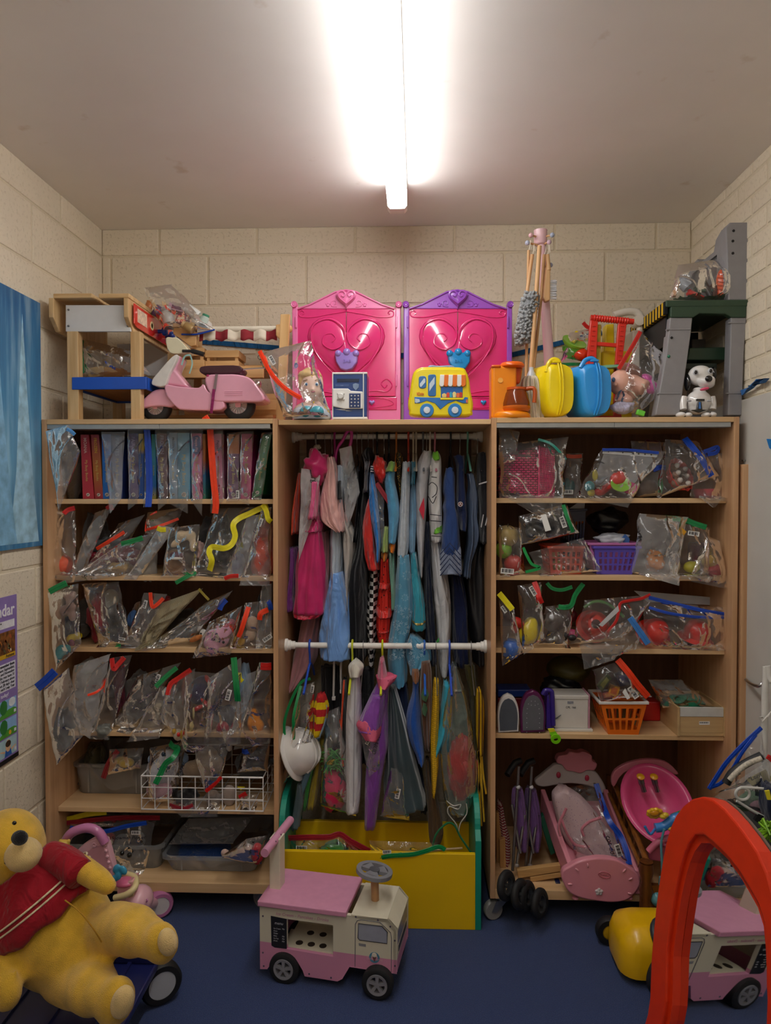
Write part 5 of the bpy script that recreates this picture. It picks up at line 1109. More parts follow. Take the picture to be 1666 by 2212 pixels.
garment('white_trousers','white costume trousers hanging below the lime banded suit','trousers',[(960,1132,1210),(1200,1146,1252),(1400,1160,1278),(1650,1180,1278),(1830,1190,1262),(1900,1200,1250)],cloth('c4c6ca'),Y=2.98,d=.11,seed=26,amp=.06,nf=5,parts=[('green_mark',patch([(1172,1690),(1196,1655),(1196,1690)],2.85),cloth('3a9a4a'),0)])
def chevrons(t,pn,pm):
    mb=MB()
    for k in range(5):
        y=975+k*38;mb.tube([at(*c4(1203,y+85),2.835),at(*c4(1272,y),2.832),at(*c4(1350,y+88),2.835)],.0022,6)
    build(mb,pn,pm,t)
garment('padded_navy_sleeve','padded navy sleeve ending in a grey cuff with dark chevrons','costume',[(438,1245,1300),(520,1228,1310),(600,1222,1312),(660,1232,1314),(720,1220,1318),(790,1226,1334),(950,1212,1342),(1188,1200,1356)],cloth('2e477e'),Y=2.92,d=.075,seed=27,amp=.05,nf=4,
        parts=[('grey_cuff',[(935,1240,1305),(1000,1212,1346),(1100,1203,1352),(1192,1198,1358)],cloth('8e9ab4'),-.004),('chevron',chevrons,NAVY)])
def emblem(t,pn,pm):
    c=at(*c4(1349,697),2.858);e=build(MB().lathe([(.0075,0),(.0082,-.001),(.0095,-.001),(.010,0)],c,(0,1,0),28,closed=True),pn,pm,t)
    build(MB().lathe([(0,-.0004),(.0076,-.0004),(.0076,.001)],c,(0,1,0),24),'emblem_disc',mat('6a2024',.6),t);text('A',c+V((0,-.0016,0)),.013,mat('e0dcdc',.5),t,depth=.0004)
garment('navy_jacket','navy costume jacket with a round red badge on its sleeve','jacket',[(350,1300,1376),(420,1318,1380),(550,1322,1382),(700,1318,1396),(800,1332,1396),(885,1346,1388)],cloth('1d2a52'),Y=2.94,d=.075,seed=28,amp=.04,nf=4,parts=[('badge_ring',emblem,mat('d8d4d4',.5))])
garment('muscle_costume','grey blue padded muscle costume beside the black jacket','costume',[(480,1392,1440),(560,1400,1462),(640,1392,1478),(720,1396,1476),(790,1400,1466),(880,1392,1478),(980,1392,1470),(1100,1380,1430),(1215,1366,1418)],mat('52617a',.35,var=.2,ns=8),Y=2.95,d=.08,seed=29,amp=.1,nf=6)
garment('black_jacket','black costume jacket with thin white stripes at the rail end','jacket',[(330,1478,1530),(430,1470,1545),(600,1474,1552),(800,1480,1560),(975,1486,1556)],cloth('1e1e22'),Y=2.94,d=.08,seed=30,amp=.04,parts=[('white_stripe',patch([(1482,548),(1540,530),(1540,540),(1482,558)],2.852),mat('b8b8bc',.6),0),('white_stripe',patch([(1495,860),(1512,770),(1518,772),(1502,865)],2.852),mat('b8b8bc',.6),0),('white_stripe',patch([(1525,850),(1545,770),(1551,772),(1532,852)],2.852),mat('b8b8bc',.6),0)])
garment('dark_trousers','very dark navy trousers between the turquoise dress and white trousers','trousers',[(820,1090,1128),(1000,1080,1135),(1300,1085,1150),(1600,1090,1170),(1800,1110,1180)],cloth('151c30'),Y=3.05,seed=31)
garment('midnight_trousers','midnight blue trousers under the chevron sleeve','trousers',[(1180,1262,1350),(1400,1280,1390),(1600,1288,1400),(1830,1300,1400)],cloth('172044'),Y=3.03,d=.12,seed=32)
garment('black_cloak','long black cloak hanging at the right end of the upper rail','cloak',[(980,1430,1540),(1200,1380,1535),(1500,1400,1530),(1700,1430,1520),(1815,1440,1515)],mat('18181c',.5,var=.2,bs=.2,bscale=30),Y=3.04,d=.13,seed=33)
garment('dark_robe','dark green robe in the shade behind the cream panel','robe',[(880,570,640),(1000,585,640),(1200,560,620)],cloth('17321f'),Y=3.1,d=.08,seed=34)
# --- hangers
HG='clothes hangers on the upper rail'
def hanger(label,x,y,col,Y,rz,conv=c4,drop=None,wire=.0018,group=None,tilt=0):
    px_,py_=conv(x,y);X=at(px_,py_,Y).x;top_=rz+.0135
    t=thing('coat_hanger',label,'hanger',(X,Y,rz-.09),group);m=metal('b4b4b4') if col == 'wire' else plastic(col)
    r=wire if col == 'wire' else .0042
    hk=[V((X+tilt*.5,Y+.016,rz-.008)),V((X,Y+.0165,rz+.006)),V((X,Y+.008,top_+.006)),V((X,Y-.006,top_+.006)),V((X,Y-.0165,rz+.006)),V((X,Y-.014,rz-.02)),V((X,Y-.004,rz-.04)),V((X+tilt,Y,rz-.075))]
    build(MB().tube(smoothpath(hk,4),r,8),'hook',m,t)
    zz=rz-.075;sh=MB().tube(smoothpath([(X+tilt,Y-.17,zz-.075),(X+tilt,Y-.08,zz-.03),(X+tilt,Y,zz),(X+tilt,Y+.08,zz-.03),(X+tilt,Y+.13,zz-.075)],4),r*1.15,8)
    build(sh,'shoulder_bar',m,t)
for x,col,lb in ((310,'8a8a90','grey plastic hanger at the left end of the upper rail'),(375,'wire','wire hanger beside the grey plastic hanger'),(425,'wire','wire hanger just left of the pink pair of hangers'),(445,'c83a98','thin pink hanger left of the big pink hanger'),(605,'wire','wire hanger right of the grey film garment bag'),
        (640,'wire','wire hanger above the black hood, its left neighbour'),(687,'wire','wire hanger holding the dark silver costume'),(722,'wire','wire hanger between the hood and the racing suit'),(750,'141416','black hanger above the racing suit'),(800,'wire','wire hanger above the red ruffle collar'),(835,'18181c','black hanger above the blue fleece costume'),
        (888,'c87830','orange hanger above the gold sequin top'),(975,'d0402a','thin red hanger left of the cream hangers'),(1010,'d2c8b0','cream hanger above the sheer white sleeve'),(1030,'c8beac','second cream hanger just right of the first'),(1080,'70747c','grey hanger above the grey bodysuit'),(1105,'wire','wire hanger left of the space suit hanger'),
        (1130,'dad4cc','ivory hanger above the space suit'),(1165,'d88aa0','slim pink hanger above the lime collar'),(1278,'26262a','dark hanger above the padded navy sleeve'),(1345,'wire','wire hanger above the navy jacket'),(1400,'7ac8b4','mint green hanger above the muscle costume'),(1472,'wire','wire hanger at the right end of the upper rail')):
    hanger(lb,x,210,col,YR1,ZR1)
t=thing('coat_hanger','big bright pink hanger tilted over the upper rail','hanger',at(*c4(545,260),2.97))
pkm=plastic('d83aa4')
build(MB().tube(pxpath(c4([(515,440),(540,340),(562,240),(565,180),(548,163),(525,190),(500,240),(470,280)]),2.985),.0065,10),'hook',pkm,t)
build(MB().tube(pxpath(c4([(470,280),(455,330),(448,400)]),2.985),.0055,10),'shoulder_bar',pkm,t)
heap('tie_string','twisted white tie string knotted on the grey hanger','string',*c4(318,285),8,5,2.99,cloth('c8c4bc'),3,.008)
# --- lower rail
Y2=2.83
garment('striped_vest','small vest with red, yellow and blue striped edge on blue hanger','vest',[(430,325,372),(520,300,396),(600,305,384),(715,296,345)],stripes('d8b81c','b4282c','Z',.055,duty=.5),c5,Y2-.02,.05,seed=40,parts=[('blue_lining',[(500,345,398),(620,350,385),(720,312,350)],cloth('8fb0c4'),.012)])
garment('blue_grey_cape','long blue grey cape tail hanging beside the hard hat bag','cape',[(690,300,345),(850,285,325),(1000,215,275),(1200,165,205),(1370,138,190)],cloth('5f8298'),c5,2.86,.06,seed=41)
garment('green_tabard','narrow bright green tabard edge under the grey cape','tabard',[(820,300,330),(1000,250,290),(1240,218,246)],satin('2a8a34'),c5,2.88,.05,seed=42)
garment('yellow_tabard','dull yellow tabard beside the green one','tabard',[(740,335,385),(1000,285,345),(1225,248,305)],satin('a8942a'),c5,2.9,.06,seed=43)
def hard_hat():
    t=thing('hard_hat','white plastic hard hat hanging on edge in a bag','hard hat',at(*c5(150,1050),2.80));wh=gloss('dedcd8');M=Matrix.Translation(at(*c5(165,850),2.82)) @ Euler((R(-15),R(68),R(-25))).to_matrix().to_4x4()
    build(MB(M).lathe([(0,.095),(.03,.092),(.06,.078),(.082,.05),(.09,.015),(.092,-.01),(.085,-.01),(.08,.02),(0,.07)],(0,0,0),n=36),'shell',wh,t,smooth=60)
    build(MB(M).lathe([(.088,-.012),(.108,-.016),(.109,-.012),(.09,-.004)],(0,0,0),n=36,closed=True),'brim',wh,t)
    for s_ in (-.025,0,.025): build(MB(M).tube(smoothpath([(-.085,s_,.03),(-.05,s_,.086-.3*abs(s_)),(0,s_,.099-.3*abs(s_)),(.05,s_,.086-.3*abs(s_)),(.085,s_,.03)],5),.005,8),'ridge',wh,t)
hard_hat()
bag('clear bag with a green zip loop holding the white hard hat',c5([(175,390),(300,340),(290,900),(62,1085)]),2.80,.15,CLEAR,c5([(270,320),(200,350),(130,480),(85,620),(85,740),(118,880),(150,740),(148,590),(200,370)]),7,'green',30,sticker=(675,1488,80,.8))
def melon():
    t=NT('melon_print');co=t.tex();f=t.noise(16,2,vec=co);col=t.ramp(f,((.0,lin('c01c50')),(.55,lin('c8285a')),(.57,lin('1c1418'))),'CONSTANT')
    t.bsdf(col,.6);return t.m
one(MB().ell(at(*c5(435,1130),2.84),(.055,.06,.085)),'costume_ball','pink and black patterned round costume cushion in dark bag','cushion',melon())
gm=MB();random.seed(5)
for k in range(60): a=at(*c5(425+random.uniform(-50,55),900+random.uniform(-60,70)),2.82+random.uniform(-.03,.04));d=V((random.uniform(-1,1),random.uniform(-.5,.5),random.uniform(-1,1))).normalized()*.03;gm.tube([a-d,a+V((0,.004,.006)),a+d],.0018,5)
one(gm,'green_tinsel','tangle of green grass tinsel above the patterned cushion','tinsel',mat('4c9a44',.5),kind='stuff')
bag('dark clear bag holding the tinsel and the patterned cushion',c5([(385,560),(480,520),(600,1310),(330,1230)]),2.82,.14,HAZY,None,seed=31)
garment('orange_edge_costume','dark costume with an orange piped edge beside the chef suit','costume',[(330,500,530),(600,492,540),(950,495,545)],cloth('2a2420'),c5,2.9,.08,seed=44,parts=[('orange_piping',lambda t,pn,pm: build(MB().tube(pxpath(c5([(512,330),(492,650),(490,800),(505,950)]),2.81),.004,8),pn,pm,t),satin('d8481c'),0)])
garment('chef_suit','white cotton coat with turned up collar on a lime hanger','coat',[(262,565,622),(400,545,632),(600,527,640),(900,525,640),(1100,528,636),(1245,526,620)],cloth('cfcfd2'),c5,Y2-.02,.07,seed=45,amp=.05,nf=4,parts=[('collar',[(195,572,618),(230,545,650),(285,552,640)],cloth('d4d0c4'),-.01),('front_seam',lambda t,pn,pm: build(MB().tube(pxpath(c5([(592,300),(585,700),(578,1240)]),2.742),.002,6),pn,pm,t),mat('a8a8ae',.8),0)])
pd=dots('d2607e','8a1c4a',70,.16)
garment('purple_jacket','purple satin jacket with spotted pink collar and cuff','jacket',[(350,752,832),(450,700,825),(560,655,828),(640,690,832),(800,700,830),(950,672,800),(1100,662,775),(1365,660,738)],satin('7c3c9c'),c5,Y2-.04,.065,seed=46,amp=.05,nf=4,
        parts=[('spotted_collar',[(300,745,890),(330,752,870),(368,760,830)],pd,-.02),('sleeve',[(430,720,800),(520,665,800),(620,625,790),(680,612,775)],satin('8644a8'),-.05),('spotted_cuff',[(605,640,700),(650,606,780),(735,660,770)],pd,-.055),('strap',[(175,770,800),(240,760,812),(300,752,820)],satin('c8607e'),0)])
bag('small clear accessory bag hanging under the spotted cuff',c5([(625,720),(765,745),(770,960),(690,1030)]),2.73,.02,HAZY,None,seed=33,sticker=(*c5(685,770),60,.8),note=('GDM 108',*c5(745,790),9,75))
garment('velvet_robe','dark teal velvet robe flaring to a wide hem','robe',[(370,838,880),(600,830,950),(900,822,1022),(1100,812,1070),(1215,830,1096)],mat('22383f',.8,var=.25,ns=8,sheen=.6),c5,2.84,.09,seed=47,nf=7)
bag('dark clear bag with a long label under the velvet robe',c5([(850,960),(930,980),(985,1340),(770,1310)]),2.76,.06,HAZY,None,seed=34,sticker=(*c5(898,1148),78,1.1))
garment('blue_velour_costume','bright blue velour sleeve with a brown fur top','costume',[(310,1005,1052),(420,1002,1050),(540,968,1062),(640,960,1066),(760,985,1078),(850,1025,1088),(912,1046,1086)],fur('1c55ae'),c5,Y2-.01,.06,seed=48,amp=.06,nf=4,parts=[('brown_top',[(250,1005,1045),(290,998,1055),(325,1004,1050)],fur('8a5228'),0)])
lf=cloth('4c6e50')
def leaf_(cx,cy,w_,h_): return patch([(cx-w_*.4,cy-h_),(cx+w_*.5,cy-h_*.8),(cx+w_,cy-h_*.1),(cx+w_*.3,cy+h_),(cx-w_*.7,cy+h_*.6),(cx-w_,cy)],2.762,.006,c5)
garment('suede_costume','brown suede costume with green leaf patches','costume',[(195,1068,1130),(300,1062,1140),(500,1062,1142),(800,1090,1132)],mat('5c3a24',.9,var=.25,ns=20,sheen=.4),c5,Y2,.06,seed=49,parts=[('leaf_patch',leaf_(1094,440,28,52),lf,0),('leaf_patch',leaf_(1092,545,20,50),lf,0)])
ylw=NT('net_print');brk=ylw.n('TexBrick');brk.inputs['Scale'].default_value=30;brk.inputs['Color1'].default_value=lin('e0b41c');brk.inputs['Color2'].default_value=lin('d8aa18');brk.inputs['Mortar'].default_value=lin('3a2c10');brk.inputs['Mortar Size'].default_value=.012
mpx=ylw.n('Mapping');mpx.inputs['Rotation'].default_value=(R(90),0,0);ylw.l(ylw.tex(),mpx.inputs[0]);ylw.l(mpx.outputs[0],brk.inputs[0]);ylw.bsdf(brk.outputs[0],.6)
garment('yellow_costume','yellow costume printed with thin dark web lines','costume',[(325,1158,1192),(420,1148,1196),(600,1136,1194),(760,1128,1186),(950,1138,1190),(1142,1144,1164)],ylw.m,c5,Y2-.02,.055,seed=50,amp=.06)
garment('turquoise_blouse','bright turquoise short sleeve beside the yellow costume','top',[(345,1228,1264),(480,1212,1280),(620,1196,1270),(720,1165,1250),(838,1148,1190)],cloth('38a4c0'),c5,Y2,.06,seed=51)
heap('red_cloth','vivid red cloth costume bundled inside the hanging bag','costume',*c5(1360,960),30,62,2.80,satin('c0181a'),8,.045,amp=.3)
heap('red_strip','narrow red cloth strip above the red bundle in the bag','costume',*c5(1345,850),14,36,2.79,satin('cc2018'),11,.02,amp=.3)
one(loft([(215,1290,1320),(300,1270,1345),(500,1240,1400),(800,1210,1450),(1000,1215,1465),(1180,1235,1440),(1260,1270,1395)],c5,2.80,.07,nf=6,amp=.08,seed=52),'drawstring_bag','grey green drawstring film bag holding the red cloth','bag',film('9ab0a8',.34,.7,.2),smooth=180)
st=MB();st.tube(pxpath(c5([(1250,1200),(1300,1235),(1350,1225),(1330,1260),(1270,1240),(1260,1290),(1320,1370),(1332,1430),(1350,1360),(1395,1290),(1392,1220)]),2.735),.0022,6)
one(st,'drawstring','white drawstring cord looping under the red cloth bag','cord',cloth('c4c0b8'))
fr=thing('fringed_costume','yellow costume with hanging ribbon fringe at the right end','costume',at(*c5(1500,1380),Y2));fm=satin('d2a81c')
build(loft([(395,1468,1495),(470,1462,1515),(560,1460,1522),(700,1462,1516),(850,1476,1510)],c5,Y2-.01,.05,seed=53),'cloth',stripes('d2a81c','6a4a20','X',.012),fr,smooth=180)
for pts in ([(1500,820),(1512,1000),(1535,1150)],[(1488,830),(1500,1050),(1520,1350)],[(1480,840),(1485,1100),(1500,1380)],[(1476,840),(1492,1000),(1480,1150)]):
    rb=MB();ribbon(rb,pxpath(c5(pts),2.79),.007);build(rb,'ribbon',fm,fr)
garment('brown_bag','brown cloth boot cover hanging low at the right','costume',[(900,1098,1125),(1060,1105,1140),(1200,1115,1190),(1380,1118,1222),(1480,1130,1204)],cloth('5c4630'),c5,2.85,.05,seed=54)
garment('grey_sock','patterned grey cloth tube end over the toy box side','sock',[(1080,175,205),(1200,160,215),(1300,145,200),(1380,140,190)],cloth('55646a'),c5,2.80,.03,seed=55)
garment('black_waistcoat','black waistcoat hanging behind the purple jacket','waistcoat',[(250,620,730),(500,640,720),(900,640,690)],BLK,c5,2.93,.06,seed=56)
garment('indigo_costume','dark indigo costume behind the velvet robe','costume',[(330,850,960),(600,870,990),(900,1000,1060),(1250,1060,1110)],cloth('1c2848'),c5,2.93,.06,seed=57)
garment('dark_tunic','near black tunic between the vest and the chef coat','tunic',[(230,350,470),(500,360,490),(800,400,500)],cloth('1f1d1e'),c5,2.95,.05,seed=58)
garment('olive_costume','dark olive netted costume at the right end behind the fringe','costume',[(220,1380,1450),(500,1420,1470),(900,1440,1480)],cloth('4a431e'),c5,2.93,.05,seed=59)
for x,col,lb in ((265,'2a50b8','blue hanger holding the striped vest'),(572,'c8d030','lime hanger holding the white coat'),(650,'wire','wire hanger between the white coat and the purple jacket'),(788,'d0d824','bright lime hanger holding the purple jacket'),(1090,'2a62c0','blue hanger above the brown suede costume'),(1172,'wire','wire hanger above the yellow web costume'),(1270,'3252c0','blue hanger holding the turquoise top'),(1425,'wire','wire hanger at the right end of the lower rail')):
    hanger(lb,x,90,col,YR2,ZR2,c5)
for x0,y0,x1,y1,lb in ((440,160,435,470,'white clip hanger dangling behind the vest'),(490,190,492,420,'second white clip hanger nearer the white coat')):
    t=thing('clip_hanger',lb,'hanger',at(*c5(x1,y1),2.88));build(MB().tube(pxpath(c5([(x0,y0),(x0-2,(y0+y1)/2),(x1,y1)]),2.88),.0045,8),'bar',plastic('c8c6c2'),t);build(pxbox(*c5(x1-12,y1-20),*c5(x1+14,y1+8),2.875,.012),'clip',plastic('d8d6d2'),t,bevel=.002)
# bags lying in the toy box
heap('green_cushion','bright green cloth in the red zipped bag in the toy box','cloth',*c5(430,1570),32,16,2.78,fur('2f9a30'),3,.07)
bag('clear bag with a long dark red zip lying in the toy box',c5([(112,1450),(480,1435),(700,1600),(125,1600)]),2.76,.12,CLEAR,c5([(112,1468),(250,1462),(400,1460),(480,1440),(560,1490),(695,1562)]),14,'wine',37,sticker=(*c5(205,1540),0,1.2))
bag('clear bag with a green zip drooping over the toy box front',c5([(690,1485),(1180,1500),(1190,1580),(730,1625)]),2.67,.05,CLEAR,c5([(735,1618),(850,1595),(1000,1585),(1100,1560),(1190,1530),(1240,1552)]),11,'green',38,sticker=(*c5(820,1568),4,.9))
one(MB().tube(pxpath(c5([(1150,1520),(1170,1450),(1210,1395),(1265,1358),(1310,1380),(1350,1460),(1425,1570)]),2.72),.004,8),'green_string','green cord arching above the right side of the toy box','cord',cloth('1f6a40'))
one(MB().tube([at(*c5(1130,1556),2.70),at(*c5(1362,1540),2.74)],.0045,8),'wooden_stick','pale wooden stick lying across the toy box','stick',wood('c8ac84',None,'X'))
# ================================================================ LEFT CABINET
cA,cB,cC=K(80,880,.3121),K(80,1080,.3121),K(80,1400,.3121)
# --- boxed books on the top shelf
GOLD=mat('d8c070',.35,.3);PALE=mat('e0d8cc',.5)
def book(label,tx0,tx1,bx0,bx1,ty,col,title=None,tcol=None,y1=632,Y=2.80,col2=None,blot=None,th=1.0):
    zb=LZ[0]+.0005;q=[at(*cA(tx0,ty),Y),at(*cA(tx1,ty),Y),at(*cA(bx1,y1),Y),at(*cA(bx0,y1),Y)]
    low=min(q[2].z,q[3].z);q[2].z=q[3].z=zb
    if abs(tx0-bx0) > 40: q[2].z += .018;q[3].z=zb
    t=thing('boxed_book',label,'book',((q[2].x+q[3].x)/2,Y+.1,zb),'boxed books on the top shelf')
    if col2:
        n=NT('graded_print');sp=n.n('SeparateXYZ');n.l(n.tex(),sp.inputs[0]);mr=n.n('MapRange');mr.inputs[1].default_value=0;mr.inputs[2].default_value=.25;n.l(sp.outputs['Z'],mr.inputs[0])
        n.bsdf(n.ramp(mr.outputs[0],col2),.3);m=n.m
    else: m=mat(col,.3,var=.1,ns=14)
    build(MB().prism(q,(0,.2,0)),'box',m,t,smooth=0,bevel=.0012)
    up_=(q[0]-q[3]).normalized();rx=-up_;c=lambda f,s=0: q[0].lerp(q[3],f).lerp(q[1].lerp(q[2],f),.5+s)+V((0,-.0008,0));W=(q[1]-q[0]).length;u=V((1,0,0))
    text('My Busy Books',c(.56),W*.30,GOLD,t,'spine_title',rx,u,.0004)
    if title: text(title,c(.17),W*(.36 if len(title) < 9 else .26),mat(tcol or 'd8d0c8',.4),t,'spine_title',rx,u,.0004,bold=.03)
    if blot: build(MB().prism([c(f,s) for f,s in ((.05,-.35),(.03,.1),(.06,.4),(.2,.42),(.3,.3),(.33,-.05),(.28,-.4),(.15,-.3))],(0,.0004,0)),'title_patch',mat(blot,.3,var=.1),t,smooth=0)
    lg=MB().lathe([(0,-.001),(W*.2,-.001),(W*.2,.001)],c(.935),(0,1,0),20);build(lg,'publisher_mark',PALE,t)
    for k in (-1,0,1): build(MB().tube([c(.935)+V((k*W*.09-W*.06,-.0015,-W*.12)),c(.935)+V((k*W*.09+W*.06,-.0015,W*.12))],.0009,5),'publisher_mark_line',mat('3a3a40',.5),t)
    return t
book('crimson boxed book with a pale title, first of the row',300,358,316,394,188,'b2303e','MOANA','d8b0a8')
book('boxed book fading from gold to red',372,428,400,458,188,'c89030','FROZEN','d8a83c',col2=((.0,lin('9c2430')),(.45,lin('b06a28')),(.8,lin('a4503a')),(1,lin('a83c44'))))
book('bright blue boxed book next to the gold and red one',447,512,456,514,185,'1f6cc4','CARS','2c4a8c')
book('navy boxed book inside a milky bag',520,590,520,592,200,'2c3c7c','PIRATES','9ab4d8')
book('deep purple boxed book with lilac title lettering',630,700,634,702,180,'4c2c70','FAIRIES','a898cc')
book('blue and yellow boxed book beside the purple one',702,738,704,740,182,'2a5cae',None,col2=((0,lin('2a5cae')),(.7,lin('2858a4')),(.78,lin('c8a83c')),(1,lin('c8b04a'))))
book('slim turquoise and lime boxed book right of the blue zip',792,820,796,824,185,'2a8aa0',None,col2=((0,lin('b4a83c')),(.2,lin('2f6fb0')),(1,lin('5aa89c'))))
book('plain maroon boxed book beside the slim turquoise one',828,898,836,902,182,'5c2238','FROZEN','a898b0')
book('pale grey blue boxed book printed with dark letters',914,970,918,972,175,'9ab4cc','FROZEN II','2c3c64')
book('light sky blue boxed book',973,1058,976,1060,176,'6fb0d0',None)
book('candy pink boxed book with a blue title patch',1066,1140,1072,1144,180,'d87aa8','Peppa Pig','d8a8c8',blot='3a4c9c')
book('narrow orange and teal boxed book beside the candy pink one',1143,1166,1147,1168,184,'9a5c30',None,col2=((0,lin('3f8a70')),(.4,lin('2f6a9c')),(.6,lin('b0602c')),(1,lin('b87838'))))
book('rose pink boxed book half hidden by the orange zip',1225,1276,1232,1286,182,'d880a4','Peppa','8c3c6c')
book('plum boxed book with an orange top',1326,1400,1322,1394,186,'74347c',None,col2=((0,lin('6c3070')),(.70,lin('74347c')),(.72,lin('c06a38')),(1,lin('c4783c'))))
book('magenta boxed book with a yellow title',1416,1490,1408,1480,182,'c02c74','Trolls','e0b83c')
book('emerald green boxed book leaning at the end of the row',1562,1624,1486,1556,186,'1c7a48','PETER PAN','a8d0b0')
def bk(label,q,Y=2.765,th=.05,m=None,**kw): return bag(label,cA(q),Y,th,m or CLEAR,**kw)
one(MB().lathe([(0,0),(.035,0),(.05,.05),(.055,.12),(.04,.17),(.02,.19),(0,.19)],(at(*cA(120,600),2.86).x,2.88,LZ[0]+.001),n=24),'green_cup','dark green shaped toy in the big bag at the shelf end','toy',mat('3c5a50',.4,var=.3,ns=20))
build(pxprism(cA([(80,360),(143,355),(158,490),(95,488)]),2.80,.002),'paper_note',mat('d0b472',.7),None)['label']='yellow paper note lettered in capitals in the big bag'
nt=[o for o in COL.objects if o.name == 'paper_note'][0];nt['category']='note'
for k,s_ in enumerate(('GUESTS','OTHO','NCE Y','&S')): text(s_,at(*cA(116,382+k*28),2.799),.010,INK,nt)
heap('brown_toy','dark brown soft toy beside the green shaped toy','soft toy',*cA(250,450),20,55,2.86,fur('5a4630'),5,.06)
bk('big cloudy bag bulging at the left end of the book shelf',[(60,165),(215,120),(300,300),(150,720)],2.655,.10,HAZY,seed=41,more=[(cA([(205,150),(235,165),(262,190)]),'sky',9)])
bk('milky bag draped over the navy book',[(445,170),(610,170),(585,640),(515,735)],seed=42,m=MILKY)
bk('clear bag peaked over the deep purple book',[(620,100),(735,130),(705,660),(640,710)],seed=43)
bk('clear bag with a thick blue zip standing along the book shelf',[(742,110),(760,105),(800,690),(745,690)],2.765,.02,seed=44,zip=cA([(752,105),(765,200),(775,400),(778,560),(770,690)]),zc='blue',zw=16)
bk('clear bag over the maroon book',[(815,150),(905,150),(910,660),(845,712)],seed=45)
bk('clear bag around the two pale blue books',[(905,150),(1060,95),(1050,735),(915,660)],seed=46)
bk('clear bag hanging to a point below the candy pink book',[(1062,115),(1150,130),(1150,755),(1072,640)],seed=47)
bk('bag with an orange red zip strip curving down the book shelf',[(1200,75),(1290,110),(1300,640),(1210,735)],2.765,.05,seed=48,zip=cA([(1160,62),(1195,130),(1208,300),(1222,500),(1238,650),(1232,735)]),zc='orange',zw=16,note=('UKRO SL9',*cA(1192,210),9,-88))
bk('clear bag over the plum book with a small label',[(1315,180),(1405,170),(1400,650),(1315,650)],seed=49,sticker=(*cA(1388,600),90,.8))
bk('clear bag over the magenta book',[(1410,165),(1500,165),(1475,680),(1400,640)],seed=50)
bk('clear bag over the leaning green book',[(1555,175),(1628,170),(1556,640),(1480,640)],seed=51)
# --- second shelf
def b2(label,q,Y=2.79,th=.06,m=None,**kw): return bag(label,cB(q),Y,th,m or CLEAR,grow=1.16,**kw)
one(MB().ell(at(*cB(173,447),2.83),(.042,.042,.040),None,28,20),'orange_ball','orange plush ball at the left end of the second shelf','ball',mat('e8501c',.55,bs=.2,bscale=200))
b2('clear bag with a red zip holding the orange ball',[(125,95),(255,60),(262,530),(98,532)],2.78,.10,seed=61,more=[(cB([(185,95),(215,70),(262,55)]),'red',12)])
heap('brown_puppet','dark brown soft puppet leaning in a milky bag','puppet',*cB(410,260),26,50,2.92,fur('3c302a'),6,.05)
b2('long milky bag leaning beside the orange ball bag',[(395,100),(500,55),(330,500),(250,500)],2.82,.08,MILKY,seed=62,more=[(cB([(480,60),(510,40),(520,70)]),'red',10)])
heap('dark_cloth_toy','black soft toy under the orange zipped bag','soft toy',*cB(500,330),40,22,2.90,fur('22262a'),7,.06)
b2('grey bag with a slanting orange zip in the middle of the second shelf',[(560,170),(720,110),(520,470),(330,500)],2.84,.07,HAZY,seed=63,more=[(cB([(412,338),(500,285),(605,222)]),'orange',9)])
heap('red_spotted_puppet','dark red soft puppet with pale dots','puppet',*cB(540,400),58,25,2.87,dots('7c1c2c','b8949c',70,.2,.8),8,.05)
heap('straw_toy','tan crinkled straw toy beside the dotted puppet','soft toy',*cB(580,465),28,15,2.84,fur('b08a4c'),9,.04)
b2('clear bag with a green zip over the dotted puppet',[(600,280),(770,240),(640,505),(220,570)],2.79,.09,HAZY,seed=64,more=[(cB([(583,305),(650,290),(732,262)]),'green',13)],note=('CPL 106',*cB(350,523),6,8))
heap('white_soft_toy','off white soft toy in the bag with the orange rim','soft toy',*cB(870,190),30,26,2.90,fur('b8aea4'),10,.06)
b2('rounded bag with an orange zip at the back of the second shelf',[(780,90),(1000,55),(900,270),(755,240)],2.83,.12,seed=65,more=[(cB([(752,218),(760,150),(790,105),(830,80)]),'orange',5),(cB([(760,205),(850,180),(980,130)]),'orange',7)])
heap('grey_plush','pale grey plush limb inside the slim milky bag','soft toy',*cB(770,440),20,40,2.84,fur('9a9690'),11,.04)
b2('slim milky bag with a yellow zip end',[(835,185),(930,200),(715,540),(640,535)],2.78,.06,MILKY,seed=66,more=[(cB([(832,195),(860,205),(892,205)]),'yellow',12)])
plush('mouth_puppet','tan soft puppet with an open toothy mouth','puppet',[cB(955,430)+(22,30),cB(970,480)+(19,18),cB(930,470)+(18,20)],2.84,fur('a87c54'),parts=[('mouth',[cB(965,385)+(15,9,-.055)],mat('5a2a34',.8)),('teeth',[cB(965,405)+(14,3,-.068)],mat('dcd4c8',.6))])
plush('cream_bear','little cream soft toy resting on the mouth puppet','soft toy',[cB(1000,250)+(14,13),cB(1060,245)+(14,12),cB(1080,310)+(8,18),cB(960,300)+(14,8,0,-40)],2.80,fur('d8c09c'))
b2('clear bag holding the toothy puppet and the cream toy',[(930,200),(1110,175),(1092,520),(880,525)],2.77,.13,seed=67,more=[(cB([(960,575),(1020,540),(1100,498)]),'green',10)])
heap('pink_toy','small pale pink toy beside the wavy yellow zip','soft toy',*cB(1125,360),10,22,2.84,fur('caa49a'),12,.03)
heap('slate_toy','dark slate soft toy in the bag with the wavy yellow zip','soft toy',*cB(1240,280),40,55,2.95,fur('3c3a3e'),13,.05)
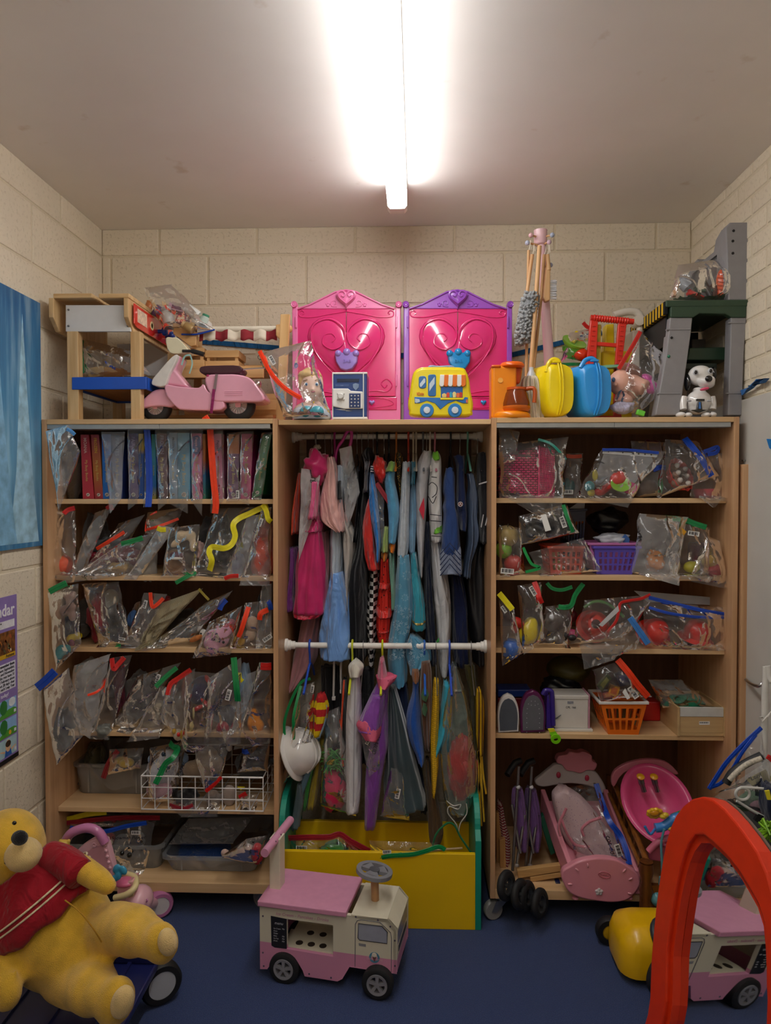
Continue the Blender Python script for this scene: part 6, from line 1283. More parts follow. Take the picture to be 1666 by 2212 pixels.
b2('clear bag with a long wavy yellow zip',[(1240,70),(1480,60),(1310,520),(1105,500)],2.80,.10,seed=68,more=[(cB([(1600,40),(1540,62),(1470,95),(1395,130),(1358,175),(1372,250),(1345,310),(1290,335),(1215,325),(1192,360),(1210,420),(1195,488)]),'yellow',14)],note=('CPL 94',*cB(1508,92),7,25))
heap('denim_toy','blue cloth toy at the bottom of the slim right bag','soft toy',*cB(1395,450),12,28,2.86,cloth('3a5a94'),14,.04)
b2('slim milky bag with a red tab at its foot',[(1450,120),(1540,110),(1425,525),(1320,525)],2.79,.05,MILKY,seed=69,more=[(cB([(1298,545),(1340,528),(1395,525)]),'red',10)])
heap('orange_fleece','orange red fleece toy at the right end of the second shelf','soft toy',*cB(1570,380),26,68,2.86,fur('cc4426'),15,.06)
b2('clear bag with a yellow zip over the orange fleece toy',[(1550,80),(1622,60),(1612,575),(1430,575)],2.78,.09,HAZY,seed=70,more=[(cB([(1560,30),(1585,70),(1600,130),(1622,150)]),'yellow',13)],sticker=(*cB(1547,155),70,.9),note=('UL 33',*cB(1527,190),9,60))
# --- third shelf
plush('octopus_toy','dusty pink curly soft toy in the bag hanging at the left','soft toy',[cB(205,655)+(11,9),cB(245,660)+(10,11),cB(225,700)+(9,10),cB(185,765)+(10,12),cB(235,740)+(13,9),cB(245,800)+(9,14)],2.80,fur('b4948a'))
one(pxprism(cB([(165,820),(268,790),(268,940),(170,950)]),2.83,.03),'felt_panel','dark blue felt block below the pink curly toy','toy',cloth('1c2230'),bevel=.003)
plush('turquoise_toy','turquoise plastic toy at the foot of the left bag','toy',[cB(160,1050)+(12,18,0,30),cB(205,1035)+(11,12),cB(140,1080)+(12,16)],2.76,plastic('1f98a0'))
plush('maroon_toy','maroon toy tucked behind the yellow toy','toy',[cB(238,1000)+(8,14)],2.79,plastic('742244'))
plush('yellow_toy','small yellow toy with a dull gold arm','toy',[cB(285,940)+(10,9),cB(235,960)+(10,12,0,30)],2.80,plastic('d8c01c'))
b2('clear bag with a green zip hanging over the shelf edge',[(90,640),(275,590),(290,990),(135,1170)],2.70,.10,seed=71,more=[(cB([(85,635),(140,605),(205,575)]),'green',15)])
plush('white_muzzle_toy','white muzzled dark soft toy behind the left bag','soft toy',[cB(315,905)+(16,16),cB(330,800)+(18,40,.05)],2.90,fur('6a625a'))
heap('red_cape_toy','dark red cloth part of a soft toy in the round bag','soft toy',*cB(430,810),20,48,2.84,cloth('7c2026'),16,.06)
plush('grey_bear','charcoal soft toy with a cream cap in the round bag','soft toy',[cB(550,800)+(22,30),cB(540,920)+(18,20),cB(560,860)+(20,26)],2.86,fur('2c3238'),parts=[('cream_cap',[cB(512,685)+(17,22)],fur('a8a088'))])
b2('big rounded bag holding the charcoal toy with a green zip end',[(330,590),(560,575),(625,990),(440,1000)],2.78,.12,seed=72,more=[(cB([(530,1050),(555,1020),(580,1015)]),'green',11)],sticker=(*cB(588,962),-10,.7))
plush('blue_bear','brown soft toy in a blue coat','soft toy',[cB(710,745)+(13,14),cB(650,900)+(12,14),cB(690,930)+(10,12),cB(680,830)+(10,32,.02)],2.86,fur('6c4a30'),parts=[('coat',[cB(668,820)+(14,20,-.01,20)],cloth('3a5c8c'))])
b2('clear bag with a looped orange zip beside the gold mesh bag',[(740,650),(880,660),(720,1000),(610,1000)],2.80,.07,HAZY,seed=73,more=[(cB([(785,640),(790,700),(800,740),(835,720),(875,680)]),'orange',9)],sticker=(*cB(748,722),75,.9))
heap('red_knit','small red knitted piece behind the looped zip','soft toy',*cB(890,710),16,12,2.88,cloth('8c1f22'),17,.03)
mesh=NT('gold_mesh');wv=mesh.n('TexChecker');wv.inputs['Scale'].default_value=420;mesh.l(mesh.tex(),wv.inputs[0]);wv.inputs[1].default_value=lin('c8bc9c');wv.inputs[2].default_value=lin('6a6450')
mesh.bsdf(wv.outputs[0],.35,.6,.5,mesh.bump(wv.outputs['Fac'],.4,.002))
bag('stiff gold mesh bag with folded corners lying on the third shelf',cB([(845,720),(1150,610),(800,1000),(715,1025)]),2.81,.06,mesh.m,cB([(1120,615),(1150,650),(1190,692)]),6,'b8a84a',74)
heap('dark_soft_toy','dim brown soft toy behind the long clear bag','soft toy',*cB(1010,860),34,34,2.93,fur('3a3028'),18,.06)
b2('long clear bag with a short blue zip',[(1150,720),(1320,635),(1080,970),(785,1025)],2.80,.09,HAZY,seed=75,more=[(cB([(1262,760),(1280,720),(1310,690)]),'blue',14)],sticker=(*cB(1247,712),70,.6))
plush('goose_toy','white goose soft toy with an orange bill','soft toy',[cB(1150,930)+(9,13),cB(1130,900)+(8,10,.03)],2.79,fur('d0ccc4'),parts=[('bill',[cB(1100,958)+(16,6,-.012,-25)],cloth('b8703c')),('eye',[cB(1135,925)+(2.2,2.2,-.024)],gloss('101010'))])
plush('pink_pig_toy','pink soft toy animal with a rosy mane','soft toy',[cB(1250,950)+(28,26,0,-20),cB(1205,990)+(17,17,-.02),cB(1215,1035)+(14,12,-.03),cB(1325,910)+(9,14,.0,30)],2.79,fur('cf98ac'),parts=[('mane',[cB(1300,870)+(20,12,.02,-20),cB(1340,860)+(14,12,.02)],fur('b04a5c')),('eye',[cB(1242,930)+(3.2,3.2,-.058)],gloss('1a1414')),('eye',[cB(1290,985)+(3.2,3.2,-.05)],gloss('1a1414'))])
b2('clear bag with the pink mane animal drooping over the edge',[(1200,850),(1400,740),(1330,1060),(1100,1085)],2.76,.12,seed=76)
plush('duckling_toy','mustard and cream soft toy beside the pink animal','soft toy',[cB(1400,975)+(15,13)],2.80,fur('b89038'),parts=[('cream_head',[cB(1490,860)+(15,18),cB(1480,930)+(12,14)],fur('c4a68c'))])
b2('clear bag with a vertical orange zip near the cabinet side',[(1445,720),(1600,700),(1560,1020),(1375,1020)],2.78,.10,seed=77,more=[(cB([(1465,740),(1440,820),(1415,900),(1395,950)]),'orange',12),(cB([(1540,830),(1550,785),(1600,760)]),'orange',13)])
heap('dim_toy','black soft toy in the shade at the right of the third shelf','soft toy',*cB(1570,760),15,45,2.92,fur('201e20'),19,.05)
b2('dark bag with a white label at the right end of the third shelf',[(1560,600),(1624,590),(1622,1010),(1520,1000)],2.775,.04,HAZY,seed=78,sticker=(*cB(1595,958),35,1.1),more=[(cB([(1600,700),(1612,720),(1622,760)]),'blue',12)])
# --- fourth shelf
def b3(label,q,Y=2.79,th=.06,m=None,**kw): return bag(label,cC(q),Y,th,m or CLEAR,grow=1.16,**kw)
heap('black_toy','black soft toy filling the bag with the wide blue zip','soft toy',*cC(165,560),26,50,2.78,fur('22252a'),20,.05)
b3('long bag with a wide blue zip hanging below the fourth shelf',[(40,300),(215,150),(300,600),(140,795)],2.645,.10,HAZY,seed=81,more=[(cC([(0,275),(60,225),(125,160)]),'blue',22)])
heap('white_plush','white soft toy in the frosted bag with an orange rim','soft toy',*cC(380,200),30,40,2.88,fur('a8a6a2'),21,.05)
b3('frosted bag with a curved orange rim',[(270,130),(490,50),(380,605),(220,490)],2.77,.10,film(haze=.34,rough=.25,shine=.6),seed=82,more=[(cC([(350,326),(410,305),(455,265),(488,205)]),'orange',6)])
heap('wine_scarf','wine red knitted scarf hanging in the third bag','scarf',*cC(575,260),12,58,2.85,cloth('6a2234'),22,.03)
heap('grey_cup_toy','round grey toy at the bottom of the wine scarf bag','toy',*cC(465,570),16,15,2.77,plastic('6c6e68'),23,.03)
b3('clear bag with a red V shaped zip around the wine scarf',[(510,80),(640,60),(510,610),(400,605)],2.77,.08,seed=83,more=[(cC([(518,70),(530,145),(560,115),(605,65)]),'red',12)])
heap('grey_fleece','mid grey fleece toy behind the green zip','soft toy',*cC(700,330),26,52,2.88,fur('5a5450'),24,.06)
b3('clear bag with a slanting green zip',[(700,200),(960,110),(680,560),(545,525)],2.80,.09,HAZY,seed=84,more=[(cC([(822,268),(890,200),(968,135)]),'green',12)],sticker=(*cC(836,212),70,1.),note=('CPL 34',*cC(805,230),8,70))
plush('cream_rabbit','cream soft toy with round paws in the middle of the fourth shelf','soft toy',[cC(835,390)+(12,13),cC(800,425)+(10,10),cC(770,530)+(13,9),cC(820,520)+(12,9),cC(845,460)+(14,22,.03)],2.82,fur('b8aa90'))
b3('clear bag around the cream soft toy',[(850,270),(960,290),(860,600),(665,625)],2.78,.09,HAZY,seed=85)
heap('orange_knit','faded orange knitted piece under the red zip','soft toy',*cC(1050,300),14,40,2.87,cloth('a86244'),25,.03)
plush('clown_toy','small white puppet face with a red nose','puppet',[cC(975,600)+(11,14)],2.76,fur('c4b49c'),parts=[('nose',[cC(980,598)+(4,5,-.03)],plastic('c0201c')),('hair',[cC(950,575)+(5,7,-.01),cC(1000,600)+(4,10,-.01)],fur('c09a3c'))])
b3('clear bag with a bent red zip above the little puppet face',[(920,240),(1080,150),(1020,640),(860,490)],2.77,.09,HAZY,seed=86,more=[(cC([(905,325),(925,250),(985,205),(1065,150)]),'red',12)])
plush('hat_puppet','purple velvet soft toy with a red brim','soft toy',[cC(1120,300)+(24,30),cC(1150,250)+(22,20)],2.83,fur('2f2350'),parts=[('red_brim',[cC(1115,415)+(13,5,-.04,-30),cC(1180,390)+(20,5,-.04,40),cC(1215,270)+(5,22,-.04,20),cC(1180,215)+(5,10,-.04,-30)],cloth('b03030'))])
plush('rope_toy','pale knotted rope toy hanging under the purple soft toy','toy',[cC(1085,450)+(4,16),cC(1070,540)+(6,12),cC(1055,600)+(6,9)],2.77,cloth('b8a878'))
b3('clear bag sagging between shelves around the purple soft toy',[(1040,170),(1270,190),(1170,710),(1020,690)],2.765,.13,seed=87)
plush('red_ball_toy','dark red round toy low in the bag with a vertical green zip','toy',[cC(1285,555)+(15,16)],2.79,cloth('8c2434'))
heap('blue_felt','deep blue felt toy behind the vertical green zip','soft toy',*cC(1310,470),26,22,2.85,cloth('26345c'),26,.04)
b3('big clear bag with a vertical green zip and a marker note',[(1200,220),(1395,80),(1400,640),(1170,690)],2.765,.10,HAZY,seed=88,more=[(cC([(1362,65),(1372,180),(1382,280),(1390,368)]),'green',15)],sticker=(*cC(1325,325),75,1.2),note=('doctor glove',*cC(1270,370),9,70))
heap('pale_blue_puppet','pale blue cloth puppet leaning by the orange paw','puppet',*cC(1440,330),18,60,2.83,cloth('8ea4bc'),27,.03)
b3('milky slanted bag with the pale blue puppet',[(1450,190),(1545,150),(1440,500),(1330,620)],2.785,.04,MILKY,seed=89,more=[(cC([(1400,170),(1405,210),(1425,230)]),'yellow',10)])
plush('orange_paw','bright orange soft puppet paw with four fingers','puppet',[cC(1500,500)+(14,22,0,20),cC(1470,600)+(7,11),cC(1505,600)+(7,13),cC(1540,570)+(8,13),cC(1550,530)+(8,11),cC(1515,545)+(15,16),cC(1500,450)+(10,14)],2.80,fur('e08a1c'))
plush('tan_bear','tan soft toy behind the orange paw','soft toy',[cC(1575,490)+(14,20)],2.86,fur('8a6a4c'))
b3('clear bag with a red zip over the orange paw',[(1540,110),(1625,110),(1608,640),(1388,685)],2.76,.10,seed=90,more=[(cC([(1548,125),(1590,128),(1622,125)]),'red',18)])
# --- tub, wire basket
def tub(label,rimf,rimb,bot,z,rim_z,col,parts=()):
    "open plastic tub: front rim x range + depth, back rim depth"
    x0,x1,yf,yb=rimf;t=thing('storage_tub',label,'tub',((x0+x1)/2,(yf+yb)/2,z));m=film(col,.42,.7,.2,5)
    ins=bot;rr=.03
    def ring(x0,x1,y0,y1,z_,r=rr): return [V((px_,py_,z_)) for px_,py_ in rrect(x0,y0,x1,y1,r,4)]
    rs=[ring(x0+ins,x1-ins,yf+ins,yb-ins,z+.0005),ring(x0+ins-.004,x1-ins+.004,yf+ins-.004,yb-ins+.004,z+.008),ring(x0+.008,x1-.008,yf+.008,yb-.008,rim_z-.012),ring(x0,x1,yf,yb,rim_z-.012),ring(x0,x1,yf,yb,rim_z),ring(x0+.012,x1-.012,yf+.012,yb-.012,rim_z),ring(x0+.013,x1-.013,yf+.013,yb-.013,rim_z-.012),ring(x0+ins+.003,x1-ins-.003,yf+ins+.003,yb-ins-.003,z+.01)]
    mb=MB().rings(rs[:1][::1]+rs[1:],cap=False);n=len(rs[0]);mb.add(rs[0],[tuple(range(n))])
    build(mb,'tub',m,t,smooth=40)
    for k in range(2): xx=x0+(x1-x0)*(.2+.6*k);build(MB().prism([(xx,yf+ins*.5-.003,z+.01),(xx+.006,yf+ins*.5-.003,z+.01),(xx+.006,yf+.006,rim_z-.014),(xx,yf+.006,rim_z-.014)],(0,.002,0)),'moulded_rib',m,t,smooth=0)
    return t
z5=LZ[4];a,b=at(153,1652,2.87),at(310,1652,2.87)
tub('clear plastic tub at the back of the fifth shelf',(a.x,b.x+.03,2.87,3.2),None,.02,z5,at(220,1652,2.87).z,'c4c2be')
one(MB().ell(at(*cC(620,795),2.84),(.03,.03,.018)).ell(at(*cC(580,775),2.86),(.028,.03,.014)),'yellow_dough','yellow lumpy toy poking out of the shelf tub','toy',fur('c8a41c'),smooth=180)
heap('dark_cloths','bundle of dark cloth toys in the clear shelf tub','cloth',*cC(480,880),56,26,3.0,cloth('4a4434'),28,.1)
bag('bag with a dark red zip sticking out of the shelf tub',cC([(500,700),(740,690),(720,830),(480,880)]),2.83,.08,HAZY,cC([(458,900),(500,790),(560,710)]),13,'dark',91)
heap('olive_bag','olive film bundle at the left of the shelf tub','bag',*cC(400,750),18,30,2.98,film('8a8458',.4,.5,.3),29,.05)
def wire_basket():
    Y0_,Y1_=2.74,3.1;a,b=at(*cC(722,885),Y0_),at(*cC(1565,885),Y0_);z0=z5+.004;z1=a.z;x0,x1=a.x,b.x;ins=.008
    t=thing('wire_basket','white wire basket of bagged soft toys on the fifth shelf','basket',((x0+x1)/2,(Y0_+Y1_)/2,z5));m=mat('e8e8e8',.35)
    for z,r in ((z1,.0035),(z0,.0028)): build(MB().tube([(x0,Y0_,z),(x1,Y0_,z),(x1,Y1_,z),(x0,Y1_,z)],r,8,closed=True),'rim_wire',m,t)
    for k in (1,2): z=z0+(z1-z0)*k/3;build(MB().tube([(x0,Y0_,z),(x1,Y0_,z),(x1,Y1_,z),(x0,Y1_,z)],.0022,6,closed=True),'hoop_wire',m,t)
    for k in range(10):
        x=x0+(x1-x0)*k/9;build(MB().tube([(x,Y0_,z1),(x,Y0_,z0),(x,Y1_,z0),(x,Y1_,z1)],.0022,6),'cross_wire',m,t)
    for k in range(1,4):
        y=Y0_+(Y1_-Y0_)*k/4;build(MB().tube([(x0,y,z1),(x0,y,z0),(x1,y,z0),(x1,y,z1)],.0022,6),'cross_wire',m,t)
wire_basket()
plush('unicorn_toy','white and pale blue soft toy with one dark eye in the wire basket','soft toy',[cC(850,850)+(30,36,0),cC(900,780)+(34,26),cC(930,850)+(26,30)],2.84,fur('c8c8ce'),parts=[('blue_ear',[cC(810,770)+(14,12,-.02),cC(1010,765)+(13,14,0)],fur('8ea8cc')),('pink_body',[cC(855,985)+(32,20,-.02),cC(850,1020)+(22,14,-.02)],fur('c89aa8')),('eye',[cC(873,735)+(4,5,-.075)],gloss('1c2c3c'))])
bag('clear bag with a wavy green zip over the white and blue toy',cC([(780,690),(1040,640),(960,1060),(770,1060)]),2.80,.16,CLEAR,cC([(920,655),(945,685),(975,695),(940,760),(890,800),(850,880),(820,940)]),14,'green',92)
plush('fluffy_tan_toy','fluffy tan soft toy in the bag with the red bottom zip','soft toy',[cC(1080,840)+(24,20),cC(1180,760)+(26,26,.02),cC(1240,800)+(16,20),cC(1170,880)+(16,20)],2.80,fur('8c7660'))
plush('brown_pup','dark brown and white soft toy above the fluffy tan one','soft toy',[cC(1300,720)+(16,20)],2.86,fur('3c302a'),parts=[('white_patch',[cC(1330,690)+(6,8,-.03)],fur('c8c0b8'))])
bag('clear bag with a red zip hanging over the wire basket rim',cC([(1090,720),(1330,680),(1280,890),(1160,995)]),2.715,.05,CLEAR,cC([(1275,893),(1220,950),(1168,992)]),9,'red',93,note=('CAPPLE',*cC(1000,840),8,70))
heap('grey_fur_toy','charcoal furry toy in a crinkled bag at the right of the basket','soft toy',*cC(1500,800),38,30,2.88,fur('3a3a3c'),30,.07)
bag('crinkled clear bag with a blue label over the charcoal furry toy',cC([(1420,680),(1615,640),(1600,850),(1390,860)]),2.80,.10,CLEAR,seed=94,more=[(cC([(1420,710),(1440,720),(1460,712)]),'blue',12)])
plush('pale_pup','pale pink grey soft toy inside the wire basket','soft toy',[cC(1220,1040)+(16,20),cC(1230,1100)+(9,9),cC(1330,1020)+(16,24)],2.80,fur('a8988e'))
heap('black_lamb','black soft toy in the middle of the wire basket','soft toy',*cC(1040,1030),24,18,2.82,fur('1e1c1e'),31,.04)
bag('clear bag with red zips lying in the wire basket bottom',cC([(900,1060),(1280,1010),(1260,1150),(1010,1150)]),2.775,.04,HAZY,cC([(920,1085),(1010,1110),(1080,1085)]),9,'wine',95)
one(pxprism(cC([(1385,960),(1440,962),(1410,985)]),2.77,.004),'yellow_tag','small yellow triangle tag in the wire basket','tag',mat('e0cc1c',.4))
bag('clear bag with a small red label at the right of the basket',cC([(1390,1000),(1530,1010),(1520,1130),(1420,1120)]),2.78,.05,CLEAR,cC([(1400,1035),(1450,1005)]),12,'red',96)
# --- bottom shelf
c6=K(0,1700,.36);z6=LZ[5]
a=at(*c6(640,365),2.78);b=at(*c6(975,365),2.78);xl=at(128,1830,2.78).x
tub('deep clear tub of puppets on the cabinet floor',(xl,b.x,2.78,3.19),None,.022,z6,at(*c6(820,358),2.78).z,'b4b6b8')
a=at(*c6(960,440),2.76);b=at(*c6(1565,440),2.76)
tub('shallow clear tub of blue cloths on the cabinet floor',(a.x,b.x,2.76,3.15),None,.03,z6,at(*c6(1260,425),2.76).z,'b8c0c8')
heap('blue_cloths','royal blue cloths heaped in the shallow tub','cloth',*c6(1190,400),76,22,2.95,cloth('2a4c8c'),32,.12,amp=.2)
bag('grey mesh bag lying over the shallow tub',c6([(1130,190),(1520,180),(1400,340),(1010,345)]),2.86,.04,film('8c8e90',.62,.4,.3),None,seed=97)
plush('snowman_puppet','white snowman soft puppet with black button eyes in a bag','puppet',[c6(740,330)+(22,18),c6(820,320)+(20,20),c6(755,430)+(32,34),c6(770,490)+(28,20)],2.86,fur('b4b4b4'),parts=[('button_eye',[c6(732,398)+(5,5,-.095)],gloss('121214')),('button_eye',[c6(776,410)+(5.5,5.5,-.095)],gloss('121214')),('red_nose',[c6(660,305)+(12,11,-.02)],fur('a8242a'))])
heap('black_puppets','dark puppets heaped at the back of the deep tub','puppet',*c6(520,330),60,28,3.02,fur('1e1e22'),33,.1)
bag('clear bag with a blue zip marked for the snowman puppet',c6([(640,270),(940,200),(870,520),(660,500)]),2.79,.05,CLEAR,c6([(420,245),(600,270),(760,235),(880,215)]),11,'blue',98,sticker=(*c6(815,275),0,1.0),note=('Snowman Puppet',*c6(770,305),8,2))
bag('flat bag with yellow and red zips across the deep tub top',c6([(325,205),(900,180),(880,240),(350,235)]),2.84,.05,CLEAR,c6([(320,210),(420,190),(520,165),(640,152)]),13,'yellow',99,more=[(c6([(345,222),(500,205),(700,185),(960,185)]),'wine',12)])
plush('mouse_puppet','pale pink puppet with a red cloth end resting on the tub','puppet',[c6(1470,395)+(26,20,0,-10),c6(1420,410)+(14,12),c6(1350,395)+(10,9)],2.72,fur('c8aca0'),parts=[('red_cloth',[c6(1545,400)+(14,24,-.02)],cloth('b41c2c')),('eye',[c6(1520,330)+(2.5,2.5,-.05)],gloss('101010'))])
bag('clear bag around the pale pink puppet',c6([(1480,310),(1600,290),(1570,462),(1320,420)]),2.695,.09,CLEAR,seed=100)
# ================================================================ RIGHT CABINET
d1,d2=K(1050,890,.3421),K(1050,1230,.3421)
def e1(label,q,Y=2.80,th=.07,m=None,**kw): return bag(label,d1(q),Y,th,m or CLEAR,grow=1.16,**kw)
def e2(label,q,Y=2.80,th=.07,m=None,**kw): return bag(label,d2(q),Y,th,m or CLEAR,grow=1.16,**kw)
# stacked pink woven baskets lying on their sides
def stack():
    pk=mat('d8336e',.5,var=.06);Y=2.80
    a,b=at(*d1(88,230),Y),at(*d1(435,525),Y);z0=RZ[0];h=b.z-a.z
    g='pink woven baskets nested on the top right shelf';n=9
    wv=NT('woven_plastic');br=wv.n('TexBrick');br.inputs['Scale'].default_value=28;br.inputs['Color1'].default_value=lin('dd3a74');br.inputs['Color2'].default_value=lin('c92c64');br.inputs['Mortar'].default_value=lin('6c1030');br.inputs['Mortar Size'].default_value=.07
    mp=wv.n('Mapping');mp.inputs['Rotation'].default_value=(R(90),0,0);wv.l(wv.tex(),mp.inputs[0]);wv.l(mp.outputs[0],br.inputs[0]);wv.bsdf(br.outputs[0],.5,0,.4,wv.bump(br.outputs['Fac'],.6,.004))
    x=a.x+.002
    w0=(at(*d1(330,400),Y).x-x);zt=at(*d1(200,218),Y).z
    t=thing('woven_basket','outermost pink woven basket of the nested stack, base to the left','basket',(x+w0/2,Y+.1,z0),g)
    build(MB().prism([(x,Y+.01,z0+.03),(x,Y+.01,zt-.03),(x+w0,Y,zt),(x+w0,Y,z0)],(0,.2,0)),'body',wv.m,t,smooth=0,bevel=.006)
    build(MB().frame([(x+w0,Y-.006,z0),(x+w0,Y-.006,zt+.004),(x+w0,Y+.21,zt+.004),(x+w0,Y+.21,z0)],[(x+w0,Y+.006,z0+.012),(x+w0,Y+.006,zt-.008),(x+w0,Y+.2,zt-.008),(x+w0,Y+.2,z0+.012)],(.006,0,0)),'rim',pk,t,smooth=0,bevel=.002)
    x1=x+w0+.008;step=(b.x-x1)/n
    for k in range(n):
        u=thing('woven_basket','pink woven basket rim nested in the stack, number %s from the outermost' % ('two three four five six seven eight nine ten'.split()[k]),'basket',(x1+k*step,Y+.1,z0),g)
        xx=x1+k*step;dz=-.002*k;wav=[(xx+.001*(j % 2),Y-.004,z0+(zt-z0+dz)*j/24) for j in range(25)]
        build(MB().frame([(xx,Y-.005,z0),(xx,Y-.005,zt+dz),(xx,Y+.2,zt+dz),(xx,Y+.2,z0)],[(xx,Y+.01,z0+.012),(xx,Y+.01,zt+dz-.01),(xx,Y+.19,zt+dz-.01),(xx,Y+.19,z0+.012)],(step*.72,0,0)),'rim',pk,u,smooth=0,bevel=.0015)
        rg=MB();
        for j in range(22): z=z0+.008+(zt+dz-z0-.014)*j/21;rg.box((xx+step*.36,Y-.006,z),(step*.6,.003,.0032))
        build(rg,'woven_edge',wv.m,u,smooth=0)['kind']='stuff'
stack()
e1('clear bag with a teal zip round the nested pink baskets',[(85,215),(490,165),(470,535),(85,535)],2.775,.12,seed=101,more=[(d1([(330,172),(400,195),(450,235),(505,300)]),'teal',6)])
e1('clear film flap of the basket bag trailing below the shelf',[(135,530),(475,535),(455,680),(320,650)],2.735,.01,seed=102)
e1('dark clear bag slumped at the top left of the right cabinet',[(80,100),(205,130),(180,300),(85,340)],2.79,.06,HAZY,seed=103)
e1('clear bag with a rusty orange zip behind the pink baskets',[(500,268),(605,268),(600,535),(480,535)],2.93,.06,HAZY,seed=104,more=[(d1([(498,275),(550,282),(606,278)]),'c0401c',9)],sticker=(*d1(517,505),0,1.2))
one(blobs([d1(510,450)+(9,12),d1(540,470)+(8,14),d1(505,490)+(8,10)],2.95),'teal_toys','teal and grey plastic toy pieces in the rusty zipped bag','toy',plastic('3c6c70'),kind='stuff')
one(pxprism(d1([(745,265),(1075,285),(880,520),(680,440)]),2.83,.002),'header_card','white card inside the punched header bag','card',mat('b8bcc4',.6))
one(pxprism(d1([(740,245),(1085,268),(1080,285),(735,262)]),2.775,.001),'punched_strip','white strip with punched holes along the blue zip','strip',mat('d4d6d8',.5))
hs=COL.objects['punched_strip']
for x,y,r in ((775,252,3),(865,257,4),(930,261,7),(965,264,6),(1005,267,5),(1045,270,5)): build(MB().lathe([(0,0),(r*.0006,0),(r*.0006,.001),(0,.001)],at(*d1(x,y),2.772),(0,1,0),14),'punched_hole',mat('15171c'),hs)
plush('red_pan','red plastic toy pan with a round bowl in the header bag','toy pan',[d1(835,420)+(20,16,0,-30),d1(760,480)+(24,9,.0,-30),d1(720,505)+(14,9)],2.81,plastic('d02a24'))
one(MB().lathe([(0,0),(.03,.002),(.036,.012),(.038,.014),(.033,.012),(.02,.004),(0,.003)],at(*d1(850,470),2.79),(-.1,-.75,.65),28),'green_dish','lime green toy dish in the header bag','dish',plastic('86c040'))
one(MB().lathe([(0,0),(.025,.002),(.03,.012),(.027,.012),(0,.004)],at(*d1(905,490),2.80),(-.1,-.75,.65),24),'pink_dish','bright pink toy dish beneath the lime dish','dish',plastic('e03c8c'))
plush('toy_fork','grey toy spatula with slots in the header bag','toy utensil',[d1(740,425)+(14,5,0,-25),d1(715,440)+(10,7)],2.80,plastic('7c8088'))
plush('yellow_jug','yellow and teal toy jug at the left of the header bag','toy jug',[d1(690,400)+(7,14),d1(665,510)+(9,9)],2.81,plastic('d0c02c'),parts=[('teal_base',[d1(655,470)+(11,12,.005)],plastic('2c98a4'))])
e1('clear punched bag with a blue zip full of toy kitchen pieces',[(750,235),(1092,255),(880,595),(595,530)],2.775,.09,seed=105,zip=d1([(735,238),(900,240),(1092,258)]),zc='blue',zw=7)
heap('wine_box_toy','dark red boxed toy behind the header bag','toy',*d1(1040,260),30,26,2.95,plastic('6c2434'),3,.06)
plush('brown_pot','dim brown toy pot behind the header bag','toy',[d1(1010,480)+(26,22)],2.90,mat('6a5a50',.6))
e1('clear bag with a short blue zip at the back of the top shelf',[(930,190),(1120,200),(1100,520),(960,530)],2.86,.10,HAZY,seed=106,more=[(d1([(1055,365),(1095,350),(1135,352)]),'blue',12),(d1([(1100,420),(1108,470),(1098,510)]),'green',9)])
# fluted red tin with cakes
def tin():
    Y=2.84;c=at(*d1(1225,400),Y);t=thing('muffin_tin','coral red fluted toy cake tin tilted in a bag','toy tin',at(*d1(1225,530),Y));M=Matrix.Translation(c) @ Euler((R(58),R(18),R(20))).to_matrix().to_4x4()
    n=72;rs=[]
    for r,h in ((.045,-.03),(.06,0),(.068,.006),(.068,.010),(.058,.002),(.044,-.026)):
        rs.append([V(((r+.0025*sin(14*2*pi*j/n))*cos(2*pi*j/n)*.85,(r+.0025*sin(14*2*pi*j/n))*sin(2*pi*j/n)*1.1,h)) for j in range(n)])
    build(MB(M).rings(rs),'tin',plastic('d84a40'),t)
    for i,(x,y) in enumerate(((-.022,.03),(.02,.03),(-.022,-.005),(.02,-.005),(-.02,-.04),(.02,-.04))):
        u=thing('toy_cake','brown toy cake topped with a white swirl, %s in the fluted tin' % ('upper left','upper right','middle left','middle right','lower left','lower right')[i],'toy cake',M @ V((x,y,0)),'toy cakes in the fluted tin')
        build(MB(M).ell((x,y,-.004),(.02,.019,.017)),'cake',mat('8a6a58',.7,var=.2),u);build(MB(M).lathe([(.010,.008),(.0105,.013),(.006,.02),(0,.023)],(x,y,.003),n=14),'icing',plastic('d8d0c8'),u)
tin()
one(MB().lathe([(0,0),(.042,0),(.05,.02),(.052,.035),(.046,.035),(.04,.008),(0,.006)],(at(*d1(1395,500),2.86).x,2.86,RZ[0]+.001),n=28),'red_bowl','rose red toy bowl on the shelf beside the fluted tin','bowl',plastic('c0344a'))
e1('clear bag with a long blue zip over the fluted tin',[(1150,180),(1330,190),(1440,400),(1100,535)],2.785,.12,seed=107,zip=d1([(1255,165),(1320,240),(1370,310),(1425,405)]),zc='blue',zw=15)
e1('square clear bag with a blue zip loop at the shelf end',[(1340,275),(1488,265),(1488,560),(1300,535)],2.80,.05,seed=108,more=[(d1([(1345,262),(1410,240),(1462,222),(1455,255),(1400,268)]),'blue',10)])
e1('clear corner of film pointing down from the shelf end',[(1350,530),(1490,535),(1445,602),(1430,600)],2.735,.008,seed=109)
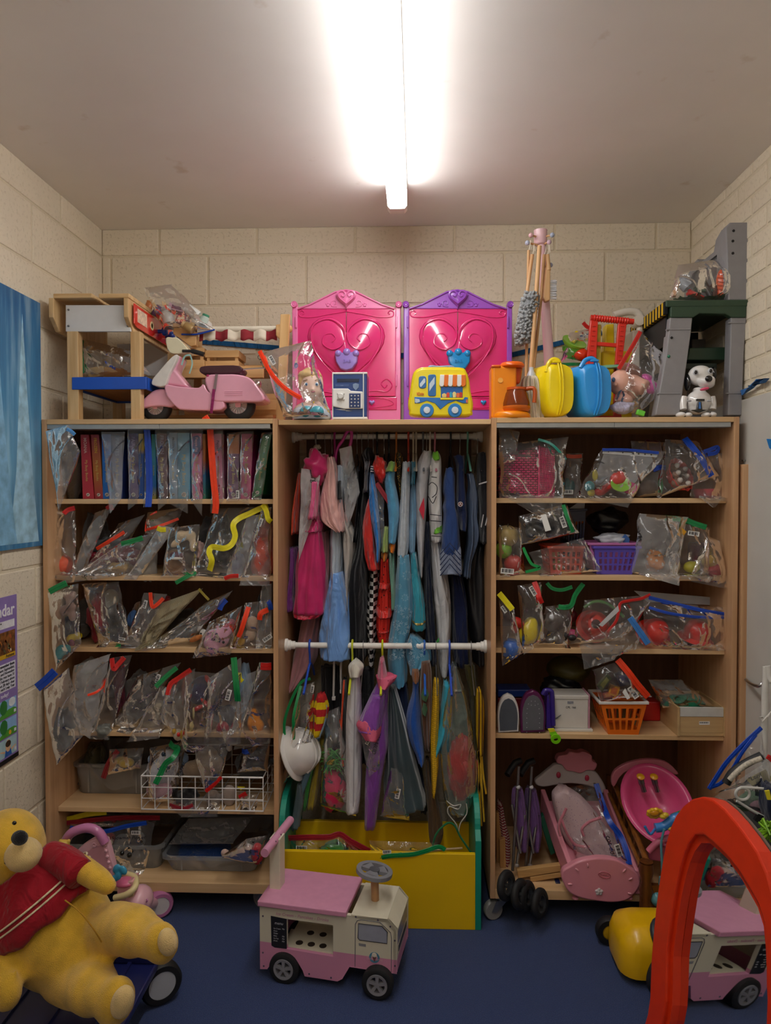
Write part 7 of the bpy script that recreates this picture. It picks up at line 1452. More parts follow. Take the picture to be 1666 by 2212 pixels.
# --- second shelf
for lb,x,y,r,col,nm in (('tan toy potato at the left end of the second shelf',135,780,24,'a89050','toy_potato'),('lime green toy apple below the toy potato',112,870,18,'7cb030','toy_apple'),('red toy apple in the bag at the left end',172,955,20,'b83c38','toy_apple')):
    c=at(*d1(x,y),2.83);k=r*S(2.83);t=thing(nm,lb,'toy food',c-V((0,0,k)))
    build(MB().lathe([(0,-k*.85),(k*.5,-k*.92),(k*.9,-k*.5),(k,0),(k*.85,k*.6),(k*.4,k*.85),(0,k*.7)],c,(.1,-.2,1),24),'fruit',mat(col,.45,var=.15),t);build(MB().tube([c+V((0,0,k*.7)),c+V((.004,0,k*1.05))],.002,6),'stem',mat('4a3a1c'),t)
e1('clear bag of toy fruit at the left end of the second shelf',[(85,720),(215,740),(235,1010),(85,1030)],2.785,.12,seed=111,sticker=(*d1(135,1005),-5,1.4))
heap('black_shoes','black toy cooking things in the bag with the green zip','toy',*d1(390,720),46,30,2.87,BLKS,6,.08)
e1('clear bag of black things with a green zip and two labels',[(230,660),(490,585),(560,760),(225,840)],2.775,.10,seed=112,zip=d1([(488,585),(505,640),(528,700),(550,758)]),zc='green',zw=9,sticker=(*d1(487,695),-70,1.2))
one(pxprism(d1([(345,650),(380,645),(412,745),(375,755)]),2.71,.001),'long_label','long white printed label on the bag of black things','label',STICKER)
rb=MB();ribbon(rb,pxpath(d1([(235,855),(260,910),(290,960),(340,985),(250,1010)]),2.755),.011);one(rb,'green_zip_loop','loose green zip strip curling on the second shelf','zip strip',mat('14954a',.4))
def slot_basket(label,q,Y,D,col,rimcol=None,nx=5,ny=2,tilt=0,inner=None,zb=None):
    "tapered plastic basket with slotted sides; q = front TL, TR, BR, BL"
    P=[at(*p,Y) for p in q];z0=zb;s_=(P[3].z-z0)
    for p in P: p.z -= s_ if p in (P[2],P[3]) else 0
    P[2].z=P[3].z=z0
    t=thing('slotted_basket',label,'basket',((P[2].x+P[3].x)/2,Y+D/2,z0));m=plastic(col,.35)
    tl,tr,br_,bl=P
    ins=abs(tl.x-bl.x)
    def quad(A,B,C,Dd,nxx,nyy,name):
        # panel built as a lattice of bars: A top-left, B top-right, C bottom-right, D bottom-left
        f=lambda u,v: A.lerp(B,u).lerp(Dd.lerp(C,u),v)
        n_=(B-A).cross(Dd-A).normalized()*.0028
        mb=MB()
        us=[0]+[x for k in range(nxx) for x in (.06+.88*k/nxx+.03,.06+.88*(k+1)/nxx-.03)]+[1];vs=[0]+[x for k in range(nyy) for x in (.2+.72*k/nyy,.2+.72*(k+1)/nyy-.06)]+[1]
        for i in range(len(us)-1):
            for j in range(len(vs)-1):
                if i % 2 == 1 and j % 2 == 1: continue
                mb.prism([f(us[i],vs[j]),f(us[i+1],vs[j]),f(us[i+1],vs[j+1]),f(us[i],vs[j+1])],n_)
        build(mb,name,m,t,smooth=0)
    B=lambda p,k: V((p.x,p.y+k,p.z))
    quad(tl,tr,B(br_,.012),B(bl,.012),nx,ny,'slotted_front');quad(B(tr,D),B(tl,D),B(bl,D-.012),B(br_,D-.012),nx,ny,'slotted_back')
    quad(B(tl,D),tl,B(bl,.012),B(bl,D-.012),max(3,nx-1),ny,'slotted_side');quad(tr,B(tr,D),B(br_,D-.012),B(br_,.012),max(3,nx-1),ny,'slotted_side')
    build(MB().prism([B(bl,.012),B(br_,.012),B(br_,D-.012),B(bl,D-.012)],(0,0,.003)),'base',m,t,smooth=0)
    o=[tl+V((-.005,-.005,0)),tr+V((.005,-.005,0)),B(tr,D)+V((.005,.005,0)),B(tl,D)+V((-.005,.005,0))];i_=[tl+V((.004,.004,0)),tr+V((-.004,.004,0)),B(tr,D)+V((-.004,-.004,0)),B(tl,D)+V((.004,-.004,0))]
    build(MB().frame([p-V((0,0,.008)) for p in o],[p-V((0,0,.008)) for p in i_],(0,0,.010)),'rim',plastic(rimcol or col,.35),t,smooth=0,bevel=.0015)
    return t
slot_basket('navy slotted basket with oranges behind the red basket',d1([(520,618),(632,612),(610,790),(520,790)]),2.96,.16,'23264c',zb=RZ[1]+.0)
for x,y,lb in ((560,690,'toy orange on the left in the navy basket'),(595,680,'toy orange on the right in the navy basket')): one(MB().ell(at(*d1(x,y),3.0),(.018,.018,.018)),'toy_orange',lb,'toy food',gloss('d8701c'))
one(pxprism(d1([(525,610),(570,580),(628,545),(622,612)]),2.97,.002),'white_paper','white paper sheet sticking up from the navy basket','paper',mat('c8c8c8',.6))
slot_basket('red orange slotted basket of toy fruit in a clear bag',d1([(395,850),(620,850),(606,1026),(412,1026)]),2.80,.18,'d8482c',nx=6,ny=3,zb=RZ[1]+.0005)
for i,(x,y,r,col,lb) in enumerate(((450,975,15,'d8b030','yellow toy pear in the red orange basket'),(530,960,20,'d0501c','big orange toy pumpkin in the red orange basket'),(580,950,16,'b83020','dark red toy tomato in the red orange basket'),(420,900,14,'b8a060','tan toy bun in the red orange basket'))): one(MB().ell(at(*d1(x,y),2.87),tuple(r*S(2.87)*k for k in (1,1,.9))),'toy_vegetable',lb,'toy food',mat(col,.4,var=.2))
e1('crumpled clear bag around the red orange basket',[(300,890),(600,800),(700,1000),(360,1030)],2.775,.06,seed=113)
slot_basket('purple slotted toy basket on the second shelf',d1([(685,850),(975,850),(930,1022),(705,1022)]),2.79,.2,'5a4ab8',nx=7,ny=3,zb=RZ[1]+.0005)
slot_basket('pink slotted basket nested inside the purple one',d1([(650,828),(970,828),(925,990),(690,990)]),2.815,.17,'c070ac',nx=7,ny=3,zb=RZ[1]+.012)
for x,y,r,col,lb in ((745,960,20,'c0a888','pale toy bun seen through the purple basket'),(810,915,20,'8c3430','dark red toy plum in the purple basket'),(860,930,17,'9c5a30','brown toy loaf in the purple basket')): one(MB().ell(at(*d1(x,y),2.90),tuple(r*S(2.9)*k for k in (1,1,.85))),'toy_vegetable',lb,'toy food',mat(col,.5,var=.2))
heap('white_packet','white and blue printed packet on top of the purple basket','packet',*d1(800,800),34,13,2.86,mat('b8bcc8',.35,var=.25,ns=30),4,.05)
one(pxprism(d1([(850,800),(880,770),(910,800),(905,830),(870,828)]),2.82,.004),'blue_packet_end','blue end of a packet beside the printed white one','packet',plastic('3462a8'),bevel=.002)
heap('dark_wrap','black folded film bundle at the back of the second shelf','bag',*d1(770,690),40,26,3.0,BLKS,5,.06)
heap('crisp_packet','orange, red and white toy snack packet in the big bag','packet',*d1(1070,940),20,22,2.83,dots('c87c34','c8c0b8',55,.3,.4),6,.03)
plush('cream_loaf','cream toy bread at the bottom of the big bag','toy food',[d1(1200,990)+(8,18,0,20),d1(1185,1030)+(9,12)],2.82,mat('c8b890',.6))
e1('big cloudy bag standing on the second shelf',[(985,650),(1255,672),(1185,1080),(945,1005)],2.785,.12,film(haze=.26,rough=.2),seed=114)
one(MB().lathe([(0,0),(.028,0),(.03,.005),(.03,.07),(.026,.08),(0,.082)],(at(*d1(1325,950),2.87).x,2.87,RZ[1]+.04),n=24),'red_jar','plum red toy jar in the green zipped bag','jar',mat('6c2a38',.3))
for x,y,rx,ry,col,nm,lb in ((1300,980,18,13,'c8c02c','toy_pear','yellow green toy pear in the green zipped bag'),(1410,940,17,16,'c8a840','toy_lemon','dull yellow toy lemon behind the red fruit'),(1440,1015,23,20,'b8303c','toy_apple','crimson toy apple at the right end of the second shelf'),(1395,880,14,12,'a08838','toy_potato','brownish toy potato at the top of the right fruit bag')):
    c=at(*d1(x,y),2.83);t=thing(nm,lb,'toy food',c-V((0,0,ry*S(2.83))));build(MB().ell(c,(rx*S(2.83),ry*S(2.83),ry*S(2.83))),'fruit',mat(col,.4,var=.12),t);build(MB().ell(c+V((rx*S(2.83)*.8,-.008,.004)),(.003,.003,.003)),'stem',mat('4c3c1c'),t)
e1('clear bag with a wide green zip over the plum jar',[(1230,690),(1400,740),(1400,1040),(1215,1040)],2.80,.10,seed=115,zip=d1([(1130,668),(1250,680),(1320,705),(1392,728)]),zc='green',zw=13,sticker=(*d1(1312,768),-8,1.2))
one(pxprism(d1([(1222,722),(1268,755),(1238,795),(1208,775)]),2.765,.002),'orange_tag','orange yellow tag hanging from the green zip','tag',mat('d89c1c',.4))
e1('clear bag of toy fruit hanging over the right end of the shelf',[(1400,790),(1470,820),(1522,1110),(1300,1060)],2.77,.12,seed=116)
# --- third shelf
one(MB().lathe([(0,0),(.03,0),(.035,.01),(.036,.04),(.028,.055),(.02,.06),(.02,.065),(0,.065)],at(*d2(150,545),2.79),(.15,-.1,1),24),'blue_pot','bright blue toy pot hanging low in the yellow zipped bag','toy pot',plastic('2a62b8'))
e2('clear bag with a yellow zip hanging at the left of the third shelf',[(80,170),(170,240),(222,520),(110,600)],2.745,.08,seed=121,more=[(d2([(82,150),(120,195),(168,255)]),'yellow',14)],sticker=(*d2(113,253),-55,.8),note=('CPL 1106',*d2(140,205),6,-50))
plush('yellow_teapot','yellow plastic toy teapot with a red lid','toy teapot',[d2(265,400)+(23,28,0,15),d2(285,350)+(16,18)],2.82,plastic('d8c020'),parts=[('red_lid',[d2(200,335)+(16,11,-.015,30),d2(185,375)+(8,10,-.015)],plastic('c82c24'))])
e2('clear bag with a red zip around the yellow teapot',[(210,110),(340,90),(365,430),(240,520)],2.775,.11,seed=122,more=[(d2([(305,78),(325,130),(335,175),(352,215)]),'red',13)],sticker=(*d2(297,137),-60,1.1))
plush('grey_teacup','dull grey brown toy cups in the bag with the green zip','toy cup',[d2(430,330)+(24,22),d2(430,430)+(18,18)],2.86,mat('6c5c54',.4),parts=[('cup_ring',[d2(435,435)+(6,6,-.06)],metal('9a9a96'))])
e2('clear bag with a looping green zip',[(385,240),(545,220),(512,480),(335,470)],2.79,.10,seed=123,more=[(d2([(385,85),(420,120),(480,130),(545,110)]),'green',9),(d2([(458,235),(500,240),(540,225),(565,160),(615,90)]),'green',12)])
plush('wine_cup','dark wine toy cup behind the coral hat','toy cup',[d2(545,295)+(12,14)],2.92,plastic('6c1c28'))
plush('pink_ring','dusky pink toy ring with a dark hole','toy',[d2(545,410)+(13,12)],2.80,plastic('a84068'),parts=[('dark_hole',[d2(545,432)+(9,7,-.03)],mat('15100f'))])
def hat(label,q,Y,col,ang=0):
    c=at(*d2(*q),Y);t=thing('toy_hat',label,'hat',c-V((0,0,.035)));M=Matrix.Translation(c) @ Euler((R(ang),R(10),0)).to_matrix().to_4x4();m=plastic(col,.3)
    build(MB(M).lathe([(0,.045),(.02,.044),(.04,.034),(.05,.01),(.052,-.015),(.05,-.02),(0,-.02)],(0,0,0),n=32),'crown',m,t);build(MB(M).lathe([(.046,-.02),(.066,-.03),(.069,-.027),(.05,-.014)],(0,0,0),n=32,closed=True),'brim',m,t)
    return t,M
hat('coral red toy fire hat with a dark hollow in the punched bag',(690,345),2.85,'d03a30',60)
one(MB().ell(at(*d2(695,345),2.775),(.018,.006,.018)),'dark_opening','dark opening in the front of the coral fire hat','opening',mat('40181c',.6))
rb=MB();rb.tube(pxpath(d2([(620,240),(680,205),(750,210),(830,260),(870,300)]),2.84),.006,8);one(rb,'lime_rim','red, yellow and green curved toy rim above the coral hat','toy',plastic('58a048'))
e2('clear punched bag with a folded red zip hanging forward',[(640,200),(1030,165),(860,440),(565,465)],2.785,.10,seed=124,more=[(d2([(1038,158),(980,185),(900,198),(850,215),(838,270),(820,330),(765,400)]),'red',7)])
one(pxprism(d2([(835,228),(842,262),(735,362),(712,350)]),2.735,.001),'punched_strip','white punched strip along the folded red zip','strip',mat('c4c6c8',.5))
e2('clear bag with a sky blue edge hanging below the third shelf',[(930,290),(1035,470),(820,545),(625,470)],2.74,.03,seed=125,more=[(d2([(910,305),(970,390),(1025,470)]),'3a7cc8',15)])
e2('grey film tail drooping under the sky blue edged bag',[(610,480),(860,480),(800,570),(635,628)],2.735,.02,HAZY,seed=126)
hat('bright red toy fire hat on the left of the blue zipped bag',(1070,390),2.83,'d8281c',50)
hat('second red toy fire hat on the right of the blue zipped bag',(1335,395),2.84,'d0241c',15)
one(pxprism(d2([(935,135),(1415,175),(1415,225),(1020,205)]),2.90,.002),'white_sheet','white paper sheet at the back of the hat bag','paper',mat('b8babc',.6))
e2('long clear bag with two blue zip strips holding the red fire hats',[(1030,200),(1540,250),(1490,500),(1030,480)],2.78,.12,seed=127,more=[(d2([(1030,178),(1200,220),(1380,262),(1520,285)]),'blue',9),(d2([(1030,240),(1150,275),(1320,300),(1515,305)]),'blue',7)])
# --- fourth shelf
def iron(label,cx,w_,ytop,ybot,rimcol,solecol,holes,Y=2.76):
    zb=RZ[3]+.0005;a=at(*d2(cx,ybot),Y);k=.3421*S(Y);H=at(*d2(cx,ytop),Y).z-zb;W=w_*k/2;x0=a.x
    t=thing('toy_iron',label,'toy iron',(x0,Y+.05,zb))
    def prof(s,n=24): return [V((x0+s*W*math.sin(pi*k_/n) if 0 else x0+s_*s*W*(1-abs(v)**2.2)**.5 if v > 0 else x0+s_*s*W*(1-.06*abs(v)),0,zb+H*.4+(v*.6 if v > 0 else v*.4)*H*(s if v > 0 else s*.98))) for s_,v in [(-1,-1+2*j/n) for j in range(n+1)]+[(1,1-2*j/n) for j in range(n)]]
    def ring(s,y): return [p+V((0,y,0)) for p in prof(s)]
    build(MB().rings([ring(.96,Y),ring(1,Y+.004),ring(1,Y+.028),ring(.8,Y+.05),ring(.4,Y+.06)]),'body',plastic(rimcol),t,smooth=40)
    build(MB().rings([ring(.84,Y-.003),ring(.84,Y+.002)]),'soleplate',mat(solecol,.35,.3),t,smooth=40)
    if holes:
        for i,(u,v) in enumerate([(s*.5*(1-max(0,f)**2),f) for f in (-.7,-.5,-.3,-.1,.1,.3,.5) for s in (-1,1)]+[(s,f) for f in (.62,.45) for s in (-.15,.15)]):
            build(MB().lathe([(0,-.0008),(.0016,-.0008),(.0016,.001)],(x0+u*W,Y-.003,zb+H*.42+v*H*.55),(0,1,0),8),'steam_hole',mat('b4b6bc',.5),t)
    build(MB().tube(smoothpath([(x0,Y+.05,zb+H*.15),(x0,Y+.1,zb+H*.2),(x0,Y+.11,zb+H*.5),(x0,Y+.055,zb+H*.65)],4),.011,10),'handle',plastic(rimcol),t)
    return t
t=iron('white rimmed toy iron with a worn grey soleplate',142,136,790,1010,'d8d4d0','5a6068',False)
iron('plum toy iron standing with its dotted grey soleplate forward',297,160,766,1030,'5a1c4a','6c6e74',True)
one(pxprism(d2([(75,1000),(208,1003),(206,1024),(75,1022)]),2.765,.03),'iron_foot','dusty pink foot block under the white rimmed iron','toy part',mat('9c4a6c',.5),bevel=.002)
ps=MB();ps.tube(pxpath(d2([(360,790),(375,765),(410,768),(418,800),(422,900),(425,985)]),2.78),.0095,10)
t=thing('purple_iron','dark violet toy iron handle beside the plum iron','toy iron',at(*d2(410,1005),2.79));build(ps,'handle',plastic('34207c'),t);build(pxprism(d2([(385,800),(400,790),(415,990),(438,1000),(438,1006),(380,1006)]),2.785,.05),'body',plastic('3c2488'),t,bevel=.006)
t=thing('green_key_tag','lime green ring tag hanging over the shelf edge','tag',at(*d2(436,1100),2.75));gk=plastic('7cd010')
build(MB().lathe([(.0085,-.003),(.019,-.003),(.02,0),(.019,.003),(.0085,.003)],at(*d2(441,1070),2.75),(0,1,.1),24,closed=True),'ring',gk,t);build(pxprism(d2([(400,1028),(440,1022),(466,1062),(420,1076)]),2.748,.006),'neck',gk,t,bevel=.001);build(pxprism(d2([(390,1006),(430,1004),(440,1024),(402,1030)]),2.747,.005),'yellow_end',plastic('d8d020'),t,bevel=.001)
def toaster():
    Y=2.80;zb=RZ[3];wh=mat('cfcbc4',.5,var=.03);a=at(*d2(430,990),Y);b=at(*d2(645,990),Y);z1=at(*d2(500,795),Y).z;t=thing('toy_toaster','white painted wooden toy toaster with a pink edge','toy toaster',((a.x+b.x)/2,Y+.05,zb))
    build(MB().bb((a.x-.01,Y-.012,zb),(at(*d2(678,0),Y).x,Y+.11,zb+.010)),'base',wh,t,smooth=0,bevel=.002)
    build(MB().bb((a.x,Y,zb+.010),(b.x,Y+.1,z1-.016)),'body',wh,t,smooth=0,bevel=.002)
    build(MB().bb((a.x-.002,Y-.003,z1-.016),(b.x+.002,Y+.103,z1)),'top',wh,t,smooth=0,bevel=.003)
    build(MB().bb((b.x+.0005,Y-.002,zb+.010),(b.x+.007,Y+.102,z1+.004)),'pink_side',mat('c08a9c',.5),t,smooth=0,bevel=.002)
    st=build(pxbox(*d2(515,833),*d2(553,850),Y-.0008,.001),'sticker',mat('8a8c94',.5,var=.3,ns=200),t,smooth=0)
    text('CPL 166',at(*d2(535,872),Y-.0006),.0085,INK,t,'handwriting',depth=.0003,shear=.2)
    build(MB().tube([at(*d2(440,945),Y-.001),at(*d2(475,918),Y-.012)],.0022,6),'wire_hook',metal(),t)
toaster()
one(pxbox(*d2(76,760),*d2(285,806),2.95,.1),'blue_box','blue box lid at the back behind the irons','box',plastic('1f3c8c'),bevel=.004,smooth=0)
one(MB().bb((at(*d2(78,0),2.955).x,2.955,RZ[3]),(at(*d2(280,0),2.955).x,3.05,at(*d2(100,812),2.955).z)),'red_box','dark red box beneath the blue lid behind the irons','box',plastic('7c1c24'),smooth=0,bevel=.003)
heap('black_hat','black and dull yellow helmet in the shade behind the toaster','hat',*d2(520,630),44,28,3.02,mat('4a4416',.5),8,.08,amp=.15)
heap('dark_bundle','black bundle below the helmet behind the toaster','bundle',*d2(470,730),40,26,2.98,BLKS,9,.05)
slot_basket('orange slotted basket with a white rim on the fourth shelf',d2([(722,838),(1020,838),(970,1034),(778,1034)]),2.75,.17,'e8701a','d8d4d0',nx=5,ny=2,zb=RZ[3]+.0005)
heap('orange_chips','amber toy food pieces heaped in the orange basket','toy food',*d2(850,810),34,12,2.83,mat('c0601c',.4,var=.4,ns=60),10,.06)
for q,c1_,c2_,lb in (([(705,740),(770,655),(795,690),(735,775)],'5a6420','a8a83c','olive green toy packet in the orange basket bag'),([(815,660),(900,640),(945,720),(850,740)],'2c2450','5a5890','dark violet toy packet in the orange basket bag'),([(790,725),(850,745),(830,810),(770,790)],'d8981c','b85c1c','amber toy packet in the orange basket bag'),([(735,780),(800,770),(800,810),(745,815)],'b04a1c','d88a3c','rust orange toy packet in the orange basket bag')):
    carton(lb,d2(q),2.79,.02,c1_,c2_,'toy_packet')
e2('clear bag with a broad orange zip in the orange basket',[(690,640),(850,580),(1020,800),(730,830)],2.765,.07,seed=131,zip=d2([(832,570),(900,650),(960,730),(1025,805)]),zc='orange',zw=16,sticker=(*d2(930,778),-55,1.4),note=('UHS 34',*d2(965,715),10,-52))
one(MB().prism([at(*d2(x,y),2.735) for x,y in ((862,775),(880,752),(912,812),(892,822))],(0,.001,0)),'price_label','second white printed label on the orange zipped bag','label',STICKER)
one(MB().bb((at(*d2(1000,0),2.93).x,2.93,RZ[3]),(at(*d2(1112,0),2.93).x,3.03,at(*d2(1050,836),2.93).z)),'red_tub','bright red tub behind the wooden box','tub',plastic('b81c1c'),smooth=0,bevel=.006)
heap('green_cloth','sea green cloth folded in the grey bag','cloth',*d2(1250,840),44,16,2.88,cloth('1f7a58'),11,.06)
e2('grey clear bag of green cloth draped on the wooden box',[(1050,700),(1230,700),(1415,860),(1130,870)],2.84,.10,HAZY,seed=132)
def wbox():
    Y=2.755;zb=RZ[3];bx=wood('c8a878','b8976a','X',.8);a=at(*d2(1232,0),Y);b=at(*d2(1520,0),Y);z1=at(*d2(1380,872),Y).z;D=.24;t=thing('wooden_box','pale wooden box with a white front flap and label','box',((a.x+b.x)/2,Y+D/2,zb))
    for x0,x1 in ((a.x-.009,a.x),(b.x-.006,b.x+.003)): build(MB().bb((x0,Y-.004,zb),(x1,Y+D,z1)),'side',wood('c8a878','b8976a','Y',.8),t,smooth=0,bevel=.001)
    zm=at(*d2(1380,932),Y).z
    build(MB().bb((a.x,Y,zb+.012),(b.x-.006,Y+.008,zm)),'front',bx,t,smooth=0,bevel=.001);build(MB().bb((a.x,Y-.001,zm+.001),(b.x-.006,Y+.009,z1)),'white_flap',mat('c8c8c4',.45),t,smooth=0,bevel=.001)
    build(MB().bb((a.x,Y,zb),(b.x-.006,Y+.014,zb+.0115)),'skirting',bx,t,smooth=0,bevel=.001);build(MB().bb((a.x,Y+D-.008,zb),(b.x-.006,Y+D,z1)),'back',bx,t,smooth=0)
    s_=build(pxbox(*d2(1347,960),*d2(1414,981),Y-.0008,.001),'label',STICKER,t,smooth=0);bc=MB()
    for k in range(12): x=at(*d2(1352+k*4.8,968),Y-.001);bc.box(x,(.0012+.001*(k % 3 == 0),.0006,.005))
    build(bc,'barcode',INK,s_,smooth=0)['kind']='stuff'
wbox()
# ================================================================ FLOOR
from mathutils.geometry import tessellate_polygon as tess
f1,f6,f7=K(1040,1580,.3758),K(0,1700,.36),K(540,1740,.3121)
def holed(mb,outer,hole,vec):
    vec=V(vec);a=[V(p) for p in outer];b=[V(p) for p in hole];P=a+b;n=len(P);tr=tess([a,b]);fs=[tuple(t) for t in tr]+[tuple(i+n for i in t[::-1]) for t in tr]
    for o,m in ((0,len(a)),(len(a),len(b))): fs += [(o+i,o+(i+1) % m,o+(i+1) % m+n,o+i+n) for i in range(m)]
    return mb.add(P+[p+vec for p in P],fs)
def truck():
    O=V((-.487,2.36,0));M=Matrix.Translation(O) @ Matrix.Rotation(R(-10.2),4,'Z');Mi=M.inverted();C0=Mi @ CAMP;W=.20
    def L(x,y,yl=0.):
        px,py=f7(x,y);d=Mi.to_3x3() @ ray(px,py);p=C0+d*((yl-C0.y)/d.y);return V((p.x,yl,p.z))
    t=thing('ride_on_truck','pink and cream wooden ride on ice cream truck with a serving hatch','ride on toy',O+V((.2,.1,0)))
    cr=mat('d9d3bd',.4,var=.03);pk=mat('d795b4',.4,var=.05)
    two=NT('two_tone_paint');sp=two.n('SeparateXYZ');two.l(two.tex(),sp.inputs[0]);two.bsdf(two.mix(two.math('GREATER_THAN',sp.outputs['Z'],L(400,985).z),lin('d490b0'),lin('d9d3bd')),.4)
    out=[(68,690),(700,762),(952,788),(1020,870),(1016,1165),(985,1160),(690,1116),(640,1200),(605,1216),(380,1181),(365,1140),(330,1078),(270,1042),(200,1046),(150,1090),(120,1132),(72,1130)]
    hole=[(256,787),(575,830),(575,1046),(256,992)]
    for yl in (0,W-.012):
        o=[L(*p) for p in out];h=[L(*p) for p in hole]
        for p in o+h: p.y=yl
        build(holed(MB(M),o,h,(0,.012,0)),'side_panel',two.m,t,smooth=0,bevel=.0012)
    A,B,F0,F1,F2=L(68,690),L(700,762),L(952,788),L(1020,870),L(1016,1165)
    x1=F2.x;zf=F0.z
    build(MB(M).bb((A.x-.004,-.012,B.z-.002),(L(672,760).x,W+.01,B.z+.016)),'seat_board',pk,t,smooth=0,bevel=.003)
    build(MB(M).bb((B.x,.0,F0.z-.012),(F0.x,W,F0.z+.001)),'cab_top',cr,t,smooth=0,bevel=.001)
    build(MB(M).prism([(F0.x,0,F0.z),(F1.x,0,F1.z),(F1.x-.012,0,F1.z-.004),(F0.x-.006,0,F0.z-.012)],(0,W,0)),'cab_slope',cr,t,smooth=0)
    build(MB(M).bb((x1-.012,.0,F2.z),(x1,W,F1.z)),'front_panel',two.m,t,smooth=0,bevel=.001)
    build(MB(M).bb((x1,.02,F1.z-.055),(x1+.0008,W-.02,F1.z-.012)),'windscreen',mat('8a90a2',.25),t,smooth=0)
    build(MB(M).bb((x1,.03,F1.z-.085),(x1+.001,W-.03,F1.z-.066)),'grille',mat('2c2e36',.4),t,smooth=0)
    build(MB(M).bb((A.x,.012,L(72,1125).z+.02),(A.x+.012,W-.012,A.z)),'rear_panel',two.m,t,smooth=0)
    h=[L(*p) for p in hole]
    zc_=h[3].z;ct=build(MB(M).bb((h[3].x-.012,.012,zc_-.012),(h[2].x+.012,W-.012,zc_)),'counter',cr,t,smooth=0)
    build(MB(M).bb((h[3].x-.012,W*.75,zc_),(h[2].x+.012,W*.75+.006,h[0].z)),'inner_back',cr,t,smooth=0)
    for x,yl in ((h[3].x+.03,.04),(h[3].x+.072,.04),(h[3].x+.113,.04),(h[3].x+.05,.10),(h[3].x+.095,.10)): build(MB(M).lathe([(0,0),(.0125,0),(.0125,.0008),(0,.0008)],(x,yl,zc_),n=20),'cone_hole',mat('2a2018',.8),ct)
    def side(pts,name,m,k=.0008,par=t): return build(MB(M).prism([L(*p)+V((0,-k,0)) for p in pts],(0,k,0)),name,m,par,smooth=0)
    bk=mat('1d1c20',.5);mn=side([(145,763),(255,785),(256,992),(172,982),(150,968)],'menu_board',bk)
    R3=M.to_3x3();rx,upv=R3 @ V((1,0,0)),V((0,0,1));ch=mat('c8c8cc',.6);pt_=mat('cf8fae',.5)
    def wr(s,x,y,h_,m,al='CENTER',sh=.25): text(s,M @ (L(x,y)+V((0,-.0010,0))),h_,m,t,rx=rx,up=upv,depth=.0002,shear=sh,align=al)
    wr('menu',200,815,.010,ch)
    for i,(a,b) in enumerate((('Ice Cream','99p'),('Cone',''),('Wafer',''),('Flake','30p'),('Ice Pop','50p'),('Drink','80p'))): wr(a,163,848+i*17,.0045,ch,'LEFT');wr(b,240,856+i*17,.0045,ch,'RIGHT')
    wr('Ice Cream - Pancakes - Drinks',360,770,.011,pt_)
    dg=mat('5a5c66',.4);door=[(728,1115),(730,820),(745,795),(770,790),(900,808),(975,880),(980,920),(978,1158)]
    build(MB(M).tube([L(*p)+V((0,-.0006,0)) for p in door],.0011,6),'door_line',dg,t)
    win=[(752,815),(915,835),(952,875),(950,955),(760,930),(748,915)];w_=side(win,'cab_window',mat('9ca0ae',.3));build(MB(M).tube([L(*p)+V((0,-.001,0)) for p in win],.0013,6,closed=True),'window_outline',bk,w_)
    side([(753,952),(803,960),(803,978),(755,970)],'door_handle',mat('8c8c90',.4))
    lc=L(862,1052);lg=build(MB(M).lathe([(.011,-.001),(.0175,-.001),(.0175,.0005),(.011,.0005)],lc,(0,1,0),28,closed=True),'round_logo',mat('4e86a4',.5),t)
    side([(845,1030),(880,1035),(866,1078),(860,1078)],'printed_cone',mat('6a3a2a',.5),.0012,lg);build(MB(M).ell(lc+V((0,-.0014,.009)),(.0085,.0008,.008)),'printed_ice',mat('e4dccc',.5),lg)
    wr('Soft Serve',862,1062,.0095,mat('d8a8b8',.5))
    for x,y in ((90,765),(733,770),(886,793),(972,838),(1003,935),(1004,1110),(90,1018),(96,1111),(410,1166),(562,1192)): build(MB(M).lathe([(0,-.0012),(.003,-.001),(.0032,0)],L(x,y),(0,1,0),10),'bolt',mat('6c6474',.4,.6),t)
    for k,(cx,cy) in enumerate(((240,1185),(892,1285))):
        c=L(cx,cy,.0);r=.048 if k == 0 else .052;c.z=r
        for yl in ((.002 if k == 0 else -.012),W-.02):
            cc=V((c.x,yl,r));w_=build(MB(M).lathe([(.033,-.014),(.044,-.016),(.051,-.012),(.052,0),(.051,.012),(.044,.016),(.033,.014)],cc,(0,1,0),32,closed=True),'wheel',mat('1a1a1c',.7),t)
            hb=build(MB(M).lathe([(.026,-.016),(.034,-.017),(.035,.01),(.026,.01)],cc,(0,1,0),28,closed=True).lathe([(0,-.017),(.007,-.017),(.008,.01),(0,.01)],cc,(0,1,0),16),'rim',plastic('8a8a90'),w_)
            for j in range(5): a=2*pi*j/5+.3;d=V((cos(a),0,sin(a)));n_=V((-sin(a),0,cos(a)));build(MB(M).prism([cc+d*.006+n_*.004+V((0,-.016,0)),cc+d*.006-n_*.004+V((0,-.016,0)),cc+d*.028-n_*.006+V((0,-.016,0)),cc+d*.028+n_*.006+V((0,-.016,0))],(0,.01,0)),'wheel_spoke',plastic('8a8a90'),w_,smooth=0)
    build(MB(M).bb((L(240,1185).x-.03,.05,.06),(L(892,1285).x+.03,W-.05,.085)),'chassis',cr,t,smooth=0)
    pz=L(200,215,.09)
    build(MB(M).bb((L(135,600,.07).x,.07,A.z),(L(208,600,.07).x,.12,pz.z)),'handle_post',cr,t,smooth=0,bevel=.002)
    hx=(L(135,600,.07).x+L(208,600,.07).x)/2;build(MB(M).cyl((hx,-.02,pz.z-.005),(hx,W+.03,pz.z-.005),.0145,n=22),'handle_bar',pk,t)
    for yl in (.0,.05): build(MB(M).ell((hx+.012,yl+.05,pz.z+.002),.003),'screw_hole',mat('5a3a4a'),t)
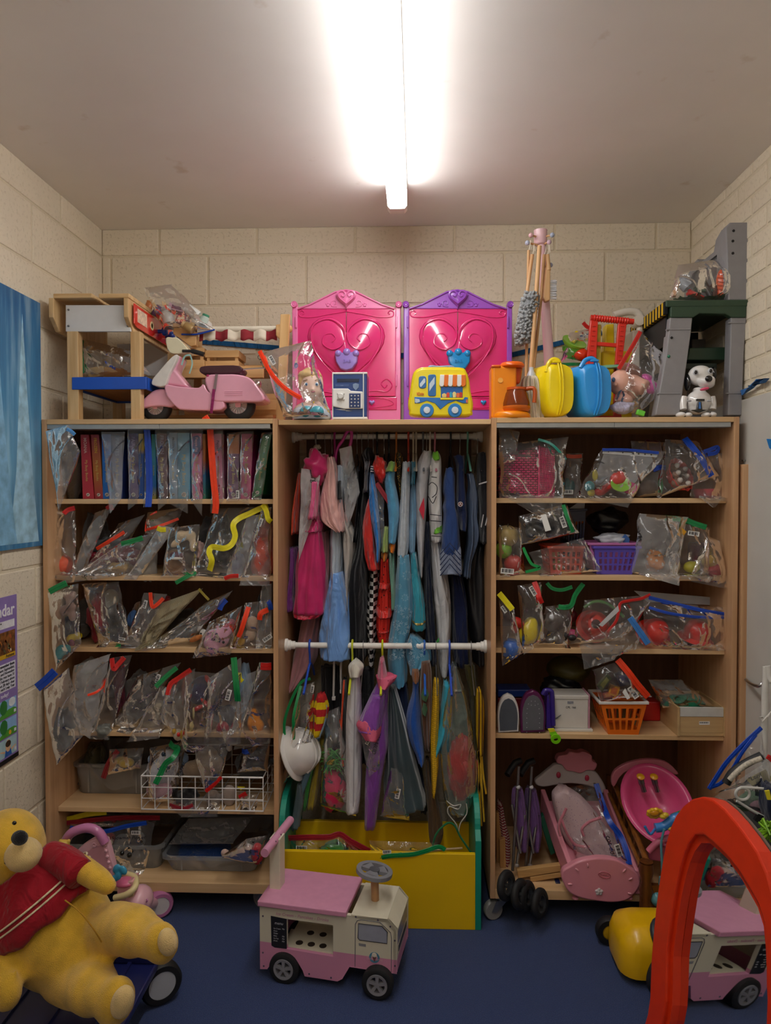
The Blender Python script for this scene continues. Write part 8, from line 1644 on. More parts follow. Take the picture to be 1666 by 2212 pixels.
    sc=L(862,455,.1);sx=sc.x;sz=sc.z;gy=mat('85868c',.4,var=.04);M2=M @ Matrix.Translation((sx,.1,sz)) @ Euler((R(-4),R(8),0)).to_matrix().to_4x4()
    build(MB(M).cyl((sx+.003,.1,F0.z-.004),(sx,.1,sz),.0135,n=18),'steering_column',wood('c09468',None,'Z'),t)
    n=40;ring=lambda r,z: [V((r*cos(2*pi*j/n),r*sin(2*pi*j/n),z)) for j in range(n)]
    sw=build(MB(M2).frame(ring(.062,-.007),ring(.046,-.007),(0,0,.014)),'steering_wheel',gy,t,smooth=40,bevel=.001)
    for j in range(3):
        a=2*pi*j/3+.5;build(MB(M2).prism([(cos(a-.55)*.048,sin(a-.55)*.048,-.006),(cos(a+.55)*.048,sin(a+.55)*.048,-.006),(cos(a+.9)*.014,sin(a+.9)*.014,-.006),(cos(a-.9)*.014,sin(a-.9)*.014,-.006)],(0,0,.012)),'wheel_web',gy,sw,smooth=0)
    build(MB(M2).lathe([(0,-.006),(.018,-.006),(.018,.0085),(0,.0085)],(0,0,0),n=24),'hub',mat('5a5b60',.4),sw)
truck()
# --- mirror
def mirror():
    P0=at(1432,1943,1.75);an,TL=R(10.2),R(8.2);s_=V((sin(an),-cos(an),0));n0=V((-cos(an),-sin(an),0));up_=(V((0,0,1))*cos(TL)-n0*sin(TL));nn=s_.cross(up_).normalized();nn=nn if nn.x < 0 else -nn
    B0=P0-up_*(P0.z/up_.z);Q=lambda s,z,k=0: B0+s_*s+up_*z+nn*k
    def onp(x,y): d=ray(x,y);p=CAMP+d*((B0-CAMP).dot(nn)/d.dot(nn))-B0;return (p.dot(s_),p.dot(up_))
    t=thing('standing_mirror','arched standing mirror in a bright red wooden frame','mirror',Q(.24,0));rd=mat('d03008',.35,var=.05)
    o=[(-.10,0),(-.078,.15)]+[onp(*p) for p in ((1408,2212),(1420,2070),(1432,1943),(1451,1825),(1471,1766),(1498,1734),(1524,1722),(1554,1728),(1586,1755),(1631,1811),(1666,1870))]
    i=[(.0,.06),(.012,.15)]+[onp(*p) for p in ((1445,2212),(1454,2061),(1467,1960),(1482,1880),(1498,1830),(1519,1802),(1545,1813),(1604,1872),(1645,1940),(1666,1987))]
    e,g=o[-1],i[-1];o += [(e[0]+.05,e[1]-.07),(e[0]+.09,e[1]-.19),(e[0]+.12,e[1]-.35),(e[0]+.14,e[1]-.55),(.56,.2),(.56,0)];i += [(g[0]+.03,g[1]-.09),(g[0]+.05,g[1]-.22),(g[0]+.06,g[1]-.42),(.46,.2),(.47,.06)]
    sm=lambda p: [(a.x,a.y) for a in smoothpath([(x,z,0) for x,z in p],3)]
    o,i=sm(o),sm(i);m_=max(len(o),len(i))
    def rs_(p):
        L_=[0]
        for q,r in zip(p,p[1:]): L_.append(L_[-1]+math.dist(q,r))
        out=[];j=0
        for k in range(m_):
            t=L_[-1]*k/(m_-1)
            while j < len(p)-2 and L_[j+1] < t: j += 1
            f=(t-L_[j])/max(1e-9,L_[j+1]-L_[j]);out.append((p[j][0]+(p[j+1][0]-p[j][0])*f,p[j][1]+(p[j+1][1]-p[j][1])*f))
        return out
    o,i=rs_(o),rs_(i)
    build(MB().frame([Q(*p,.016) for p in o],[Q(*p,.016) for p in i],nn*-.034),'frame',rd,t,smooth=0,bevel=.004)
    i2=[(x+(.012 if x < .23 else -.012),z-.012*(z > .7)) for x,z in i]
    build(MB().frame([Q(*p,.006) for p in i],[Q(*p,.006) for p in i2],nn*-.02),'inner_bead',rd,t,smooth=0)
    build(MB().bb((0,0,0),(0,0,0)) if 0 else MB().prism([Q(*p) for p in ((-.10,0),(.56,0),(.545,.06),(-.08,.06))],nn*.016),'bottom_rail',rd,t,smooth=0,bevel=.003)
    gl=NT('mirror_glass');g=gl.bsdf((.82,.85,.85,1),.015,1.0)
    i3=[(x+(-.012 if x < .23 else .012),z+.012*(z > .7)) for x,z in i2];RC=9.0
    def gp(u,v):
        # slightly bowed acrylic sheet: the pane's arch filled row by row
        z=.05+(.90-.05)*v;xs=[a[0]+(b[0]-a[0])*(z-a[1])/(b[1]-a[1]) for a,b in zip(i3,i3[1:]) if (a[1]-z)*(b[1]-z) <= 0 and a[1] != b[1]]
        lo,hi=(min(xs),max(xs)) if len(xs) > 1 else (.2,.25);s=lo+(hi-lo)*u
        return Q(s,z,-.016+((s-.235)**2+max(-.3,z-.64)**2)/(2*RC))
    build(MB().grid(gp,24,40),'mirror_glass',gl.m,t,smooth=180)
    build(MB().prism([Q(*p,-.019) for p in o],nn*-.006),'back_board',mat('6a5a50',.7),t,smooth=0)
    build(MB().prism([Q(.1,0,-.05),Q(.4,0,-.05),Q(.4,0,-.2),Q(.1,0,-.2)],(0,0,.02)),'foot',rd,t,smooth=0);build(MB().prism([Q(.22,.02,-.03),Q(.28,.02,-.03),Q(.28,.02,-.15),Q(.22,.02,-.15)],(0,0,.03)),'foot_brace',rd,t,smooth=0)
    return Q
MQ=mirror()
# --- yellow mower
def mower():
    Y=2.2;t=thing('toy_mower','yellow plastic toy mower with a black wheel behind the mirror','toy mower',at(*f1(930,1400),2.15)*1);t.location.z=0;BASE[t].z=0
    x0=at(*f1(782,1200),2.42).x;ye=plastic('ecb90c',.28)
    pr=lambda k,z,g: [V((x0+x*k+.11*(1-k),2.35+y*k+.1*(1-k),z)) for x,y in rrect(0,0,.36,.22,.06,5)]
    build(MB().rings([pr(1,.03,0),pr(1.02,.05,0),pr(1,.115,0),pr(.9,.15,0),pr(.6,.175,0),pr(.3,.18,0)]),'body',ye,t,smooth=60)
    for (x,y,r) in ((x0+.115,2.325,.062),(x0+.02,2.59,.05),(x0+.33,2.58,.05)):
        w_=build(MB().lathe([(r*.55,-.018),(r*.9,-.018),(r,-.008),(r,.008),(r*.9,.018),(r*.55,.018)],(x,y,r),(.6,-.8,0) if y < 2.4 else (0,1,0),28,closed=True),'wheel',mat('17171a',.6),t)
        build(MB().lathe([(0,-.014),(r*.4,-.016),(r*.56,-.012),(r*.56,.012),(0,.012)],(x,y,r),(.6,-.8,0) if y < 2.4 else (0,1,0),20),'hub',plastic('c8a012'),w_)
    build(MB().tube(smoothpath([(x0+.15,2.33,.1),(x0+.105,2.35,.165),(x0+.12,2.40,.195),(x0+.2,2.44,.2)],4),.012,10),'handle_bracket',mat('2c3038',.45),t)
mower()
# --- doll strollers and bits in the right bay
def stroller(label,dx,Y,ox):
    t=thing('doll_stroller',label,'doll stroller',at(*f1(250+ox,960),Y));gy=metal('8c8c90',.4);bk=mat('17171a',.5)
    q=lambda x,y,d=0: at(*f1(x+ox,y),Y+d)
    for a,b in (((215,200),(180,800)),((175,420),(225,700)),((250,480),(205,760))): build(MB().cyl(q(*a,.02),q(*b,-.03),.006),'frame_tube',gy,t)
    build(MB().tube([q(150,250,.1),q(170,215,.12),q(195,180,.13),q(228,168,.14)],.013,10),'handle',bk,t)
    for a in ((212,320),(205,770)): build(MB().ell(q(*a,.01),.009),'joint',plastic('c8c8cc'),t)
    s=S(Y);mb=loft([(330,185+ox,235+ox),(420,178+ox,250+ox),(560,190+ox,262+ox),(660,200+ox,255+ox)],f1,Y+.05,.05,nf=6,amp=.15,seed=dx);build(mb,'seat_cloth',cloth('6c4a80'),t,smooth=180)
    for x,y in dx_wheels[dx]:
        c=at(*f1(x,y),2.63+.03*dx);w_=build(MB().lathe([(.032,-.012),(.047,-.012),(.053,-.006),(.054,0),(.053,.006),(.047,.012),(.032,.012)],c,(.78,-.6,.12),30,closed=True),'wheel',mat('1a1a1c',.65),t)
        hb=MB().lathe([(0,-.012),(.008,-.012),(.009,.01),(0,.01)],c,(.78,-.6,.12),14).lathe([(.028,-.010),(.034,-.010),(.034,.01),(.028,.01)],c,(.78,-.6,.12),26,closed=True);build(hb,'rim',mat('4a4c50',.35,.3),w_)
        ax=V((.78,-.6,.12)).normalized();u=ax.orthogonal().normalized();v2=ax.cross(u)
        for k in range(5): a=2*pi*k/5;d=u*cos(a)+v2*sin(a);build(MB().cyl(c+d*.006-ax*.004,c+d*.031-ax*.004,.0035,n=6),'wheel_spoke',mat('55575c',.4,.3),w_)
dx_wheels={0: ((143,885),(222,935)),1: ((262,945),(335,988))}
stroller('folded purple doll stroller nearest the cabinet side',0,2.80,0)
stroller('second folded purple doll stroller with a taller wheel set',1,2.84,75)
BW=wood('c89a62','b0824c','Z',.8)
t=thing('toy_deckchair','folded toy deckchair with red and white striped cloth','deckchair',at(*f1(125,900),2.9))
build(loft([(410,92,120),(520,100,140),(600,110,158),(700,108,160),(780,120,150)],f1,2.92,.05,seed=3),'cloth',stripes('c4a8a0','8a2a34','Z',.011),t,smooth=180)
for a,b in ((104,625),(84,470)): build(pxprism(f1([(a,b),(a+34,b-8),(a+40,830),(a+6,835)]),2.86+.04*(a < 90),.025),'frame_leg',BW,t,smooth=0,bevel=.002)
for i,(q,lb) in enumerate((([(205,800),(455,768),(458,805),(215,845)],'upper pale wooden bar lying behind the stroller wheels'),([(280,838),(455,812),(460,838),(285,866)],'lower pale wooden bar lying behind the stroller wheels'),([(310,865),(430,885),(428,905),(310,890)],'blue tipped wooden bar end on the cabinet floor'))):
    one(pxprism(f1(q),2.76+.0*i,.025),'wooden_bar',lb,'wooden bar',wood('cda268',None,'X'),bevel=.002,smooth=0)
one(pxbox(*f1(428,868),*f1(455,890),2.75,.03),'navy_peg','navy cap on the end of the lowest wooden bar','cap',plastic('1c2250'),bevel=.002)
one(pxprism(f1([(335,500),(360,480),(425,700),(400,712)]),2.88,.03),'green_board','dark green board leaning beside the pink doll bed','board',mat('14523c',.5),bevel=.002,smooth=0)
# --- doll bed
def bed():
    Y=2.665;t=thing('doll_bed','pink plastic doll bed with a sheep shaped headboard','doll bed',at(*f1(690,985),Y));pk=plastic('dd8f9f',.35);wh=plastic('cfc8c8')
    def scal(pts): return [(p.x,p.y) for p in smoothpath([(x,y,0) for x,y in pts],4,True)]
    fb=scal([(470,800),(520,770),(550,752),(610,735),(690,727),(780,740),(850,780),(895,815),(915,870),(890,925),(840,970),(760,985),(650,975),(560,955),(500,920),(465,850)])
    build(pxprism(f1(fb),Y,.03),'footboard',pk,t,bevel=.006,seg=3,smooth=40)
    for x,y,a in ((612,770,80),(550,795,40),(510,878,0),(822,800,130),(858,848,150),(855,932,15)): build(MB().ell(at(*f1(x,y),Y-.002),(.0085,.004,.0035),(0,R(a),0)),'petal_relief',plastic('e6a2ae'),t)
    c=at(*f1(708,825),Y);build(MB().tube([c+V((.022*cos(2*pi*k/28),-.001,.011*sin(2*pi*k/28)-.003*cos(2*pi*k/28))) for k in range(28)],.0015,6,closed=True),'oval_badge',plastic('b85a6e'),t)
    build(MB().tube([c+V((x*.001,-.0015,.003*sin(x*1.1)-x*.00013)) for x in range(-16,17)],.0009,5),'script_line',plastic('b85a6e'),t)
    fl=MB().ell(at(*f1(677,922),Y-.002),(.006,.004,.006))
    for k in range(5): a=2*pi*k/5+.3;p=at(*f1(677,922),Y-.001);fl.ell(p+V((cos(a)*.0095,0,sin(a)*.0085)),(.0065,.004,.006))
    build(fl,'flower_badge',plastic('cfc6c6'),t,remesh=.0015,smooth=0)
    Yh=3.02
    hd=scal([(310,285),(345,255),(400,210),(440,190),(560,215),(650,230),(700,290),(718,345),(690,355),(640,320),(520,300),(430,310),(360,320),(320,310)])
    build(pxprism(f1(hd),Yh,.03),'headboard',wh,t,bevel=.006,seg=3,smooth=40)
    build(pxprism(f1(scal([(433,180),(445,145),(490,135),(510,118),(555,125),(590,118),(635,140),(640,170),(667,190),(650,225),(610,225),(570,242),(530,232),(490,225),(465,195)])),Yh-.012,.045),'pink_fleece',pk,t,bevel=.006,seg=3,smooth=40)
    for x,y in ((444,250),(608,268)): build(MB().ell(at(*f1(x,y),Yh-.002),(.0095,.006,.013)),'round_eye',plastic('c83c58'),t)
    def span(a,b,hgt,name,m): A,B=at(*f1(*a),Yh),at(*f1(*b),Y+.02);build(MB().prism([A,B,B-V((0,0,hgt)),A-V((0,0,hgt))],(.02,0,0)),name,m,t,smooth=0,bevel=.004)
    span((340,330),(500,770),.09,'side_rail',pk);span((700,330),(885,800),.09,'side_rail',pk)
    A,B,C_,D_=at(*f1(350,400),Yh),at(*f1(700,400),Yh),at(*f1(870,850),Y+.03),at(*f1(500,840),Y+.03)
    build(MB().prism([A,B,C_,D_],(0,0,-.012)),'bed_base',pk,t,smooth=0)
    for p in ((540,950),(850,950)): q=at(*f1(*p),Y+.02);build(MB().cyl(q,(q.x,q.y,RZ[4] if q.y > 2.69 else q.z-.006),.012),'foot',pk,t)
bed()
cd_=dots('cdb4b8','9a7c98',95,.16,.85)
one(loft([(328,440,500),(365,405,570),(440,412,640),(540,440,715),(620,470,780),(680,540,815),(715,600,780)],f1,2.84,.065,nf=5,amp=.05,seed=5),'baby_clothes','folded cream and pink baby clothes in the bag on the doll bed','baby clothes',cd_,smooth=180)
for i,(p,lb) in enumerate((([(455,600),(445,540),(475,470),(490,440)],'pink ribbon edge of the baby clothes on their left'),([(590,600),(580,560),(620,520),(690,495)],'pink ribbon edge of the baby clothes in the middle'),([(460,500),(490,580),(540,650),(620,665)],'pink gathered hem of the baby clothes'))):
    one(MB().tube(pxpath(f1(p),2.755),.006,8),'pink_ribbon',lb,'ribbon',satin('c87888'))
bag('clear bag with a long blue zip lying on the doll bed',f1([(440,330),(655,295),(865,765),(540,750)]),2.72,.10,CLEAR,f1([(660,300),(700,420),(740,520),(800,600),(835,690),(850,765)]),14,'blue',141,Yt=2.92,sticker=(*f1(788,685),-72,1.4),drape=False,note=('cot doll',*f1(745,660),12,-75))
# --- cradle and bath
t=thing('doll_cradle','dark varnished wooden doll cradle with turned posts','cradle',at(*f1(960,1060),2.62));dw=wood('6e3f1a','4a2810','Z',1,.3)
c=at(*f1(955,0),2.62).x;zt,zb=at(*f1(965,745),2.62).z,at(*f1(960,1065),2.62).z
build(MB().lathe([(.024,0),(.024,.05),(.017,.065),(.026,.10),(.017,.13),(.027,.17),(.024,.2),(.018,(zt-zb)*.93),(.024,zt-zb),(0,zt-zb+.006)],(c,2.62,zb),n=20),'post',dw,t)
for (a,b,r) in (((765,300),(955,755),.011),((735,360),(915,770),.008)): build(MB().cyl(at(*f1(*a),3.0),at(*f1(*b),2.63),r),'side_rail',wood('8a5522','6c3f18','Z',1,.3),t)
for k in range(7): f=k/6;a=at(*f1(765+190*f*.95,320+430*f),3.0-.36*f);build(MB().cyl(a,(a.x-.01,a.y,max(a.z-.17,RZ[4]+.003 if a.y > 2.69 else 0)),.006),'spindle',dw,t)
q=at(*f1(740,250),3.04);build(MB().cyl((q.x,3.04,RZ[4]+.001),q,.015),'post',dw,t);build(MB().bb((c-.02,2.61,zb+.03),(c+.32,2.63,zb+.12)),'end_panel',dw,t,smooth=0)
t=thing('doll_bath','hot pink toy baby bath standing on edge in the cradle','toy bath',at(*f1(1020,600),2.75));bp=plastic('e0568c',.25);M=Matrix.Translation(at(*f1(1010,410),2.80)) @ Euler((R(38),R(-14),R(0))).to_matrix().to_4x4()
def ov(rx_,ry_,z): return [V((rx_*cos(2*pi*j/40),ry_*sin(2*pi*j/40)*(1 if sin(2*pi*j/40) > 0 else 1.05),z)) for j in range(40)]
build(MB(M).rings([ov(.08,.11,-.07),ov(.11,.145,-.02),ov(.122,.16,.0),ov(.13,.167,.006),ov(.122,.16,.012),ov(.108,.147,.008),ov(.095,.128,-.03),ov(.065,.095,-.062)]),'tub',bp,t,smooth=80)
build(pxprism([(p.x,p.y) for p in smoothpath([(x,y,0) for x,y in f1([(750,280),(770,225),(850,180),(960,160),(1060,175),(1122,225),(1120,250),(950,205),(820,240),(765,320)])],3,True)],2.93,.02),'back_panel',plastic('c87888'),t,bevel=.004)
for x in (915,992): build(MB().tube(pxpath(f1([(x,270),(x+8,300),(x+22,345)]),2.83),[.012]*7+[.010]*6,10),'tap',metal('8a8c88'),t);build(MB().lathe([(0,0),(.014,0),(.016,.006),(.010,.012),(0,.012)],at(*f1(x,265),2.83),(0,-.5,1),12),'tap_knob',plastic('e0a020'),t)
build(MB().tube(pxpath(f1([(960,690),(1010,640),(1080,610),(1110,625)]),2.66),.012,8),'lower_rim',plastic('d8708c'),t);build(pxprism(f1([(965,690),(1020,640),(1090,625),(1090,760),(970,740)]),2.68,.02),'lower_panel',plastic('c05a7a'),t,bevel=.004)
t=thing('shower_toy','blue and green toy shower head with a yellow flower and hose','bath toy',at(*f1(1010,1000),2.62));tl=plastic('5c9aa8')
build(MB().tube(pxpath(f1([(1000,555),(1050,545),(1110,500),(1150,490)]),2.64),.017,10),'blue_body',plastic('3f86d0'),t);build(MB().tube(pxpath(f1([(1000,560),(970,590),(940,545)]),2.64),.005,8),'blue_clip',plastic('3f86d0'),t);build(MB().tube(pxpath(f1([(1100,505),(1150,485),(1180,478)]),2.645),.019,10),'green_sleeve',plastic('2f8a4c'),t)
fw=MB()
for k in range(9): a=2*pi*k/9;p=at(*f1(998,470),2.66);fw.ell(p+V((cos(a)*.023,-.006*sin(a),.016*sin(a))),(.010,.008,.009))
build(fw,'yellow_flower',plastic('e8b020'),t,remesh=.003,smooth=0);build(MB().ell(at(*f1(998,469),2.652),(.0165,.008,.0115)),'flower_centre',plastic('d89018'),t)
for p in ((1045,490),(1060,480),(1090,560)): build(MB().ell(at(*f1(*p),2.63),(.012,.010,.009)),'yellow_knob',plastic('d8b830'),t)
build(MB().tube(pxpath(f1([(1052,560),(1035,640),(1038,740),(1042,840)]),2.62),.0045,8),'hose',tl,t);build(MB().tube(pxpath(f1([(1042,840),(1035,900),(1025,960)]),2.62),.012,10),'grip',tl,t);build(MB().ell(at(*f1(1010,965),2.61),(.022,.02,.026)),'shower_bulb',tl,t)
# --- odds and ends behind the mirror
g8=K(1380,1560,.2948)
bag('clear bag with a deep blue handle strap behind the mirror',g8([(700,250),(905,40),(960,420),(560,520)]),2.12,.05,CLEAR,None,seed=151,more=[(g8([(515,490),(560,420),(640,300),(760,170),(900,40)]),'blue',11),(g8([(520,480),(610,440),(690,340),(760,220),(860,90)]),'blue',9)])
t=thing('toy_slipper','black slipper with a pale glittery edge in the strap bag','slipper',at(*g8(760,440),2.08));build(MB().tube(pxpath(g8([(640,450),(690,370),(790,300),(900,245)]),2.08),.012,10),'sole',mat('1c1c1e',.6),t);build(MB().tube(pxpath(g8([(665,425),(720,365),(800,305),(900,265)]),2.065),.008,8),'glitter_edge',mat('b8b0a0',.5,var=.3,ns=200),t)
t=thing('plastic_bin','grey plastic bin behind the mirror carrying the film bags','bin',(1.04,2.0,0));zz=at(*g8(900,730),1.98).z-.02
rr_=lambda k,z: [V((1.04+(x-.5)*.36*k,2.0+(y-.5)*.26*k,z)) for x,y in rrect(0,0,1,1,.15,4)]
build(MB().rings([rr_(.8,0),rr_(.97,zz-.02),rr_(1.02,zz-.02),rr_(1.02,zz),rr_(.93,zz),rr_(.78,.02)]),'shell',mat('6c7074',.5),t,smooth=40)
bag('grey film bag with a folded note and a white ring hanger',g8([(720,430),(968,270),(990,680),(540,560)]),1.98,.04,HAZY,None,seed=152,more=[(g8([(940,250),(965,265),(990,290)]),'red',12)])
n_=one(pxprism(g8([(790,420),(930,345),(985,420),(860,500)]),1.99,.001),'yellow_note','pale yellow handwritten note in the grey film bag','note',mat('a8a070',.7))
text('Lord',at(*g8(860,400),1.988),.012,INK,n_,rx=(.9,0,.4));text('yellow',at(*g8(880,450),1.988),.010,INK,n_,rx=(.9,0,.4))
one(heap('x','y','z',*g8(840,580),34,22,2.03,cloth('5a7a5c'),3,.02) and MB().ell(at(*g8(890,620),2.02),(.035,.02,.025)),'pink_cloth','dusky pink cloth in the grey film bag','cloth',cloth('9a6a78'),smooth=180)
o=[x for x in COL.objects if x.name == 'x'][0];o.name='green_cloth';tag(o,'dull green cloth in the grey film bag by the mirror','cloth')
t=thing('ring_hanger','white plastic hanger with a round ring end beside the mirror','hanger',at(*g8(900,740),1.94));hm=plastic('c8c8c4');c=at(*g8(762,525),1.94);build(MB().tube([c+V((.0185*cos(2*pi*k/24),0,.0165*sin(2*pi*k/24))) for k in range(24)],.004,8,closed=True),'ring',hm,t)
build(MB().tube(pxpath(g8([(745,478),(840,482),(930,490)]),1.94),.004,8),'upper_bar',hm,t);build(MB().tube(pxpath(g8([(720,575),(820,640),(930,700)]),1.94),.004,8),'lower_bar',hm,t);build(pxprism(g8([(880,672),(920,690),(890,750),(850,720)]),1.935,.01),'black_grip',mat('16161a'),t)
t=thing('dark_bag','navy bag with a yellow patch at the edge of the mirror','bag',at(*g8(960,760),1.9));build(loft([(470,930,1010),(600,910,1020),(700,930,1020),(760,945,1020)],g8,1.93,.05,seed=7),'body',cloth('161c34'),t,smooth=180);build(pxprism(g8([(925,505),(960,500),(975,570),(945,570)]),1.87,.004),'yellow_patch',plastic('e0d41c'),t)
gm=MB();random.seed(9)
for k in range(40): a=at(*g8(955+random.uniform(-30,40),790+random.uniform(-25,30)),1.86+random.uniform(-.02,.02));d=V((random.uniform(-1,1),random.uniform(-1,1),random.uniform(-1,1))).normalized()*.022;gm.tube([a-d,a+d],.0028,5)
one(gm,'lime_tinsel','lime and dark tinsel bundle next to the navy bag','tinsel',mat('7cb01c',.4,var=.4),kind='stuff')
t=thing('white_stand','white metal rail frame standing by the right wall','frame',(at(1652,1600,2.2).x,2.2,0));wm=mat('d4d2cc',.4);xx=at(1652,1600,2.2).x;zt=at(1655,1462,2.2).z
build(MB().tube(smoothpath([(xx,2.2,0),(xx,2.2,zt-.05),(xx+.012,2.19,zt-.01),(xx+.05,2.15,zt),(xx+.1,2.05,zt)],4),.010,10),'upright_tube',wm,t)
build(MB().tube([(xx-.012,2.19,zt-.12),(xx-.03,2.17,zt-.115),(xx-.024,2.17,zt-.13),(xx+.01,2.18,zt-.10),(xx+.06,2.1,zt-.05)],.003,6),'tied_string',cloth('d4d0c8'),t)
h_=one(MB().tube(smoothpath([onX(1612,1468,XR-.02),onX(1625,1478,XR-.05),onX(1640,1482,XR-.06),onX(1652,1470,XR-.04)],4),.006,8),'door_handle','chrome lever handle on the white panel','handle',metal('c0c0c0'))
# --- big plush bear, wagon, pink walker
def wheel(par,c,r,w_,ax,tyre,hub,nm='wheel'):
    o=build(MB().lathe([(r*.66,-w_),(r*.9,-w_),(r,-w_*.6),(r,w_*.6),(r*.9,w_),(r*.66,w_)],c,ax,36,closed=True),nm,mat(tyre,.6),par)
    build(MB().lathe([(0,-w_*.5),(r*.15,-w_*.9),(r*.3,-w_*.55),(r*.6,-w_*.5),(r*.67,-w_*.9),(r*.67,w_*.9),(0,w_*.9)],c,ax,30),'hub',plastic(hub),o)
def wagon():
    t=thing('toy_wagon','dark blue plastic toy wagon under the plush bear','toy wagon',(-1.0,2.0,0));nb=plastic('1c2258',.35)
    build(MB().prism([(-1.32,1.72,.12),(-.80,1.72,.12),(-.80,2.22,.12),(-1.32,2.22,.12)],(0,0,.025)),'bed',nb,t,smooth=0,bevel=.006)
    for a,b in (((-1.32,1.72),(-.80,1.74)),((-1.32,2.2),(-.80,2.22))): build(MB().bb((a[0],a[1],.145),(b[0],b[1],.20)),'side_wall',nb,t,smooth=0,bevel=.005)
    for k in range(4): build(MB().bb((-1.28+k*.13,1.74,.145),(-1.268+k*.13,2.2,.153)),'bed_rib',nb,t,smooth=0)
    for x,y in ((-.80,2.235),(-.80,1.70),(-1.28,2.235),(-1.28,1.70)): wheel(t,(x,y,.066),.066,.022,(.6,-.8,0) if x > -1 else (0,1,0),'151517','b4b8c0')
    a=at(*f6(840,1245),2.19);build(MB().cyl((-.86,2.1,.09),a,.011),'axle',plastic('1c3c9c'),t);build(MB().ell(a,.014),'axle_cap',plastic('1c3c9c'),t)
    build(MB().cyl(at(*f6(735,960),2.25),at(*f6(560,1120),2.1),.013),'red_bar',mat('7c1428',.4),t);build(MB().cyl(at(*f6(640,1060),2.2),at(*f6(770,1200),2.2),.012),'blue_bar',nb,t)
wagon()
def bear():
    Y=2.0;s=.36*S(Y);hon=fur('dcb03a');cream=fur('e2c486');t=thing('teddy_bear','big honey coloured teddy bear in a red jumper lying back on the wagon','teddy bear',(-1.02,1.95,.15))
    q=lambda x,y,d=0: at(*f6(x,y),Y+d)
    mb=MB();E=lambda x,y,rx,ry,d=0,rot=0,dp=None: mb.ell(q(x,y,d),(rx*s,(dp or min(rx,ry)*.9)*s,ry*s),(0,R(rot),0),22,14)
    E(350,860,330,360,0,-35,300);E(430,980,270,240,-.04);E(60,370,205,240,.0,-10,215);E(150,560,190,170,.02)
    mb.tube(smoothpath([q(300,430,.0),q(450,470,-.03),q(570,540,-.06),q(640,585,-.08)],4),[70*s,72*s,74*s,76*s,78*s,78*s,76*s,74*s,72*s,70*s,66*s,60*s,50*s],16)
    E(640,590,62,58,-.08)
    mb.tube(smoothpath([q(610,860,-.03),q(740,850,-.09),q(850,880,-.14),q(930,920,-.18)],4),[150*s]*4+[140*s]*4+[120*s,112*s,108*s,104*s,100*s],18);E(965,935,98,118,-.20,-10)
    mb.tube(smoothpath([q(380,1130,-.05),q(500,1180,-.12),q(600,1230,-.18),q(660,1260,-.21)],4),[150*s]*4+[140*s]*4+[118*s,112*s,108*s,104*s,100*s],18);E(690,1285,108,140,-.22,20)
    mb.tube(smoothpath([q(20,850,-.02),q(-10,1000,-.1),q(20,1150,-.15),q(40,1230,-.17)],4),88*s,16);E(40,1230,85,110,-.17);E(95,1120,22,30,-.17)
    E(-130,130,70,70,.04);E(200,60,1,1)
    build(mb,'body',hon,t,remesh=.010,sm=7,smooth=0)
    build(blobs([f6(140,405)+(38,34,-.118,-15,34)],Y),'muzzle',cream,t,smooth=180)
    build(blobs([f6(118,305)+(17,15,-.158)],Y),'nose',fur('17161a'),t,smooth=180);build(MB().ell(q(86,216,-.135),(13*s,9*s,12*s)),'eye',gloss('141210'),t);build(MB().ell(q(-70,240,-.135),(13*s,9*s,12*s)),'eye',gloss('141210'),t)
    build(MB().tube(smoothpath([q(30,455,-.14),q(55,470,-.15),q(95,462,-.15)],4),.0025,6),'mouth_stitch',mat('1c1410'),t)
    for (x,y,rx,ry,d,rot) in ((1005,930,52,74,-.232,-10),(735,1290,60,92,-.262,20)): build(MB().ell(q(x,y,d),(rx*s,48*s,ry*s),(0,R(rot),0),20,12),'paw_pad',cream,t,smooth=180)
    build(MB().tube(smoothpath([q(390,680,-.17),q(480,750,-.195),q(560,850,-.2),q(610,930,-.18)],5),.002,6),'belly_seam',mat('a87c1c',.9),t)
    # knitted jumper over the chest
    o=q(330,800,.0);tip=q(105,500,.0);ax=(tip-o);Lh=ax.length;ax.normalize();u=ax.cross(V((0,1,0))).normalized();rs=[]
    for h,r in ((.14,1.0),(.2,1.03),(.35,1.04),(.5,.99),(.7,.86),(.85,.72),(.98,.64),(1.0,.60)):
        rs.append([o+ax*Lh*h+u*(r*338*s*cos(2*pi*k/44))+V((0,1,0))*(r*315*s*sin(2*pi*k/44))+ax*.006*sin(9*2*pi*k/44)*(h < .3) for k in range(44)])
    jm=cloth('941222');build(MB().rings(rs,cap=False),'jumper',jm,t,smooth=180,solid=.008)
    build(MB().tube(smoothpath([q(300,420,-.01),q(370,440,-.03),q(430,480,-.05),q(480,525,-.07)],4),[92*s]*9+[88*s]*4,18),'sleeve',jm,t,smooth=180)
    for h in (.42,.5): build(MB().rings([[o+ax*Lh*(h+dh)+u*(k2*338*s*1.015*cos(2*pi*k/44))+V((0,1,0))*(k2*315*s*1.015*sin(2*pi*k/44)) for k in range(44)] for dh,k2 in ((-.012,1.035),(.012,1.025))],cap=False),'cream_stripe',cloth('d8c8a4'),t,smooth=180,solid=.006)
bear()
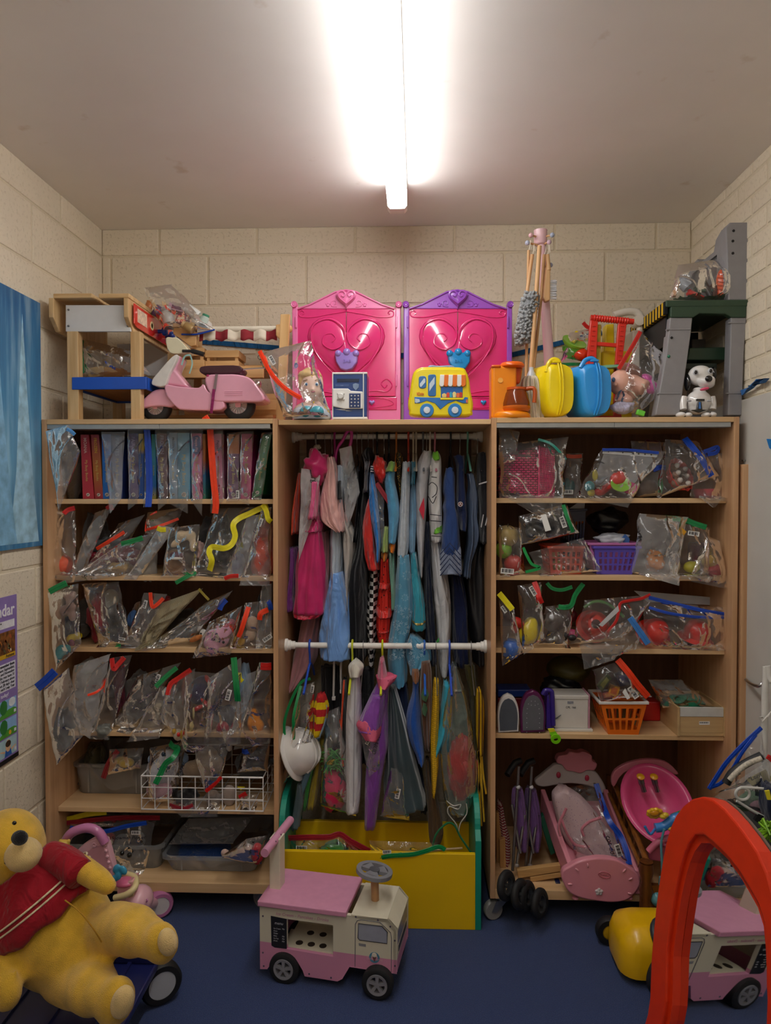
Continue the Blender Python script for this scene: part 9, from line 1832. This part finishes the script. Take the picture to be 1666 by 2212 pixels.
def walker():
    Y=2.45;t=thing('pink_walker','pink and mauve toy baby walker behind the teddy bear','baby walker',at(*f6(760,1000),2.5));t.location.z=0;BASE[t].z=0;pk=plastic('e6b2bd');mv=plastic('c47aa8');cr=plastic('e4d29a');q=lambda x,y,d=0: at(*f6(x,y),Y+d)
    build(MB().tube(smoothpath([q(390,330,.02),q(430,275),q(520,245),q(590,270),q(632,335)],5),.016,12),'handle',mv,t)
    fp=[(452,395),(540,325),(590,312),(635,325),(665,420),(690,520),(690,560),(600,500),(520,440)];P=smoothpath([(x,y,0) for x,y in f6(fp)],3,True);build(pxprism([(p.x,p.y) for p in P],Y,.03),'back_panel',pk,t,bevel=.006,seg=3)
    P2=smoothpath([(x,y,0) for x,y in f6([(505,410),(590,350),(625,365),(655,470),(670,535),(590,470)])],3,True);build(pxprism([(p.x,p.y) for p in P2],Y-.003,.01),'inset_panel',plastic('cf939e'),t,bevel=.002)
    build(MB().tube([q(566+14*cos(a*.6)*(1-a*.04),347+14*sin(a*.6)*(1-a*.04),-.004) for a in range(16)],.0025,6),'swirl_relief',pk,t)
    for k in range(5): build(MB().ell(q(628+k*8,350+k*34,-.002),(.006,.004,.006)),'dot_relief',pk,t)
    b_=build(blobs([f6(385,350)+(13,13),f6(365,325)+(5,5),f6(412,325)+(5,5),f6(405,385)+(9,9)],Y-.02),'small_bear_figure',plastic('dcb850'),t,remesh=.003,smooth=0)
    build(MB().ell(q(440,395,-.03),(.014,.012,.012)),'blue_bow',plastic('58a8cc'),t)
    bw=MB()
    for x,y,a in ((700,490,30),(740,500,-30),(710,530,10),(695,545,60)): bw.ell(q(x,y,-.02),(.013,.008,.018),(0,R(a),0))
    build(bw,'blue_butterfly',plastic('3f9ec4'),t,remesh=.003,smooth=0)
    build(MB().tube(smoothpath([q(690,665,-.02),q(760,645,-.03),q(810,600,-.01),q(808,540,.04),q(720,515,.07)],5),.011,10),'tray_rim',cr,t)
    build(pxprism(f6([(700,590),(800,560),(795,700),(700,690)]),Y+.0,.06),'tray_front',plastic('dba0a0'),t,bevel=.006);build(pxprism(f6([(770,640),(802,610),(800,710),(775,715)]),Y-.01,.03),'cream_corner',cr,t,bevel=.003);build(MB().ell(q(750,570,.02),(.04,.03,.014)),'pink_tray',plastic('d86a90'),t)
    build(MB().ell(q(835,680,.03),(.048,.06,.05)),'seat_end',pk,t);build(MB().tube([q(878,690,-.01),q(885,680,-.012),q(880,672,-.01)],.003,6),'seat_swirl',mv,t)
    for x,y,yy,r in ((960,810,2.70,.05),(740,1090,2.42,.058)): c=at(*f6(x,y),yy);c.z=r;wheel(t,c,r,.02,(.5,-.86,0),'b8709c','d4cccc')
    build(pxprism(f6([(650,1000),(720,960),(790,1010),(825,1060),(820,1100),(740,1000),(690,1010)]),2.39,.02),'wheel_guard',plastic('d0ccc8'),t,bevel=.004)
    build(MB().cyl(q(700,700,.02),(at(*f6(740,1090),2.42).x,2.43,.06),.02),'leg',pk,t);build(MB().cyl(q(840,720,.05),(at(*f6(960,810),2.7).x-.02,2.69,.06),.02),'leg',pk,t)
walker()
